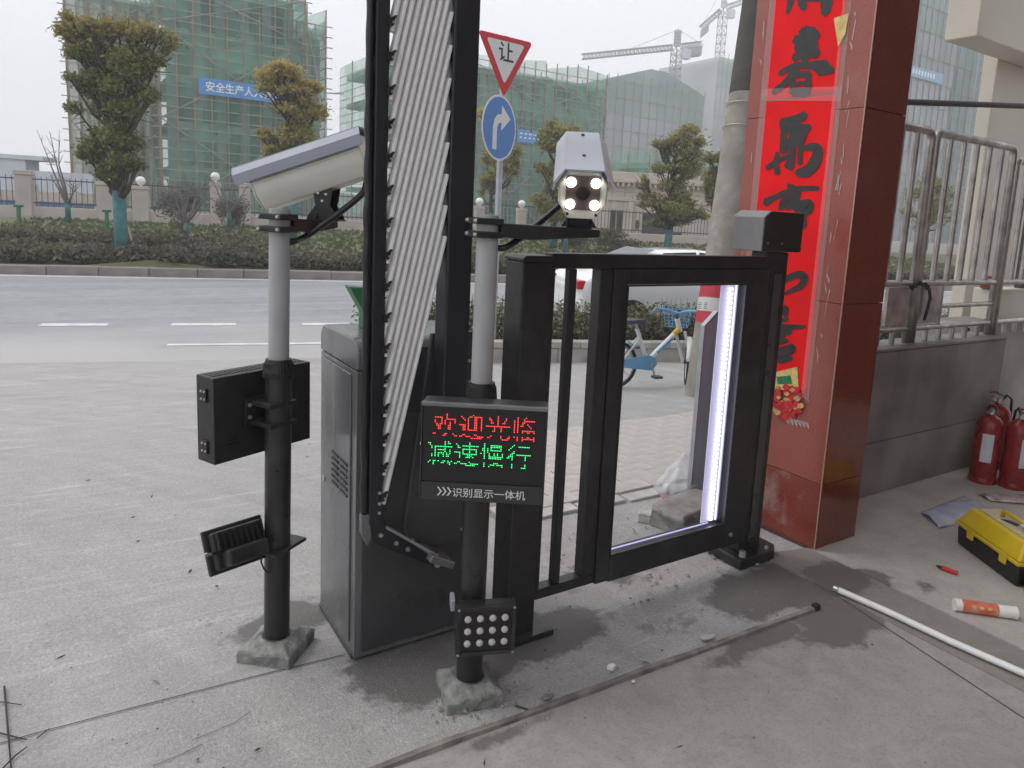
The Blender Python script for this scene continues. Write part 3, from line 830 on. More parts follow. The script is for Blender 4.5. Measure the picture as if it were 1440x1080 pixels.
# link at the foot of the hanger rail
a_, b_ = V(.755, 2.052, .505), V(.985, 2.052, .335)
dl = unit(b_ - a_); nl = V(-dl[2], 0, dl[0])
q = MB(org=a_, ax=(dl, nl, (0, -1, 0)))
q.prism([(-.03, .0), (-.028, .05), (.0, .055), (.05, .025), (.29, .012), (.30, .0), (.29, -.014), (.05, -.03), (0, -.022)], -.004, .006)
obj('link_plate', q, M['boom'], boom, bevel=.002)
obj('link_rod', MB().tube(a_ + V(.05, -.012, .0), b_ + V(.0, -.012, .03), .005, .005, 8), M['galv'], boom, smooth=True)
obj('link_bracket', MB(org=V(.955, 2.06, .36), ax=((.88, 0, -.47), (0, 1, 0), (.47, 0, .88))).box(-.01, .085, -.045, .085, -.002, .022), M['boxgrey'], boom, bevel=.004)
for f_ in (.04, .105, .155): bolt(boom, a_ + dl * f_ + V(0, -.008, 0), (0, -1, 0), .0085, .007)
bolt(boom, b_ + V(0, -.008, .0), (0, -1, 0), .011, .009)
for z in (.56, .59, .625): bolt(boom, (.778, 2.034, z), (0, -1, 0), .006, .005)
obj('strip_clamp', MB().prism([(.724, .50), (.745, .455), (.757, .48), (.748, .56), (.724, .56)], 2.038, 2.062, axis=1), M['boxgrey'], boom, bevel=.002)

# green plastic wedge on the lid
gw = MB(org=atY(512, 452, 2.36)); s0 = atY(512, 452, 2.36)
g0 = atY(488, 402, 2.36) - s0; g1 = atY(524, 405, 2.36) - s0; g2 = atY(521, 438, 2.36) - s0; g3 = atY(508, 438, 2.36) - s0
zl = BZ - s0[2]
gw.prism([(g0[0], g0[2]), (g0[0] + .012, g0[2] - .022), (g3[0], g3[2]), (g3[0], zl), (g2[0] + .02, zl), (g2[0] + .02, g2[2]), (g1[0] + .03, g1[2])][::-1], -.03, .03, axis=1)
tag(obj('green_wedge', gw, M['green'], bevel=.004), 'green plastic wedge-topped marker standing on the barrier cabinet lid', 'marker')

# ------------------------------------------------------------------ camera poles
def pole(base, top, lean, label, name='camera_pole', rot=0., foot=.092):
    t_ = thing(name, base, label, 'pole')
    b0 = V(*base)
    c_, s_ = math.cos(rot), math.sin(rot)
    ft = V(base[0], base[1], 0)
    q = MB(org=ft, ax=((c_, s_, 0), (-s_, c_, 0), (0, 0, 1)))
    f = foot
    vs = []
    for (w, z) in ((f, 0), (f * 1.0, .036), (f * .96, .043), (f * .66, .058), (f * .62, .060)):
        for k in range(4):
            n_ = 5
            for i in range(n_):
                u = -1 + 2 * i / n_
                p = [(u, -1), (1, u), (-u, 1), (-1, -u)][k]
                j = .007 * noise.noise((p[0] * 2.3 + base[0] * 9, p[1] * 2.3, z * 30))
                vs.append((p[0] * w + j, p[1] * w + j, z + j * .6))
    m_ = 20
    fs = [(r_ * m_ + i, r_ * m_ + (i + 1) % m_, (r_ + 1) * m_ + (i + 1) % m_, (r_ + 1) * m_ + i) for r_ in range(4) for i in range(m_)]
    fs += [tuple(range(4 * m_, 5 * m_))]
    q.add(vs, fs)
    obj('concrete_foot', q, M['concblock'], t_, bevel=.004)
    q = MB(org=ft); q.lathe([(.047, .050), (.047, .0615), (.030, .0615)], n=24); obj('socket_gap', q, M['joint'], t_)
    L_ = lambda z: b0 + V(lean[0] * z, lean[1] * z, z)
    q = MB(); q.tube(L_(.03), L_(.985), .0405, .0405, 28); obj('lower_tube', q, M['poledark'], t_, smooth=True)
    q = MB(); q.tube(L_(.90), L_(top), .0315, .0312, 24); obj('upper_tube', q, M['polegrey'], t_, smooth=True)
    q = MB(); q.tube(L_(.945), L_(.962), .046, .0475, 28).tube(L_(.963), L_(1.004), .047, .0395, 28)
    col_ = obj('collar', q, M['blackplastic'], t_, smooth=True)
    q = MB(); c0, c1 = L_(.95), L_(.992)
    for i in range(30):
        a = 2 * math.pi * i / 30
        q.tube(c0 + V(math.cos(a), math.sin(a), 0) * .0472, c1 + V(math.cos(a), math.sin(a), 0) * .0425, .0022, .0022, 4)
    obj('grip_ribs', q, M['blackplastic'], col_, kind='stuff')
    return t_, L_
LPb, P2b = V(.540, 2.335, 0), V(1.000, 1.822, 0)
lp, LPf = pole(LPb, 1.475, (.012, 0), 'slim camera pole beside the road with black lower tube and grey extension', rot=rad(48))
p2, P2f = pole(P2b, 1.49, (.004, 0), 'slim camera pole carrying the red and green display, set in a chipped concrete foot', rot=rad(-14), foot=.088)

def arm(parent_pos, dirv, length, holder):
    d_ = unit(dirv); s_ = V(-d_[1], d_[0], 0)
    q = MB(org=parent_pos, ax=(d_, s_, (0, 0, 1)))
    q.prism([(.030, -.022), (.12, -.028), (length, -.012), (length, .010), (.030, .018)], -.032, .032, axis=1)
    t_ = obj('camera_arm', q, M['black'], holder, bevel=.003)
    for dz in (-.026, .012):
        q = MB(org=parent_pos, ax=(d_, s_, (0, 0, 1)))
        q.box(-.048, .032, -.046, .046, dz, dz + .018)
        obj('clamp', q, M['blackplastic'], t_, bevel=.004)
        for sgn in (-1, 1):
            bolt(t_, np.array(parent_pos) + d_ * -.048 + s_ * sgn * .036 + V(0, 0, dz + .009), -d_, .006, .007)
    return t_, d_, s_

def camera(c, front, armz, label, lit, steep=False):
    """c: centre of the housing; front: direction the lens looks; armz: top of the arm below it"""
    f = unit(front); s_ = unit(np.cross(f, (0, 0, 1))); u_ = np.cross(s_, f)
    c = V(*c); low = c - u_ * .080 - f * .02
    base = V(low[0], low[1], armz); hB = low[2] - armz + .02
    t_ = thing('surveillance_camera', base, label, 'camera')
    ax = (f, s_, u_)
    body = [(-.068, -.040), (-.040, -.086), (.040, -.086), (.068, -.040), (.068, .016), (.043, .052), (-.043, .052), (-.068, .016)]
    q = MB(org=c, ax=ax); q.prism(body, -.19, .185, axis=0); obj('housing', q, M['camcream'], t_, bevel=.006, smooth=True, seg=3)
    q = MB(org=c, ax=ax); q.box(-.188, .184, -.0715, .0715, -.004, .003); obj('side_bead', q, M['camcream'], t_, bevel=.002)
    sh = [(-.084, .008), (-.082, .026), (-.053, .066), (.053, .066), (.082, .026), (.084, .008), (.080, .008), (.078, .024), (.051, .062), (-.051, .062), (-.078, .024), (-.080, .008)]
    if steep: sh = [(-.086, .006), (-.083, .040), (-.064, .066), (.064, .066), (.083, .040), (.086, .006), (.082, .006), (.079, .038), (.062, .062), (-.062, .062), (-.079, .038), (-.082, .006)]
    q = MB(org=c, ax=ax)
    n = len(sh)
    vs = [(-.205, p[0] * .98, p[1]) for p in sh] + [(.232, p[0], p[1] + .002) for p in sh]
    fs = [(i, (i + 1) % n, n + (i + 1) % n, n + i) for i in range(n)]
    for a in range(5):
        fs += [(a, a + 1, 10 - a, 11 - a), (n + 11 - a, n + 10 - a, n + a + 1, n + a)]
    q.add(vs, fs)
    obj('sun_shield', q, M['camshieldshade' if steep else 'camshield'], t_, bevel=.0012)
    for xx in (-.16, .09): bolt(t_, c + f * xx + u_ * .066, u_, .006, .005, M['blackplastic'])
    q = MB(org=c, ax=ax); q.prism([(p[0] * .97, p[1] * .97) for p in body], .186, .192, axis=0)
    face = obj('face_plate', q, M['camcream'], t_, bevel=.003)
    q = MB(org=c, ax=ax); q.box(.193, .196, -.047, .047, -.056, .040); obj('window', q, M['camface'], face, bevel=.004)
    q = MB(org=c, ax=ax); q.tube((.196, 0, -.008), (.203, 0, -.008), .018, .018, 20).tube((.2031, 0, -.008), (.204, 0, -.008), .012, .011, 16)
    obj('lens', q, M['blackplastic'], face, smooth=True)
    for a in (-1, 1):
        for b2 in (-.040, .022):
            q2 = MB(org=c + f * .1965 + s_ * a * .034 + u_ * b2, ax=(s_, u_, f)); q2.lathe([(.0135, 0), (.0135, .003), (.0100, .0055), (.003, .0065)], n=18)
            obj('lamp', q2, M['lens'] if lit else M['dot'], face, smooth=True)
    for a in (-1, 1): bolt(face, c + f * .192 + s_ * a * .040 - u_ * .070, f, .0045, .004, M['blackplastic'])
    hz = unit((f[0], f[1], 0)); hs = V(-hz[1], hz[0], 0)
    q = MB(org=base, ax=(hz, hs, (0, 0, 1))); k = hB / .085
    for sg in (-1, 1):
        q.prism([(-.05, 0), (-.045, .012 * k), (-.024, .034 * k), (-.036, .085 * k), (.036, .085 * k), (.024, .034 * k), (.048, .012 * k), (.055, 0)], sg * .036 - .003, sg * .036 + .003, axis=1)
    q.box(-.055, .055, -.036, .036, 0, .005)
    q.prism([(-.055, .005), (-.030, .030 * k), (-.034, .078 * k), (.034, .078 * k), (.030, .030 * k), (.055, .005)], .016, .021, axis=0)
    obj('bracket', q, M['blackplastic'], t_, bevel=.0015)
    for sg in (-1, 1):
        for (xx, zz) in ((-.012, .060), (.014, .062), (.0, .045)):
            bolt(t_, base + hz * xx + hs * sg * .039 + V(0, 0, zz * k), hs * sg, .005, .004)
    return t_, c, f, s_, u_

# right-hand camera, looking at the viewer
f2v = unit((-.545, -.80, -.34))
c2 = atW(820, 267, 1.985) - f2v * .19
pa = P2f(1.452)
arm2, ad, as_ = arm(pa, (c2[0] - .02 - pa[0], c2[1] - pa[1], 0), np.linalg.norm((c2 - pa)[:2]) + .055, p2)
cam2, c2c, c2f, c2s, c2u = camera(c2, f2v, pa[2] + .010, 'cream camera housing with pale shield and four lit white lamps', True)
# left-hand camera, looking away
f1v = unit((-.80, .60, -.37))
c1 = atW(440, 236, 2.37)
pa1 = LPf(1.430)
arm1, ad1, as1 = arm(pa1, (c1[0] - pa1[0], c1[1] - pa1[1] - .02, 0), np.linalg.norm((c1 - pa1)[:2]) + .07, lp)
cam1, c1c, c1f, c1s, c1u = camera(c1, f1v, pa1[2] + .012, 'cream camera housing with shade-darkened grey shield pointing away to the road', False, True)
# cables
def cable(name, pts, r, label):
    P_ = [Vector(p) for p in pts]
    out = []
    for i in range(len(P_) - 1):
        p0, p1, p2_, p3 = P_[max(i - 1, 0)], P_[i], P_[i + 1], P_[min(i + 2, len(P_) - 1)]
        for k in range(8):
            t_ = k / 8
            out.append(tuple(.5 * ((2 * p1) + (p2_ - p0) * t_ + (2 * p0 - 5 * p1 + 4 * p2_ - p3) * t_ * t_ + (3 * p1 - p0 - 3 * p2_ + p3) * t_ ** 3)))
    out.append(tuple(P_[-1]))
    return tag(obj(name, MB().sweep(out, r, 10), M['rubber'], smooth=2), label, 'cable')
e1 = c1c - c1f * .17 - c1u * .055
cable('camera_cable', [e1, e1 + V(.0, .0, -.05), e1 + V(-.03, .0, -.10), pa1 + ad1 * .13 + V(0, -.03, -.030), pa1 + ad1 * .045 + V(0, -.035, -.055), pa1 + ad1 * .03 + V(0, 0, -.05)], .0105, 'thick black cable looping from the back of the unlit camera to its pole')
e2 = c2c - c2f * .17 - c2u * .055
cable('camera_cable', [e2, e2 + V(-.02, .0, -.06), e2 + V(-.10, -.03, -.115), pa + ad * .07 + V(0, 0, -.045), pa + ad * .03 + V(0, .02, -.05)], .0095, 'thick black cable under the arm of the lit camera')

# ------------------------------------------------------------------ display on the near pole
wd = V(math.cos(YAW), -math.sin(YAW), 0); nb = V(-math.sin(YAW), -math.cos(YAW), 0)
do = P2b + nb * .13
dax = (wd, -nb, (0, 0, 1))        # x: right, y: away from viewer, z: up
disp = thing('led_display', (P2b[0], P2b[1], .69), 'black display box with red and green dot-matrix characters on the near pole', 'display')
DW0, DW1, DZ0, DZ1 = -.148, .2035, .688, .970
q = MB(org=do, ax=dax); q.box(DW0, DW1, .010, .078, DZ0, DZ1); obj('case', q, M['dispframe'], disp, bevel=.003)
q = MB(org=do, ax=dax)
zb = .742
fr = []
q.box(DW0, DW1, -.002, .011, DZ1 - .010, DZ1 + .002); obj('hood', q, M['hood'], disp, bevel=.002)
for (a, b2) in ((DW0, DW0 + .004), (DW1 - .004, DW1)):
    q = MB(org=do, ax=dax); q.box(a, b2, -.001, .0095, DZ0, DZ1 - .011); obj('side_frame', q, M['dispframe'], disp, bevel=.0012)
q = MB(org=do, ax=dax); q.box(DW0 + .005, DW1 - .005, .004, .0095, zb, DZ1 - .011); panel = obj('led_panel', q, M['dispface'], disp)
q = MB(org=do, ax=dax); q.box(DW0 + .005, DW1 - .005, -.001, .0095, DZ0, zb - .002); lowp = obj('name_panel', q, M['dispframe'], disp, bevel=.001)
q = MB(org=do, ax=dax); q.tube((DW0 - .006, .03, .84), (DW0, .03, .84), .006, .006, 12); obj('knob', q, M['steel'], disp, smooth=True)
for zz in (.80, .87):
    q = MB(org=P2b, ax=dax); q.box(-.05, .05, -.056, .048, zz, zz + .02); obj('clamp', q, M['black'], disp, bevel=.003)
# matrix of dots: two lines of four characters; part of each character is dark, as the shutter caught it
rows = [('欢迎光临', 'ledred', 'red_dots', 0), ('减速慢行', 'ledgreen', 'green_dots', 1)]
pit = .0046; X0 = -.1135; ZT = .938
for body, mk, nm, ln in rows:
    q = MB(org=do, ax=dax)
    shift = -.012 if ln else 0.
    for ci, ch in enumerate(body):
        g_ = glyph_grid(ch, 15)
        for r_ in range(15):
            if r_ in (10, 11): continue
            for k_ in range(15):
                if not g_[r_, k_]: continue
                xx = X0 + shift + (ci * 16 + k_) * pit * 1.0; zz = ZT - (ln * 17 + r_) * pit * 1.02
                h = pit * .30
                q.add([(xx - h, .0036, zz - h * .5), (xx - h * .5, .0036, zz - h), (xx + h * .5, .0036, zz - h), (xx + h, .0036, zz - h * .5), (xx + h, .0036, zz + h * .5), (xx + h * .5, .0036, zz + h), (xx - h * .5, .0036, zz + h), (xx - h, .0036, zz + h * .5)], [tuple(range(8))])
    obj(nm, q, M[mk], panel, kind='stuff')
# printed name under the matrix
for i in range(3):
    q = MB(org=do, ax=dax); x_ = -.098 + i * .0135; z_ = .7025
    q.add([(x_, -.002, z_), (x_ + .005, -.002, z_), (x_ + .014, -.002, z_ + .0125), (x_ + .005, -.002, z_ + .025), (x_, -.002, z_ + .025), (x_ + .009, -.002, z_ + .0125)], [(0, 1, 2, 5), (5, 2, 3, 4)])
    obj('chevron', q, M['print'], lowp)
letters('lettering', '识别显示一体机', M['print'], lowp, do + wd * -.054 + nb * .001 + V(0, 0, .7005), wd, (0, 0, 1), width=.205, height=.027, bold=.006)

# ------------------------------------------------------------------ lamps low on the poles
w2 = V(.927, -.375, 0); n2 = V(-.375, -.927, 0)
lo = P2b + n2 * .088
fl2 = thing('flood_lamp', (P2b[0], P2b[1], .18), 'square flood lamp with twelve round lenses clamped low on the display pole', 'lamp')
lax = (w2, -n2, (0, 0, 1))
q = MB(org=lo, ax=lax); q.box(-.053, .124, .006, .045, .186, .342); obj('case', q, M['black'], fl2, bevel=.004)
for (a, b2, c, d_) in ((-.053, .124, .330, .342), (-.053, .124, .186, .198), (-.053, -.041, .198, .330), (.112, .124, .198, .330)):
    q = MB(org=lo, ax=lax); q.box(a, b2, -.004, .0055, c, d_); obj('frame', q, M['black'], fl2, bevel=.002)
q = MB(org=lo, ax=lax); q.box(-.0405, .1115, .001, .0055, .1985, .3295); win = obj('window', q, M['dispface'], fl2)
for i in range(4):
    for j in range(3):
        p = lo + w2 * (-.020 + i * .037) + V(0, 0, .226 + j * .039) + n2 * .0
        q = MB(org=p, ax=(w2, (0, 0, 1), n2)); q.lathe([(.0105, -.001), (.0105, .003), (.0075, .006), (.002, .007)], n=16); obj('lens', q, M['dot'], win, smooth=True)
for a in (-.047, .118):
    for z in (.192, .336): bolt(fl2, lo + w2 * a + V(0, 0, z) + n2 * .004, n2, .004, .003)
q = MB(org=P2b, ax=lax); q.box(-.055, .055, -.045, .05, .258, .272); obj('clamp', q, M['black'], fl2, bevel=.003)
q = MB(org=P2b, ax=lax); q.box(-.070, -.056, -.060, -.01, .315, .352); obj('bracket', q, M['galv'], fl2, bevel=.003)

# left flood lamp seen from behind
fb = LPf(.375)
ff = unit((-.284, .918, -.42)); fs2 = unit(np.cross(ff, (0, 0, 1))); fu = np.cross(fs2, ff)
fc = atW(332, 766, 2.30) - ff * .035
fl1 = thing('flood_lamp', fb, 'black flood lamp tilted down to the road, finned back showing, on the roadside pole', 'lamp')
fax = (ff, fs2, fu)
q = MB(org=fc, ax=fax); q.box(.030, .046, -.098, .098, -.070, .070); obj('frame', q, M['black'], fl1, bevel=.005)
q = MB(org=fc, ax=fax); q.prism([(-.085, -.058), (.085, -.058), (.085, .058), (-.085, .058)], .002, .030, axis=0); obj('case', q, M['black'], fl1, bevel=.008)
for i in range(9):
    q = MB(org=fc, ax=fax); y_ = -.072 + i * .018; q.box(-.016, .003, y_ - .0022, y_ + .0022, .000, .056); obj('fin', q, M['black'], fl1)
q = MB(org=fc, ax=fax); q.box(-.050, .003, -.066, .066, -.052, -.003); obj('driver_box', q, M['black'], fl1, bevel=.008)
q = MB(org=fc, ax=fax); q.box(.0467, .0477, -.085, .085, -.058, .058); obj('window', q, M['dot'], fl1)
q = MB()
for sg in (-1, 1):
    a = fc + ff * .022 + fs2 * sg * .102; b2 = fb + V(-.045, .0, -.002) + fs2 * sg * .03
    q.sweep([a, a + ff * -.04, b2], .0045, 6)
obj('yoke', q, M['black'], fl1, smooth=True)
for sg in (-1, 1): bolt(fl1, fc + ff * .022 + fs2 * sg * .099, fs2 * sg, .007, .007)
q = MB(org=fb, ax=(unit((.8, .6, 0)), unit((-.6, .8, 0)), (0, 0, 1))); q.box(-.062, .085, -.05, .05, -.008, .004); obj('clamp_plate', q, M['black'], fl1, bevel=.003)
q = MB(); q.sweep([fb + V(-.055, -.03, -.004), fb + V(-.058, -.03, -.03), fb + V(-.05, -.032, -.055), fb + V(-.036, -.03, -.075)], .003, 6); obj('lamp_wire', q, M['rubber'], fl1, smooth=True)

# black control box behind the roadside pole
w3 = V(.914, .407, 0); n3 = V(.407, -.914, 0)
cax = (w3, -n3, (0, 0, 1))
ctl = thing('control_box', (LPb[0], LPb[1], .68), 'black metal display box seen from behind, bolted to the roadside pole', 'control box')
q = MB(org=LPb - n3 * .062, ax=cax); q.box(-.172, .190, 0, .088, .684, .958); obj('case', q, M['black'], ctl, bevel=.003)
for zz in (.735, .90):
    q = MB(org=LPb - n3 * .062, ax=cax); q.box(-.178, -.171, .030, .060, zz - .022, zz + .022); vent = obj('hinge', q, M['blackplastic'], ctl, bevel=.002)
    for (yy, z2) in ((.037, -.012), (.053, -.012), (.037, .012), (.053, .012)):
        bolt(vent, LPb - n3 * .062 - w3 * .178 - n3 * yy + V(0, 0, zz + z2), -w3, .004, .003)
for i in range(22):
    q = MB(org=LPb - n3 * .062, ax=cax); x_ = -.155 + i * .0155; q.box(x_, x_ + .009, .022, .066, .9575, .9595); obj('vent_slot', q, M['dispface'], ctl)
for i in range(4):
    q = MB(org=LPb - n3 * .062, ax=cax); z_ = .735 + i * .012; q.box(-.125, -.090, -.003, .001, z_, z_ + .005); obj('louvre', q, M['blackplastic'], ctl)
q = MB(org=LPb - n3 * .062, ax=cax); q.box(-.070, .065, -.010, -.0005, .785, .875); plate = obj('mounting_plate', q, M['black'], ctl, bevel=.002)
for zz in (.855, .815): bolt(plate, LPb - n3 * .062 + n3 * .010 + w3 * -.055 + V(0, 0, zz), n3, .007, .006)
for zz in (.79, .855):
    q = MB(org=LPb, ax=cax); q.box(-.052, .052, -.044, .052, zz, zz + .016); obj('clamp', q, M['black'], ctl, bevel=.003)

# ------------------------------------------------------------------ pedestrian gate
GY0, GY1 = 1.995, 2.045
post = thing('gate_post', (1.28, 2.06, 0), 'square dark gate post with pale cap edge between display pole and glass gate', 'gate post')
obj('shaft', MB().box(1.232, 1.345, 1.985, 2.10, .012, 1.345), M['black'], post, bevel=.006)
obj('cap', MB().prism([(1.228, 1.346), (1.349, 1.346), (1.349, 1.356), (1.338, 1.366), (1.239, 1.366), (1.228, 1.356)], 1.981, 2.104, axis=1), M['black'], post, bevel=.003)
obj('base_plate', MB().box(1.20, 1.415, 1.955, 2.15, 0, .022), M['black'], post, bevel=.003)
gate = thing('pedestrian_gate', (1.35, 2.02, .12), 'black framed swing gate with clear glass panel edged by a glowing white strip', 'gate')
def gb(name, x0, x1, z0, z1, y0=GY0, y1=GY1, mat='black', bev=.004): return obj(name, MB().box(x0, x1, y0, y1, z0, z1), M[mat], gate, bevel=bev)
gb('top_rail', 1.350, 2.436, 1.322, 1.374)
gb('bottom_rail', 1.350, 1.613, .130, .168)
gb('left_stile', 1.350, 1.367, .169, 1.321)
gb('thin_bar', 1.430, 1.460, .169, 1.321, GY0 + .005, GY1 - .012)
gb('stile', 1.557, 1.612, .169, 1.321, GY0 - .002, GY1 + .002)
gb('panel_left_stile', 1.614, 1.676, .128, 1.321, GY0 - .010, GY1 + .012)
gb('panel_right_stile', 2.306, 2.436, .118, 1.321, GY0 - .010, GY1 + .012)
gb('panel_top_rail', 1.677, 2.305, 1.266, 1.321, GY0 - .010, GY1 + .012)
gb('panel_bottom_rail', 1.677, 2.305, .122, .226, GY0 - .010, GY1 + .012)
for (x0, x1, z0, z1) in ((1.676, 1.682, .228, 1.264), (2.300, 2.306, .228, 1.264), (1.683, 2.299, 1.259, 1.265), (1.683, 2.299, .227, .233)):
    obj('glazing_bead', MB().box(x0, x1, GY0 - .012, GY0 + .0, z0, z1), M['dispframe'], gate, bevel=.001)
pane = obj('glass_pane', MB().box(1.678, 2.304, 2.008, 2.014, .228, 1.264), M['glass'], gate)
obj('led_glow_strip', MB().box(2.279, 2.284, 2.016, 2.022, .240, 1.255), M['ledstrip'], gate)
obj('strip_glow_band', MB().box(2.205, 2.304, 2.028, 2.034, .235, 1.260), M['lavender'], gate, bevel=.001)  # LED glow put into an emissive acrylic band
obj('led_glow_strip', MB().box(1.70, 2.236, 2.017, 2.021, .2335, .2375), M['glowlow'], gate)  # no LEDs here, violet glow along the bead as an emissive bar
ln0 = None
for i in range(52):
    z = .25 + i * .0194
    if ln0 is None:
        ln0 = obj('led_node', MB().lathe([(.007, -.0045), (.0085, 0), (.007, .0045)], c=(2.252, 2.0185), n=8), M['lednode'], gate)
        base_l = z; ln0.location = (0, 0, z)
    else:
        dup(ln0, gate, (0, 0, z))
bolt(gate, (2.345, GY0 - .012, .175), (0, -1, 0), .010, .008)
gm = thing('gate_motor_post', (2.52, 2.06, 0), 'dark motor post with boxed head and thick foot plate hinging the glass gate', 'gate post')
obj('shaft', MB().box(2.452, 2.575, 2.005, 2.105, .052, 1.392), M['black'], gm, bevel=.006)
obj('cover_strip', MB().box(2.490, 2.536, 1.999, 2.004, .10, 1.30), M['boxdark'], gm, bevel=.002)
q = MB(); q.prism([(2.390, 1.394), (2.640, 1.394), (2.640, 1.562), (2.428, 1.562), (2.390, 1.536)], 2.000, 2.165, axis=1)
head = obj('motor_head', q, M['boxgrey'], gm, bevel=.004)
q = MB(); q.prism([(2.392, 1.396), (2.638, 1.396), (2.638, 1.560), (2.429, 1.560), (2.392, 1.535)], 1.996, 1.9995, axis=1)
obj('head_cover', q, M['black'], gm, bevel=.001)
for p in ((2.42, 1.43), (2.51, 1.43)): bolt(gm, (p[0], 1.996, p[1]), (0, -1, 0), .004, .003)
obj('foot_plate', MB().prism([(2.40, 1.955), (2.62, 1.955), (2.675, 2.00), (2.675, 2.17), (2.40, 2.17)], .004, .050), M['black'], gm, bevel=.006)
q = MB().tube((2.44, 1.985, .05), (2.44, 1.985, .075), .016, .014, 16); obj('pivot_stud', q, M['galv'], gm, smooth=True)
for (x_, y_) in ((2.425, 2.13), (2.60, 1.985), (2.63, 2.13)): bolt(gm, (x_, y_, .05), (0, 0, 1), .010, .012)
q = MB().tube((2.515, 1.999, .10), (2.515, 1.990, .10), .020, .020, 16); obj('cable_gland', q, M['blackplastic'], gm, smooth=True)
obj('hinge_block', MB().box(2.437, 2.452, 2.01, 2.05, 1.33, 1.40), M['black'], gm, bevel=.002)
obj('hinge_block', MB().box(2.437, 2.451, 2.01, 2.05, .075, .13), M['black'], gm, bevel=.002)

# ------------------------------------------------------------------ red granite column
KX0, KX1, KY0, KY1 = 2.856, 3.170, 1.915, 2.560
colm = thing('gate_column', (KX0, KY0, 0), 'square gate column clad in polished red granite tiles carrying the red couplet', 'column')
obj('core', MB().box(KX0 + .012, KX1 - .012, KY0 + .012, KY1 - .012, 0, 4.89), M['grout'], colm)
zs = [.018, .333, 1.174, 2.02, 2.86, 3.70, 4.30, 4.88]
for i in range(len(zs) - 1):
    a, b2 = zs[i] + .0015, zs[i + 1] - .0015
    mt = M['tiledusty'] if i == 0 else M['tileworn']
    obj('tile', MB().box(KX0, KX0 + .012, KY0 + .001, KY1 - .001, a, b2), mt, colm, bevel=.0015)
    obj('tile', MB().box(KX0 + .0125, KX1 - .0005, KY0 - .002, KY0 + .0105, a, b2), M['tile'], colm, bevel=.0015)
    obj('tile', MB().box(KX1 - .0115, KX1 + .001, KY0 + .011, KY1 - .001, a, b2), M['tile'], colm, bevel=.0015)
    obj('tile', MB().box(KX0 + .0125, KX1 - .012, KY1 - .0115, KY1 + .001, a, b2), M['tile'], colm, bevel=.0015)
obj('edge_trim', MB().box(KX0 - .002, KX0 + .003, KY0 - .004, KY0 + .001, .018, 4.88), pm('pale_edge_bead', (.45, .28, .2), .4), colm)

# couplet
FX = KX0 - .0004
cup = thing('paper_couplet', (KX0, 2.25, .6), 'red paper couplet with black brush characters pasted on the granite column', 'couplet')
def onface(px, py, lift=0.): return atX(px, py, FX - lift)
def wallpoly(name, pts, lift, mat, parent=cup, thick=.0006):
    """pts in (Y, z) on the column face"""
    q = MB(); q.prism([(p[0], p[1]) for p in pts], FX - lift - thick, FX - lift, axis=0)
    return obj(name, q, mat, parent)
PYl, PYr = 2.452, 2.062
sheet1 = []
zz = np.linspace(.735, 2.065, 24)
q = MB()
def papersheet(z0, z1, lift):
    q = MB(); n = 26; k = 6
    vs = []; fs = []
    for i in range(n + 1):
        z = z0 + (z1 - z0) * i / n
        for j in range(k + 1):
            y = PYr - .012 * (1 - (z - .7) / 2) + (PYl - PYr) * j / k
            vs.append((FX - lift - .0016 - .0014 * noise.noise((y * 6, z * 5, lift * 900)), y, z))
    for i in range(n):
        for j in range(k):
            a = i * (k + 1) + j; fs.append((a, a + k + 1, a + k + 2, a + 1))
    q.add(vs, fs); return q
obj('paper_sheet', papersheet(.735, 2.09, .0), M['paper'], cup, smooth=2)
obj('paper_sheet', papersheet(2.10, 4.2, .0), M['paper'], cup, smooth=2)
wallpoly('tape_band', [(2.030, 2.055), (2.47, 2.10), (2.47, 2.155), (2.030, 2.118)], .0062, M['tape'])
for (y0, y1) in ((2.030, 2.072), (2.44, 2.478)):
    wallpoly('clear_film', [(y0 - .004, .70), (y1, .72), (y1 + .002, 4.2), (y0 + .004, 4.2)], .0050, M['tape'])
for k in range(26):
    z = random.uniform(.75, 2.6); side = random.random() < .65
    y = (1.995 + random.uniform(-.008, .012)) if side else (2.495 + random.uniform(-.01, .012))
    w_ = random.uniform(.002, .007); h_ = random.uniform(.02, .10); t_ = random.uniform(-.015, .015)
    wallpoly('tape_scrap', [(y, z), (y + w_, z + h_ * .1), (y + w_ * 1.2 + t_, z + h_), (y + t_ * .9, z + h_ * .9), (y - w_ * .3, z + h_ * .4)], .0008 + k * .00008, M['taperes'])
wallpoly('torn_scrap', [tuple(onface(*p)[1:]) for p in ((1174, 26), (1195, 19), (1190, 48), (1180, 66), (1176, 40))], .0066, M['cream'])
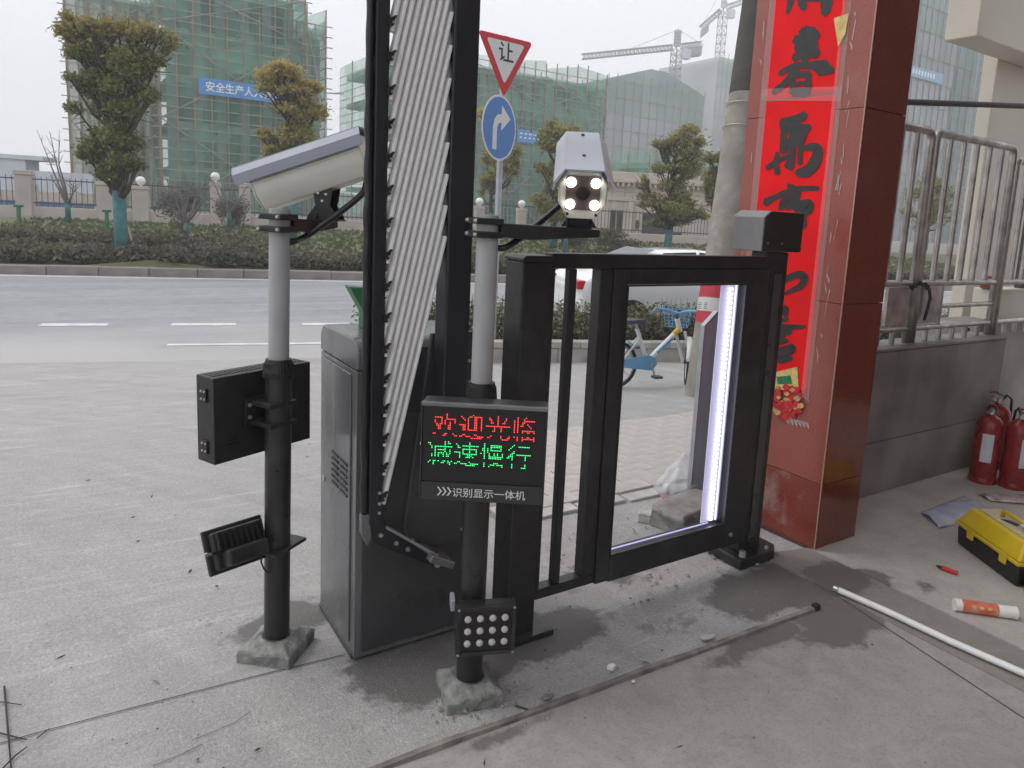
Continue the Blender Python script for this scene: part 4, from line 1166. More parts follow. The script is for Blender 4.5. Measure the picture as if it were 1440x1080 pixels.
# brush characters traced stroke by stroke
def stroke(pts, ws):
    P_ = [onface(*p) for p in pts]
    yz = [V(p[1], p[2]) for p in P_]
    m_ = np.linalg.norm(onface(1130, 200)[1:] - onface(1131, 200)[1:])
    # resample with smoothing
    out = []; wo = []
    n = len(yz)
    for i in range(n - 1):
        p0, p1, p2_, p3 = yz[max(i - 1, 0)], yz[i], yz[i + 1], yz[min(i + 2, n - 1)]
        for k in range(6):
            t_ = k / 6
            out.append(.5 * ((2 * p1) + (p2_ - p0) * t_ + (2 * p0 - 5 * p1 + 4 * p2_ - p3) * t_ * t_ + (3 * p1 - p0 - 3 * p2_ + p3) * t_ ** 3))
            wo.append(ws[i] + (ws[i + 1] - ws[i]) * t_)
    out.append(yz[-1]); wo.append(ws[-1])
    L_, R_ = [], []
    for i, p in enumerate(out):
        d_ = unit(out[min(i + 1, len(out) - 1)] - out[max(i - 1, 0)]); s_ = V(-d_[1], d_[0])
        h = wo[i] * m_ * .58 * (1 + .12 * noise.noise((p[0] * 40, p[1] * 40, 0)))
        L_.append(p + s_ * h); R_.append(p - s_ * h)
    # rounded ends
    def cap(c, a, r, sgn):
        d_ = unit(out[-1] - out[-2]) if sgn > 0 else unit(out[0] - out[1])
        return [c + d_ * r * .8]
    left = cap(out[0], 0, wo[0] * m_ * .5, -1); right = cap(out[-1], 0, wo[-1] * m_ * .5, 1)
    vs = left + L_ + right + R_[::-1]
    return L_, R_, left[0], right[0]
def brush(name, strokes, org, sc, lift):
    q = MB()
    for k, (pts, ws) in enumerate(strokes):
        L_, R_, a, b2 = stroke([(org[0] + p[0] * sc, org[1] + p[1] * sc) for p in pts], [w * sc * (1.35 if sc > .2 else 1.0) for w in ws])
        x_ = FX - lift - k * .00012
        n = len(L_)
        vs = [(x_, *p) for p in L_] + [(x_, *p) for p in R_] + [(x_, *a), (x_, *b2)]
        fs = [(i, i + 1, n + i + 1, n + i) for i in range(n - 1)] + [(2 * n, 0, n), (2 * n + 1, 2 * n - 1, n - 1)]
        q.add(vs, fs)
    return obj(name, q, M['ink'], cup)
S = .1528
brush('brush_character', [([(610, -60), (600, 30), (575, 120)], [50, 55, 30]), ([(700, -60), (710, 20), (735, 80)], [60, 70, 40]), ([(900, -60), (935, 20), (925, 120)], [70, 90, 70]), ([(760, -10), (880, -10)], [30, 35]), ([(560, -40), (960, -60)], [50, 50])], (1020, 0), S, .0042)
brush('brush_character', [([(645, 375), (740, 345), (850, 330)], [70, 60, 75]), ([(700, 295), (820, 300)], [60, 70]), ([(655, 440), (840, 415)], [55, 60]), ([(635, 530), (740, 500), (850, 490)], [60, 45, 70]), ([(745, 265), (750, 420), (735, 570)], [70, 75, 50]),
    ([(505, 675), (640, 610), (800, 600), (900, 625), (1000, 655)], [40, 45, 50, 100, 25]), ([(650, 640), (560, 760), (445, 850)], [60, 55, 45]), ([(620, 700), (622, 855)], [45, 50]), ([(610, 690), (770, 682)], [45, 45]), ([(768, 680), (765, 855)], [45, 55]), ([(640, 770), (750, 765)], [28, 28]), ([(630, 850), (745, 850)], [60, 60])], (1020, 0), S, .0042)
brush('brush_character', [([(550, 85), (640, 60), (740, 15)], [70, 70, 55]), ([(530, 60), (560, 170)], [60, 80]), ([(640, 125), (780, 132)], [50, 50]), ([(540, 180), (540, 345)], [55, 60]), ([(600, 150), (710, 165)], [50, 50]), ([(600, 205), (700, 225)], [40, 40]), ([(735, 150), (690, 300)], [55, 50]), ([(550, 262), (690, 262)], [50, 45]), ([(620, 290), (600, 490)], [60, 70]),
    ([(482, 360), (470, 460), (485, 545)], [35, 45, 50]), ([(390, 500), (470, 440), (570, 395)], [45, 35, 30]), ([(560, 340), (520, 330)], [40, 50]), ([(560, 470), (620, 480)], [40, 60]), ([(690, 325), (800, 305), (855, 340), (825, 450), (750, 530), (660, 540)], [25, 50, 75, 90, 85, 40]), ([(690, 300), (690, 455)], [35, 40])], (1020, 160), S, .0042)
brush('brush_character', [([(375, 815), (420, 790), (520, 740), (660, 692), (860, 688)], [70, 45, 38, 38, 30]), ([(580, 655), (640, 705)], [30, 60]), ([(645, 690), (655, 800), (650, 880)], [40, 55, 50]), ([(520, 845), (550, 785), (690, 740)], [45, 38, 40]), ([(505, 865), (650, 800)], [40, 45]), ([(570, 855), (760, 830), (775, 890), (690, 920)], [40, 60, 60, 40]), ([(690, 880), (695, 960), (725, 1035)], [70, 95, 60])], (1020, 160), S, .0042)
S3 = .2314
brush('brush_character', [([(60, 120), (130, 105), (225, 72), (268, 92), (240, 140), (150, 182), (90, 196)], [14, 22, 26, 30, 24, 10, 8]), ([(120, 60), (95, 150), (60, 210)], [18, 20, 10])], (1070, 370), S3, .0042)
brush('brush_character', [([(150, 268), (150, 312)], [26, 24]), ([(95, 352), (165, 338)], [16, 14]), ([(60, 398), (130, 390), (272, 385)], [22, 24, 10]), ([(110, 430), (182, 418)], [16, 20]), ([(140, 430), (128, 475)], [20, 22]), ([(110, 485), (165, 470)], [14, 14]), ([(120, 528), (200, 508)], [20, 22]), ([(190, 500), (200, 522), (155, 552), (108, 560), (122, 592), (192, 575)], [16, 20, 18, 16, 20, 14])], (1070, 370), S3, .0042)
# printed flower pot at the foot of the couplet
orn = lambda x, y: tuple(atX(1070 + x * S3, 370 + y * S3, FX)[1:])
wallpoly('printed_pot', [orn(60, 670), orn(225, 630), orn(235, 770), orn(65, 770)], .0046, M['cream'])
wallpoly('printed_vase', [orn(100, 690), orn(185, 682), orn(195, 735), orn(105, 735)], .0054, M['vase'])
for k in range(120):
    a = random.uniform(0, 2 * math.pi); rr = math.sqrt(random.random())
    cx_, cy_ = 165 + rr * 95 * math.cos(a), 838 + rr * 98 * math.sin(a)
    r_ = random.uniform(14, 26); a2 = random.uniform(0, 6.28)
    poly = [orn(cx_ + r_ * (1 if i % 2 else .8) * math.cos(a2 + i * .785), cy_ + r_ * .8 * (1 if i % 2 else .8) * math.sin(a2 + i * .785)) for i in range(8)]
    wallpoly('printed_petal', poly, .0056 + k * .00005, M['petalpale'] if random.random() < .16 else M['petal'])
for k in range(6):
    x_ = 150 + k * 24; wallpoly('printed_leaf', [orn(x_, 930 + k * 6), orn(x_ + 26, 945 + k * 6), orn(x_ + 30, 985 + k * 5), orn(x_ + 12, 965 + k * 5)], .0048 + k * .0001, M['taperes'])

# ------------------------------------------------------------------ grey clad wall with steel gate above
WY = 2.200
wall = thing('dwarf_wall', (3.2, WY, 0), 'low wall clad in stained dark grey stone panels beside the granite column', 'wall')
obj('core', MB().box(3.172, 5.10, WY + .012, WY + .20, 0, .850), M['kerb'], wall)
xs_ = [3.174, 3.86, 4.50, 5.10]
for i in range(3):
    for (z0, z1) in ((.018, .331), (.335, .848)):
        o = .25 if z0 < .1 else 0.
        a, b2 = xs_[i], xs_[i + 1]
        obj('stone_panel', MB().box(a + .0015, b2 - .0015, WY, WY + .0115, z0, z1), M['wallgrey'], wall, bevel=.002)
obj('coping', MB().box(3.172, 5.115, WY - .006, WY + .21, .852, .868), M['wallgrey'], wall, bevel=.003)
obj('end_panel', MB().box(5.101, 5.113, WY + .001, WY + .20, .018, .850), M['wallgrey'], wall, bevel=.002)
def leaf(x0, x1, label, nbar, top=2.07):
    t_ = thing('steel_fence_gate', (x0, WY + .09, .87), label, 'fence gate', 'steel gate leaves above the dwarf wall')
    Y = WY + .09; zt, zm, zl2, zb2 = top, 1.217, .950, .870
    r = .024
    def tb(nm, p0, p1, rr=r): return obj(nm, MB().tube(p0, p1, rr, rr, 14), M['stainless'], t_, smooth=True)
    k = .05
    pts = [(x0, Y, zb2), (x0, Y, zt - k)] + [(x0 + k * (1 - math.cos(a)), Y, zt - k + k * math.sin(a)) for a in np.linspace(.2, 1.57, 6)] + \
          [(x1 - k * (1 - math.cos(a)), Y, zt - k + k * math.sin(a)) for a in np.linspace(1.57, .2, 6)] + [(x1, Y, zt - k), (x1, Y, zb2)]
    obj('frame', MB().sweep(pts, r, 14), M['stainless'], t_, smooth=2)
    tb('rail', (x0, Y, zm), (x1, Y, zm), .019); tb('rail', (x0, Y, zl2), (x1, Y, zl2), .017); 
    for i in range(nbar):
        x = x0 + (x1 - x0) * (i + 1) / (nbar + 1)
        tb('bar', (x, Y, zm), (x, Y, zt - .01), .017)
        tb('short_bar', (x, Y, zb2), (x, Y, zl2), .016)
    return t_, Y
f1, FYY = leaf(3.175, 4.075, 'stainless bar gate leaf half hidden behind the granite column', 5)
f2, _ = leaf(4.122, 5.045, 'stainless bar gate leaf with rounded corners beside the beige pier', 5)
leaf(5.10, 6.3, 'stainless bar gate leaf with lower top rail past the rounded leaf', 7, 2.0)
obj('lock_plate', MB().box(3.82, 4.03, FYY - .012, FYY + .012, .975, 1.195), M['stainless'], f1, bevel=.002)
obj('lock_plate', MB().box(4.15, 4.38, FYY - .012, FYY + .012, .975, 1.195), M['stainless'], f2, bevel=.002)
obj('rail', MB().tube((4.395, FYY, 1.075), (5.045, FYY, 1.075), .015, .015, 12), M['stainless'], f2, smooth=True)
obj('mid_post', MB().tube((4.395, FYY, .955), (4.395, FYY, 1.21), .015, .015, 12), M['stainless'], f2, smooth=True)
ch = thing('lock_chain', (4.10, FYY - .03, 1.2), 'dark chain looped round the meeting stiles of the steel gate', 'chain')
for i in range(9):
    a = -.9 + i * .25
    p = V(4.10 + .085 * math.sin(a * 1.6), FYY - .028, 1.205 + .012 * math.cos(a * 3))
    obj('chain_link', MB().torus(p, (0, 1, .6 if i % 2 else -.6), .014, .0045, 12, 6), M['black'], ch, smooth=2)
obj('chain_tail', MB().sweep([(4.20, FYY - .03, 1.19), (4.22, FYY - .032, 1.13), (4.205, FYY - .03, 1.05), (4.19, FYY - .03, 1.0)], .009, 8), M['black'], ch, smooth=2)
# beige gatehouse pier and its ledges, right
pier = thing('gatehouse_pier', (5.6, 3.3, 0), 'beige rendered gatehouse wall with projecting upper block beyond the steel gate', 'building')
pY = 3.2
pl = atY(1393, 160, pY)[0]; ov = atY(1377, 30, pY - .25)
obj('wall', MB().box(pl, pl + 4, pY, pY + .12, 0, 4.8), M['beige'], pier, bevel=.01)
z_ov = atY(1379, 52, pY - .25)[2]
obj('upper_block', MB().box(ov[0], ov[0] + 5, pY - .25, pY - .003, z_ov, 4.79), M['beige'], pier, bevel=.01)
obj('side_wall', MB().box(5.25, 9, WY + .35, pY - .26, 0, .86), M['wallgrey'], pier)
lz0, lz1 = atY(1410, 450, 2.45)[2], atY(1410, 407, 2.45)[2]
lx = atY(1397, 430, 2.45)[0]
obj('ledge', MB().box(lx, 9, 2.45, 2.60, lz0, lz1), M['beige'], pier, bevel=.008)
obj('recess_wall', MB().box(5.118, 9, WY + .215, WY + .24, 0, lz0), M['wallgrey'], pier)
obj('mullion', MB().box(lx + .42, lx + .47, 2.46, 2.52, lz1 + .002, 2.6), M['iron'], pier, bevel=.004)
obj('mullion', MB().box(lx + .62, lx + .74, 2.44, 2.52, lz1 + .002, 2.6), M['iron'], pier, bevel=.004)
obj('mullion', MB().box(lx - .02, lx + .03, 2.455, 2.55, lz1 + .003, lz1 + .09), pm('rust_bracket', (.16, .05, .03), .8), pier)
p0, p1 = atY(1272, 154, WY + .12), atY(1470, 154, WY + .12)
tag(obj('overhead_pipe', MB().tube(V(3.172, WY + .12, p0[2] - .03), p1 + (p1 - p0) * .8, .017, .017, 12), M['iron'], smooth=True), 'dark steel pipe running level above the steel gate leaves', 'pipe')

# gate roof shading the gateway, plus added unseen walls behind and right
roof = thing('gateway_canopy', (3, -2, 4.6), 'flat concrete gateway canopy over the entrance carried by the granite column', 'canopy')
obj('roof_slab', MB().box(1.5, 5.9, -4.2, 1.93, 5.00, 5.3), M['beige'], roof)
obj('beam', MB().box(2.2, 4.6, 1.931, 2.6, 4.9, 5.6), M['tile'], roof)
obj('unseen_back_wall', MB().box(-2, 6.0, -6.3, -6.003, 0, 5.2), M['wallgrey'], roof)  # unseen, added to give dark reflections
obj('unseen_right_wall', MB().box(5.7, 5.9, -6.0, 1.5, 0, 4.999), M['tile'], roof)  # unseen, added so the column front reflects something dark

# ------------------------------------------------------------------ things on the right-hand floor
FZ = .016
def extinguisher(x, y, rz, label, grp='fire extinguishers by the dwarf wall'):
    t_ = thing('fire_extinguisher', (x, y, FZ), label, 'fire extinguisher', grp)
    c_, s_ = math.cos(rz), math.sin(rz)
    q = MB(org=(x, y, FZ)); R = .075
    q.lathe([(R * .9, 0), (R, .006), (R, .345), (R * .93, .375), (R * .7, .402), (R * .36, .418), (.02, .425)], n=28); obj('cylinder', q, M['extred'], t_, smooth=True)
    q = MB(org=(x, y, FZ)); q.lathe([(R * 1.03, 0), (R * 1.03, .03), (R * 1.0, .034)], n=28); obj('base_ring', q, M['extred'], t_, smooth=True)
    q = MB(org=(x, y, FZ))
    vs = []; fs = []
    for i in range(9):
        a = rz - .42 + .84 * i / 8
        for z in (.14, .315): vs.append((math.cos(a) * R * 1.012, math.sin(a) * R * 1.012, z))
    for i in range(8): fs.append((2 * i, 2 * i + 2, 2 * i + 3, 2 * i + 1))
    q.add(vs, fs); obj('label_plate', q, M['paperwhite'], t_, smooth=2)
    ax = ((c_, s_, 0), (-s_, c_, 0), (0, 0, 1))
    q = MB(org=(x, y, FZ), ax=ax); q.tube((0, 0, .42), (0, 0, .455), .018, .016, 14); obj('valve', q, M['steel'], t_, smooth=True)
    q = MB(org=(x, y, FZ), ax=ax); q.prism([(-.02, .452), (.07, .462), (.095, .452), (.095, .458), (.07, .472), (-.02, .464)], -.009, .009, axis=1); obj('lower_handle', q, M['steel'], t_, bevel=.001)
    q = MB(org=(x, y, FZ), ax=ax); q.prism([(-.025, .468), (.06, .500), (.10, .498), (.10, .504), (.06, .507), (-.025, .478)], -.009, .009, axis=1); obj('lever', q, M['extred'], t_, bevel=.001)
    q = MB(org=(x, y, FZ), ax=ax); q.sweep([(-.015, 0, .44), (-.05, .01, .475), (-.088, .02, .45), (-.098, .02, .36), (-.092, .02, .25), (-.088, .015, .16)], .008, 8); obj('hose', q, M['rubber'], t_, smooth=2)
    q = MB(org=(x, y, FZ), ax=ax); q.tube((-.088, .015, .165), (-.086, .015, .09), .009, .013, 10); obj('nozzle', q, M['blackplastic'], t_, smooth=True)
    q = MB(org=(x, y, FZ), ax=ax); q.tube((.018, -.012, .44), (.030, -.024, .44), .012, .012, 12); obj('gauge', q, M['steel'], t_, smooth=True)
    return t_
e_ = gnd(1385, 686); extinguisher(e_[0] + .06, e_[1] + .05, rad(205), 'red fire extinguisher with white label nearest the end of the stone panels')
e_ = gnd(1428, 694); extinguisher(e_[0] + .06, e_[1] + .05, rad(240), 'red fire extinguisher in front of two others, beside the yellow toolbox')
e_ = gnd(1391, 672); extinguisher(e_[0] + .22, e_[1] + .10, rad(170), 'red fire extinguisher standing furthest back against the dwarf wall')

# toolbox
TA, TB = gnd(1342, 763, FZ), gnd(1427, 827, FZ)
u3 = unit(TB - TA); v3 = V(-u3[1], u3[0], 0)
if v3[0] < 0: v3 = -v3
LT = np.linalg.norm(TB - TA); WT = .235
tb = thing('toolbox', (*(TA + u3 * LT / 2 + v3 * WT / 2)[:2], FZ), 'yellow lidded black plastic toolbox lying on the concrete floor', 'toolbox')
q = MB(org=TA, ax=(u3, v3, (0, 0, 1)))
def taper(q, x0, x1, y0, y1, z0, z1, ins):
    q.add([(x0 + ins, y0 + ins, z0), (x1 - ins, y0 + ins, z0), (x1 - ins, y1 - ins, z0), (x0 + ins, y1 - ins, z0), (x0, y0, z1), (x1, y0, z1), (x1, y1, z1), (x0, y1, z1)],
          [(0, 3, 2, 1), (4, 5, 6, 7), (0, 1, 5, 4), (1, 2, 6, 5), (2, 3, 7, 6), (3, 0, 4, 7)])
taper(q, 0, LT, 0, WT, 0, .098, .008); obj('tray', q, M['blackplastic'], tb, bevel=.012, seg=3)
q = MB(org=TA, ax=(u3, v3, (0, 0, 1))); q.box(-.008, LT + .008, -.008, WT + .008, .099, .116); obj('rim', q, M['yellow'], tb, bevel=.005)
q = MB(org=TA, ax=(u3, v3, (0, 0, 1)))
q.add([(-.004, -.004, .117), (LT + .004, -.004, .117), (LT + .004, WT + .004, .117), (-.004, WT + .004, .117), (.03, .038, .195), (LT - .03, .038, .195), (LT - .03, WT - .038, .195), (.03, WT - .038, .195)],
      [(0, 3, 2, 1), (4, 5, 6, 7), (0, 1, 5, 4), (1, 2, 6, 5), (2, 3, 7, 6), (3, 0, 4, 7)]); obj('lid', q, M['yellow'], tb, bevel=.010, seg=3)
q = MB(org=TA, ax=(u3, v3, (0, 0, 1))); q.box(.05, LT - .05, .062, WT - .062, .1955, .1995); obj('lid_inlay', q, pm('pale_lid_inlay', (.55, .47, .32), .5, 0, .2, 18), tb, bevel=.004)
q = MB(org=TA, ax=(u3, v3, (0, 0, 1))); q.prism([(.17, .085), (.25, .11), (.23, .14), (.18, .12)], .1998, .2012); obj('lid_slot', q, M['blackplastic'], tb)
q = MB(org=TA, ax=(u3, v3, (0, 0, 1)))
q.sweep([(.14, WT / 2, .199), (.14, WT / 2, .222), (.16, WT / 2, .230), (.29, WT / 2, .230), (.31, WT / 2, .222), (.31, WT / 2, .199)], .009, 8); obj('handle', q, M['yellow'], tb, smooth=2)
for x_ in (.10, .33):
    q = MB(org=TA, ax=(u3, v3, (0, 0, 1))); q.box(x_, x_ + .045, -.016, -.0085, .075, .125); obj('latch', q, M['yellow'], tb, bevel=.003)
for i in range(7):
    q = MB(org=TA, ax=(u3, v3, (0, 0, 1))); q.box(.03 + i * .058, .055 + i * .058, -.004, .004, .085, .0985); obj('tray_rib', q, M['blackplastic'], tb, bevel=.002)
# crumpled bag on the lid
def crumple(name, c, r, flat, mat, label, cat, seed=0, n=3):
    import bmesh
    bm = bmesh.new(); bmesh.ops.create_icosphere(bm, subdivisions=n, radius=1)
    for v_ in bm.verts:
        p = v_.co.copy(); k_ = 1 + .45 * noise.noise(p * 1.9 + Vector((seed, 0, 0))) + .22 * noise.noise(p * 5 + Vector((0, seed, 0)))
        v_.co = Vector((p.x * r[0] * k_, p.y * r[1] * k_, max(-flat, p.z * r[2] * k_)))
    me = bpy.data.meshes.new(name); bm.to_mesh(me); bm.free(); me.materials.append(mat)
    o = link(bpy.data.objects.new(name, me)); o.location = c
    zmin = min(v_.co.z for v_ in me.vertices); o.location.z = c[2] - zmin
    return tag(o, label, cat)
crumple('foil_bag', TA + u3 * .30 + v3 * .15 + V(0, 0, .199), (.06, .045, .022), .02, pm('crumpled_film', (.45, .47, .52), .2, .3, .3, 30), 'crumpled silvery plastic wrapper lying on the toolbox lid', 'wrapper', 3)
# papers
def leaflet(name, px, z, mat, label, curl=.02):
    P_ = [gnd(*p, FZ) for p in px]
    q = MB(); n = 8
    vs = []; fs = []
    for i in range(n + 1):
        for j in range(n + 1):
            a, b2 = i / n, j / n
            p = (P_[0] * (1 - a) + P_[1] * a) * (1 - b2) + (P_[3] * (1 - a) + P_[2] * a) * b2
            vs.append((p[0], p[1], FZ + z + .006 + curl * (math.sin(a * 3.1) * .6 + noise.noise((a * 2.5, b2 * 2.5, px[0][0])) * .4)))
    for i in range(n):
        for j in range(n): fs.append((i * (n + 1) + j, (i + 1) * (n + 1) + j, (i + 1) * (n + 1) + j + 1, i * (n + 1) + j + 1))
    q.add(vs, fs); o = obj(name, q, mat, smooth=2); sm_ = o.modifiers.new('thick', 'SOLIDIFY'); sm_.thickness = .001
    return tag(o, label, 'leaflet'), P_
M['leaflet'] = pm('printed_leaflet', (.55, .56, .62), .5, 0, .0, 9, col2=(.30, .33, .48))
leaflet('leaflet', ((1294, 722), (1320, 744), (1395, 728), (1356, 698)), .0, M['leaflet'], 'curled pale blue printed leaflet on the floor behind the toolbox', .035)
leaflet('magazine', ((1374, 696), (1392, 706), (1462, 712), (1440, 698)), .004, pm('magazine_cover', (.58, .52, .53), .4, 0, 0, 14, col2=(.10, .05, .09)), 'dark picture magazine with pale border on the floor before the extinguishers', .01)
# red marker pen, sealant tube, conduit
def lying(name, p0, p1, r, label, cat):
    p0 = gnd(*p0, FZ + r); p1 = gnd(*p1, FZ + r); return p0, p1
p0, p1 = lying('', (1321, 797), (1346, 806), .011, '', '')
tpen = thing('red_stick', p0, 'short red plastic pen lying on the floor near the toolbox', 'pen')
dp = unit(p1 - p0)
obj('barrel', MB().tube(p0 + dp * .012, p1, .0115, .011, 8), M['redplastic'], tpen, smooth=True)
obj('tip', MB().tube(p0 + dp * .0115, p0 - dp * .012, .009, .004, 8), M['blackplastic'], tpen, smooth=True)
p0, p1 = lying('', (1343, 850), (1428, 862), .024, '', '')
dp = unit(p1 - p0); LS = np.linalg.norm(p1 - p0)
ts = thing('sealant_tube', p0, 'white sealant cartridge with orange-red label lying on the floor', 'sealant tube')
obj('cartridge', MB().tube(p0, p1, .0240, .0240, 24), M['white'], ts, smooth=True)
obj('printed_band', MB().tube(p0 + dp * LS * .10, p0 + dp * LS * .70, .0244, .0244, 24, cap=False), pm('orange_red_label', (.62, .06, .025), .4, 0, 0, 26, col2=(.66, .35, .25)), ts, smooth=2)
obj('end_ring', MB().tube(p0 - dp * .004, p0 + dp * .006, .0252, .0252, 24), M['white'], ts, smooth=True)
obj('end_ring', MB().tube(p1 - dp * .006, p1 + dp * .003, .0252, .0252, 24), M['white'], ts, smooth=True)
for k_ in range(3):
    c_ = p0 + dp * LS * (.28 + .13 * k_); uu = unit(CAM - c_); uu = unit(uu - dp * (uu @ dp))
    q = MB(org=c_ + uu * .0247, ax=(dp, np.cross(uu, dp), uu)); q.prism([(.008 * math.cos(a), .006 * math.sin(a)) for a in np.linspace(0, 6.283, 9)[:-1]], -.001, .0006); obj('label_mark', q, M['cream'], ts)
obj('plunger', MB().tube(p1 + dp * .0031, p1 + dp * .005, .019, .019, 20), M['white'], ts, smooth=True)
a_, b_ = gnd(1180, 830, FZ + .013), gnd(1440, 947, FZ + .013)
pts = [a_, a_ * .7 + b_ * .3 + V(.004, 0, 0), a_ * .35 + b_ * .65 - V(.006, 0, 0), b_, b_ + (b_ - a_) * .6 + V(.02, 0, 0), b_ + (b_ - a_) * 1.4]
tc_ = thing('white_conduit', a_, 'long thin white plastic conduit pipe lying along the floor joint', 'conduit')
obj('pipe', MB().sweep(pts, .0125, 14), M['white'], tc_, smooth=True)
dp = unit(a_ - pts[1])
obj('pipe_socket', MB().tube(a_ + dp * .002, a_ + dp * .022, .0135, .0125, 14), M['steel'], tc_, smooth=True)
# bottle at the toolbox corner
bt = gnd(1436, 832, FZ)
q = MB(org=(bt[0] + .03, bt[1] - .03, FZ)); q.lathe([(.030, 0), (.032, .006), (.032, .06), (.026, .075), (.014, .085), (.013, .10)], n=20)
tg = thing('small_bottle', (bt[0] + .03, bt[1] - .03, FZ), 'small dark green bottle standing against the toolbox corner', 'bottle')
obj('flask', q, M['greendk'], tg, smooth=True)
q = MB(org=(bt[0] + .03, bt[1] - .03, FZ)); q.lathe([(.015, .1005), (.015, .115), (.012, .117)], n=16); obj('bottle_cap', q, M['blackplastic'], tg, smooth=True)

# ------------------------------------------------------------------ rubble just behind the glass
rb = gnd(955, 735)
q = MB(); 
M['rubble'] = pm('broken_concrete', (.30, .285, .27), .95, 0, .35, 10, .7, 30, dirt=.4, dscale=12, dirtcol=(.14, .135, .13), dist=.012)
def chunk(name, c, sx, sy, sz, rz, label, mat=None, seed=0):
    import bmesh
    bm = bmesh.new(); bmesh.ops.create_cube(bm, size=1); bmesh.ops.subdivide_edges(bm, edges=bm.edges[:], cuts=3, use_grid_fill=True)
    for v_ in bm.verts:
        p = v_.co.copy(); k_ = noise.noise(p * 2.2 + Vector((seed * 3.1, seed, 0))) * .16
        v_.co = Vector((p.x * sx * (1 + k_), p.y * sy * (1 + k_), p.z * sz * (1 + k_ * .8)))
    me = bpy.data.meshes.new(name); bm.to_mesh(me); bm.free(); me.materials.append(mat or M['rubble'])
    o = link(bpy.data.objects.new(name, me)); o.rotation_euler = (0, 0, rz)
    zmin = min(v_.co.z for v_ in me.vertices); o.location = (c[0], c[1], gz(c[0], c[1]) - zmin - .003)
    b = o.modifiers.new('bevel', 'BEVEL'); b.width = .006; b.limit_method = 'ANGLE'
    return tag(o, label, 'rubble')
chunk('concrete_lump', gnd(968, 732), .36, .20, .12, .15, 'broken grey concrete block lying behind the glass gate', seed=1)
chunk('concrete_lump', gnd(908, 728), .07, .07, .055, .6, 'fist-sized pale rubble piece beside the concrete block', M['kerblight'], seed=4)
bc = gnd(945, 708)
import bmesh
bm = bmesh.new(); bmesh.ops.create_icosphere(bm, subdivisions=4, radius=1)
for v_ in bm.verts:
    p = v_.co.copy(); tpr = 1 - .62 * max(0, p.z)
    k_ = 1 + .18 * noise.noise(p * 2.2) + .10 * noise.noise(p * 6)
    v_.co = Vector((p.x * .17 * tpr * k_, p.y * .10 * tpr * k_, p.z * .125 * k_ + .03 * max(0, p.z) ** 3))
me = bpy.data.meshes.new('plastic_bag'); bm.to_mesh(me); bm.free(); me.materials.append(M['bag'])
me.polygons.foreach_set('use_smooth', [True] * len(me.polygons))
o = link(bpy.data.objects.new('plastic_bag', me)); bb = gnd(962, 700); o.location = (bb[0], bb[1] + .02, gz(bb[0], bb[1]) + .125)
tag(o, 'translucent white plastic bag standing behind the concrete block', 'bag')
cn = proj_ground(936, 703)
tcan = thing('drink_can', cn, 'small white and red tin beside the plastic bag', 'tin')
obj('tin_body', MB(org=cn).lathe([(.017, 0), (.019, .004), (.019, .05), (.018, .052)], n=18), M['redplastic'], tcan, smooth=True)
obj('tin_top', MB(org=cn).lathe([(.0188, .0525), (.0188, .088), (.016, .092)], n=18), M['white'], tcan, smooth=True)
# pale blue board added for a reflection in the gate glass
bY = 2.62
bp_ = [atY(1031, 440, bY), atY(1009, 441, bY), atY(992, 459, bY), atY(983, 700, bY), atY(1008, 705, bY)]
zb2 = gz(2.7, bY)
poly = [(bp_[0][0] + .02, bp_[0][2]), (bp_[1][0], bp_[1][2]), (bp_[2][0], bp_[2][2]), (bp_[2][0], zb2), (bp_[0][0] + .02, zb2)]
tbd = thing('blue_reflection', (poly[3][0], bY, zb2), 'pale blue board added for a reflection in the gate glass, top corner clipped', 'standin')
obj('standin', MB().prism(poly, bY, bY + .02, axis=1), M['bluereflect'], tbd)
ed = [(poly[2][0] - .010, poly[3][1]), (poly[2][0] - .010, poly[2][1] + .004), (poly[1][0] - .006, poly[1][1] + .012), (poly[0][0], poly[0][1] + .012), (poly[0][0], poly[0][1] + .001), (poly[1][0], poly[1][1] + .001), (poly[2][0] - .0005, poly[2][1]), (poly[2][0] - .0005, poly[3][1])]
q = MB()
for i in range(3):
    a, b2, c, d_ = ed[i], ed[i + 1], ed[6 - i], ed[7 - i]
    q.prism([a, b2, c, d_], bY - .004, bY + .024, axis=1)
obj('reflection_edge', q, M['galv'], tbd)

# debris
def pebbles(name, n, boxx, boxy, smin, smax, mat, label, seed):
    r = random.Random(seed); q = MB()
    for i in range(n):
        x, y = r.uniform(*boxx), r.uniform(*boxy); s_ = r.uniform(smin, smax) * (1 if r.random() < .85 else 1.8)
        z = gz(x, y) + .004
        vs = []
        for (a, b2, c) in ((1, 0, 0), (-1, 0, 0), (0, 1, 0), (0, -1, 0), (0, 0, 1), (0, 0, -.4), (.7, .7, .3), (-.6, .7, .4)):
            vs.append((x + a * s_ * r.uniform(.6, 1.3), y + b2 * s_ * r.uniform(.6, 1.3), z + s_ * .4 + c * s_ * r.uniform(.4, .9)))
        q.add(vs, [(0, 6, 4), (6, 2, 4), (2, 7, 4), (7, 1, 4), (1, 3, 4), (3, 0, 4), (0, 2, 6), (2, 1, 7), (0, 5, 2), (2, 5, 1), (1, 5, 3), (3, 5, 0)])
    o = obj(name, q, mat, kind='stuff'); o['label'] = label; o['category'] = 'debris'; return o
M['grit'] = pm('grit', (.30, .28, .265), .95, 0, .5, 40)
M['gritd'] = pm('dark_grit', (.09, .085, .08), .95, 0, .5, 40)
pebbles('loose_grit', 420, (.2, 3.0), (1.0, 2.7), .0012, .0042, M['grit'], 'loose pale grit scattered over the concrete floor', 1)
pebbles('dark_grit', 170, (-.4, 2.9), (.9, 2.9), .0012, .004, M['gritd'], 'dark specks of grit scattered over the concrete floor', 2)
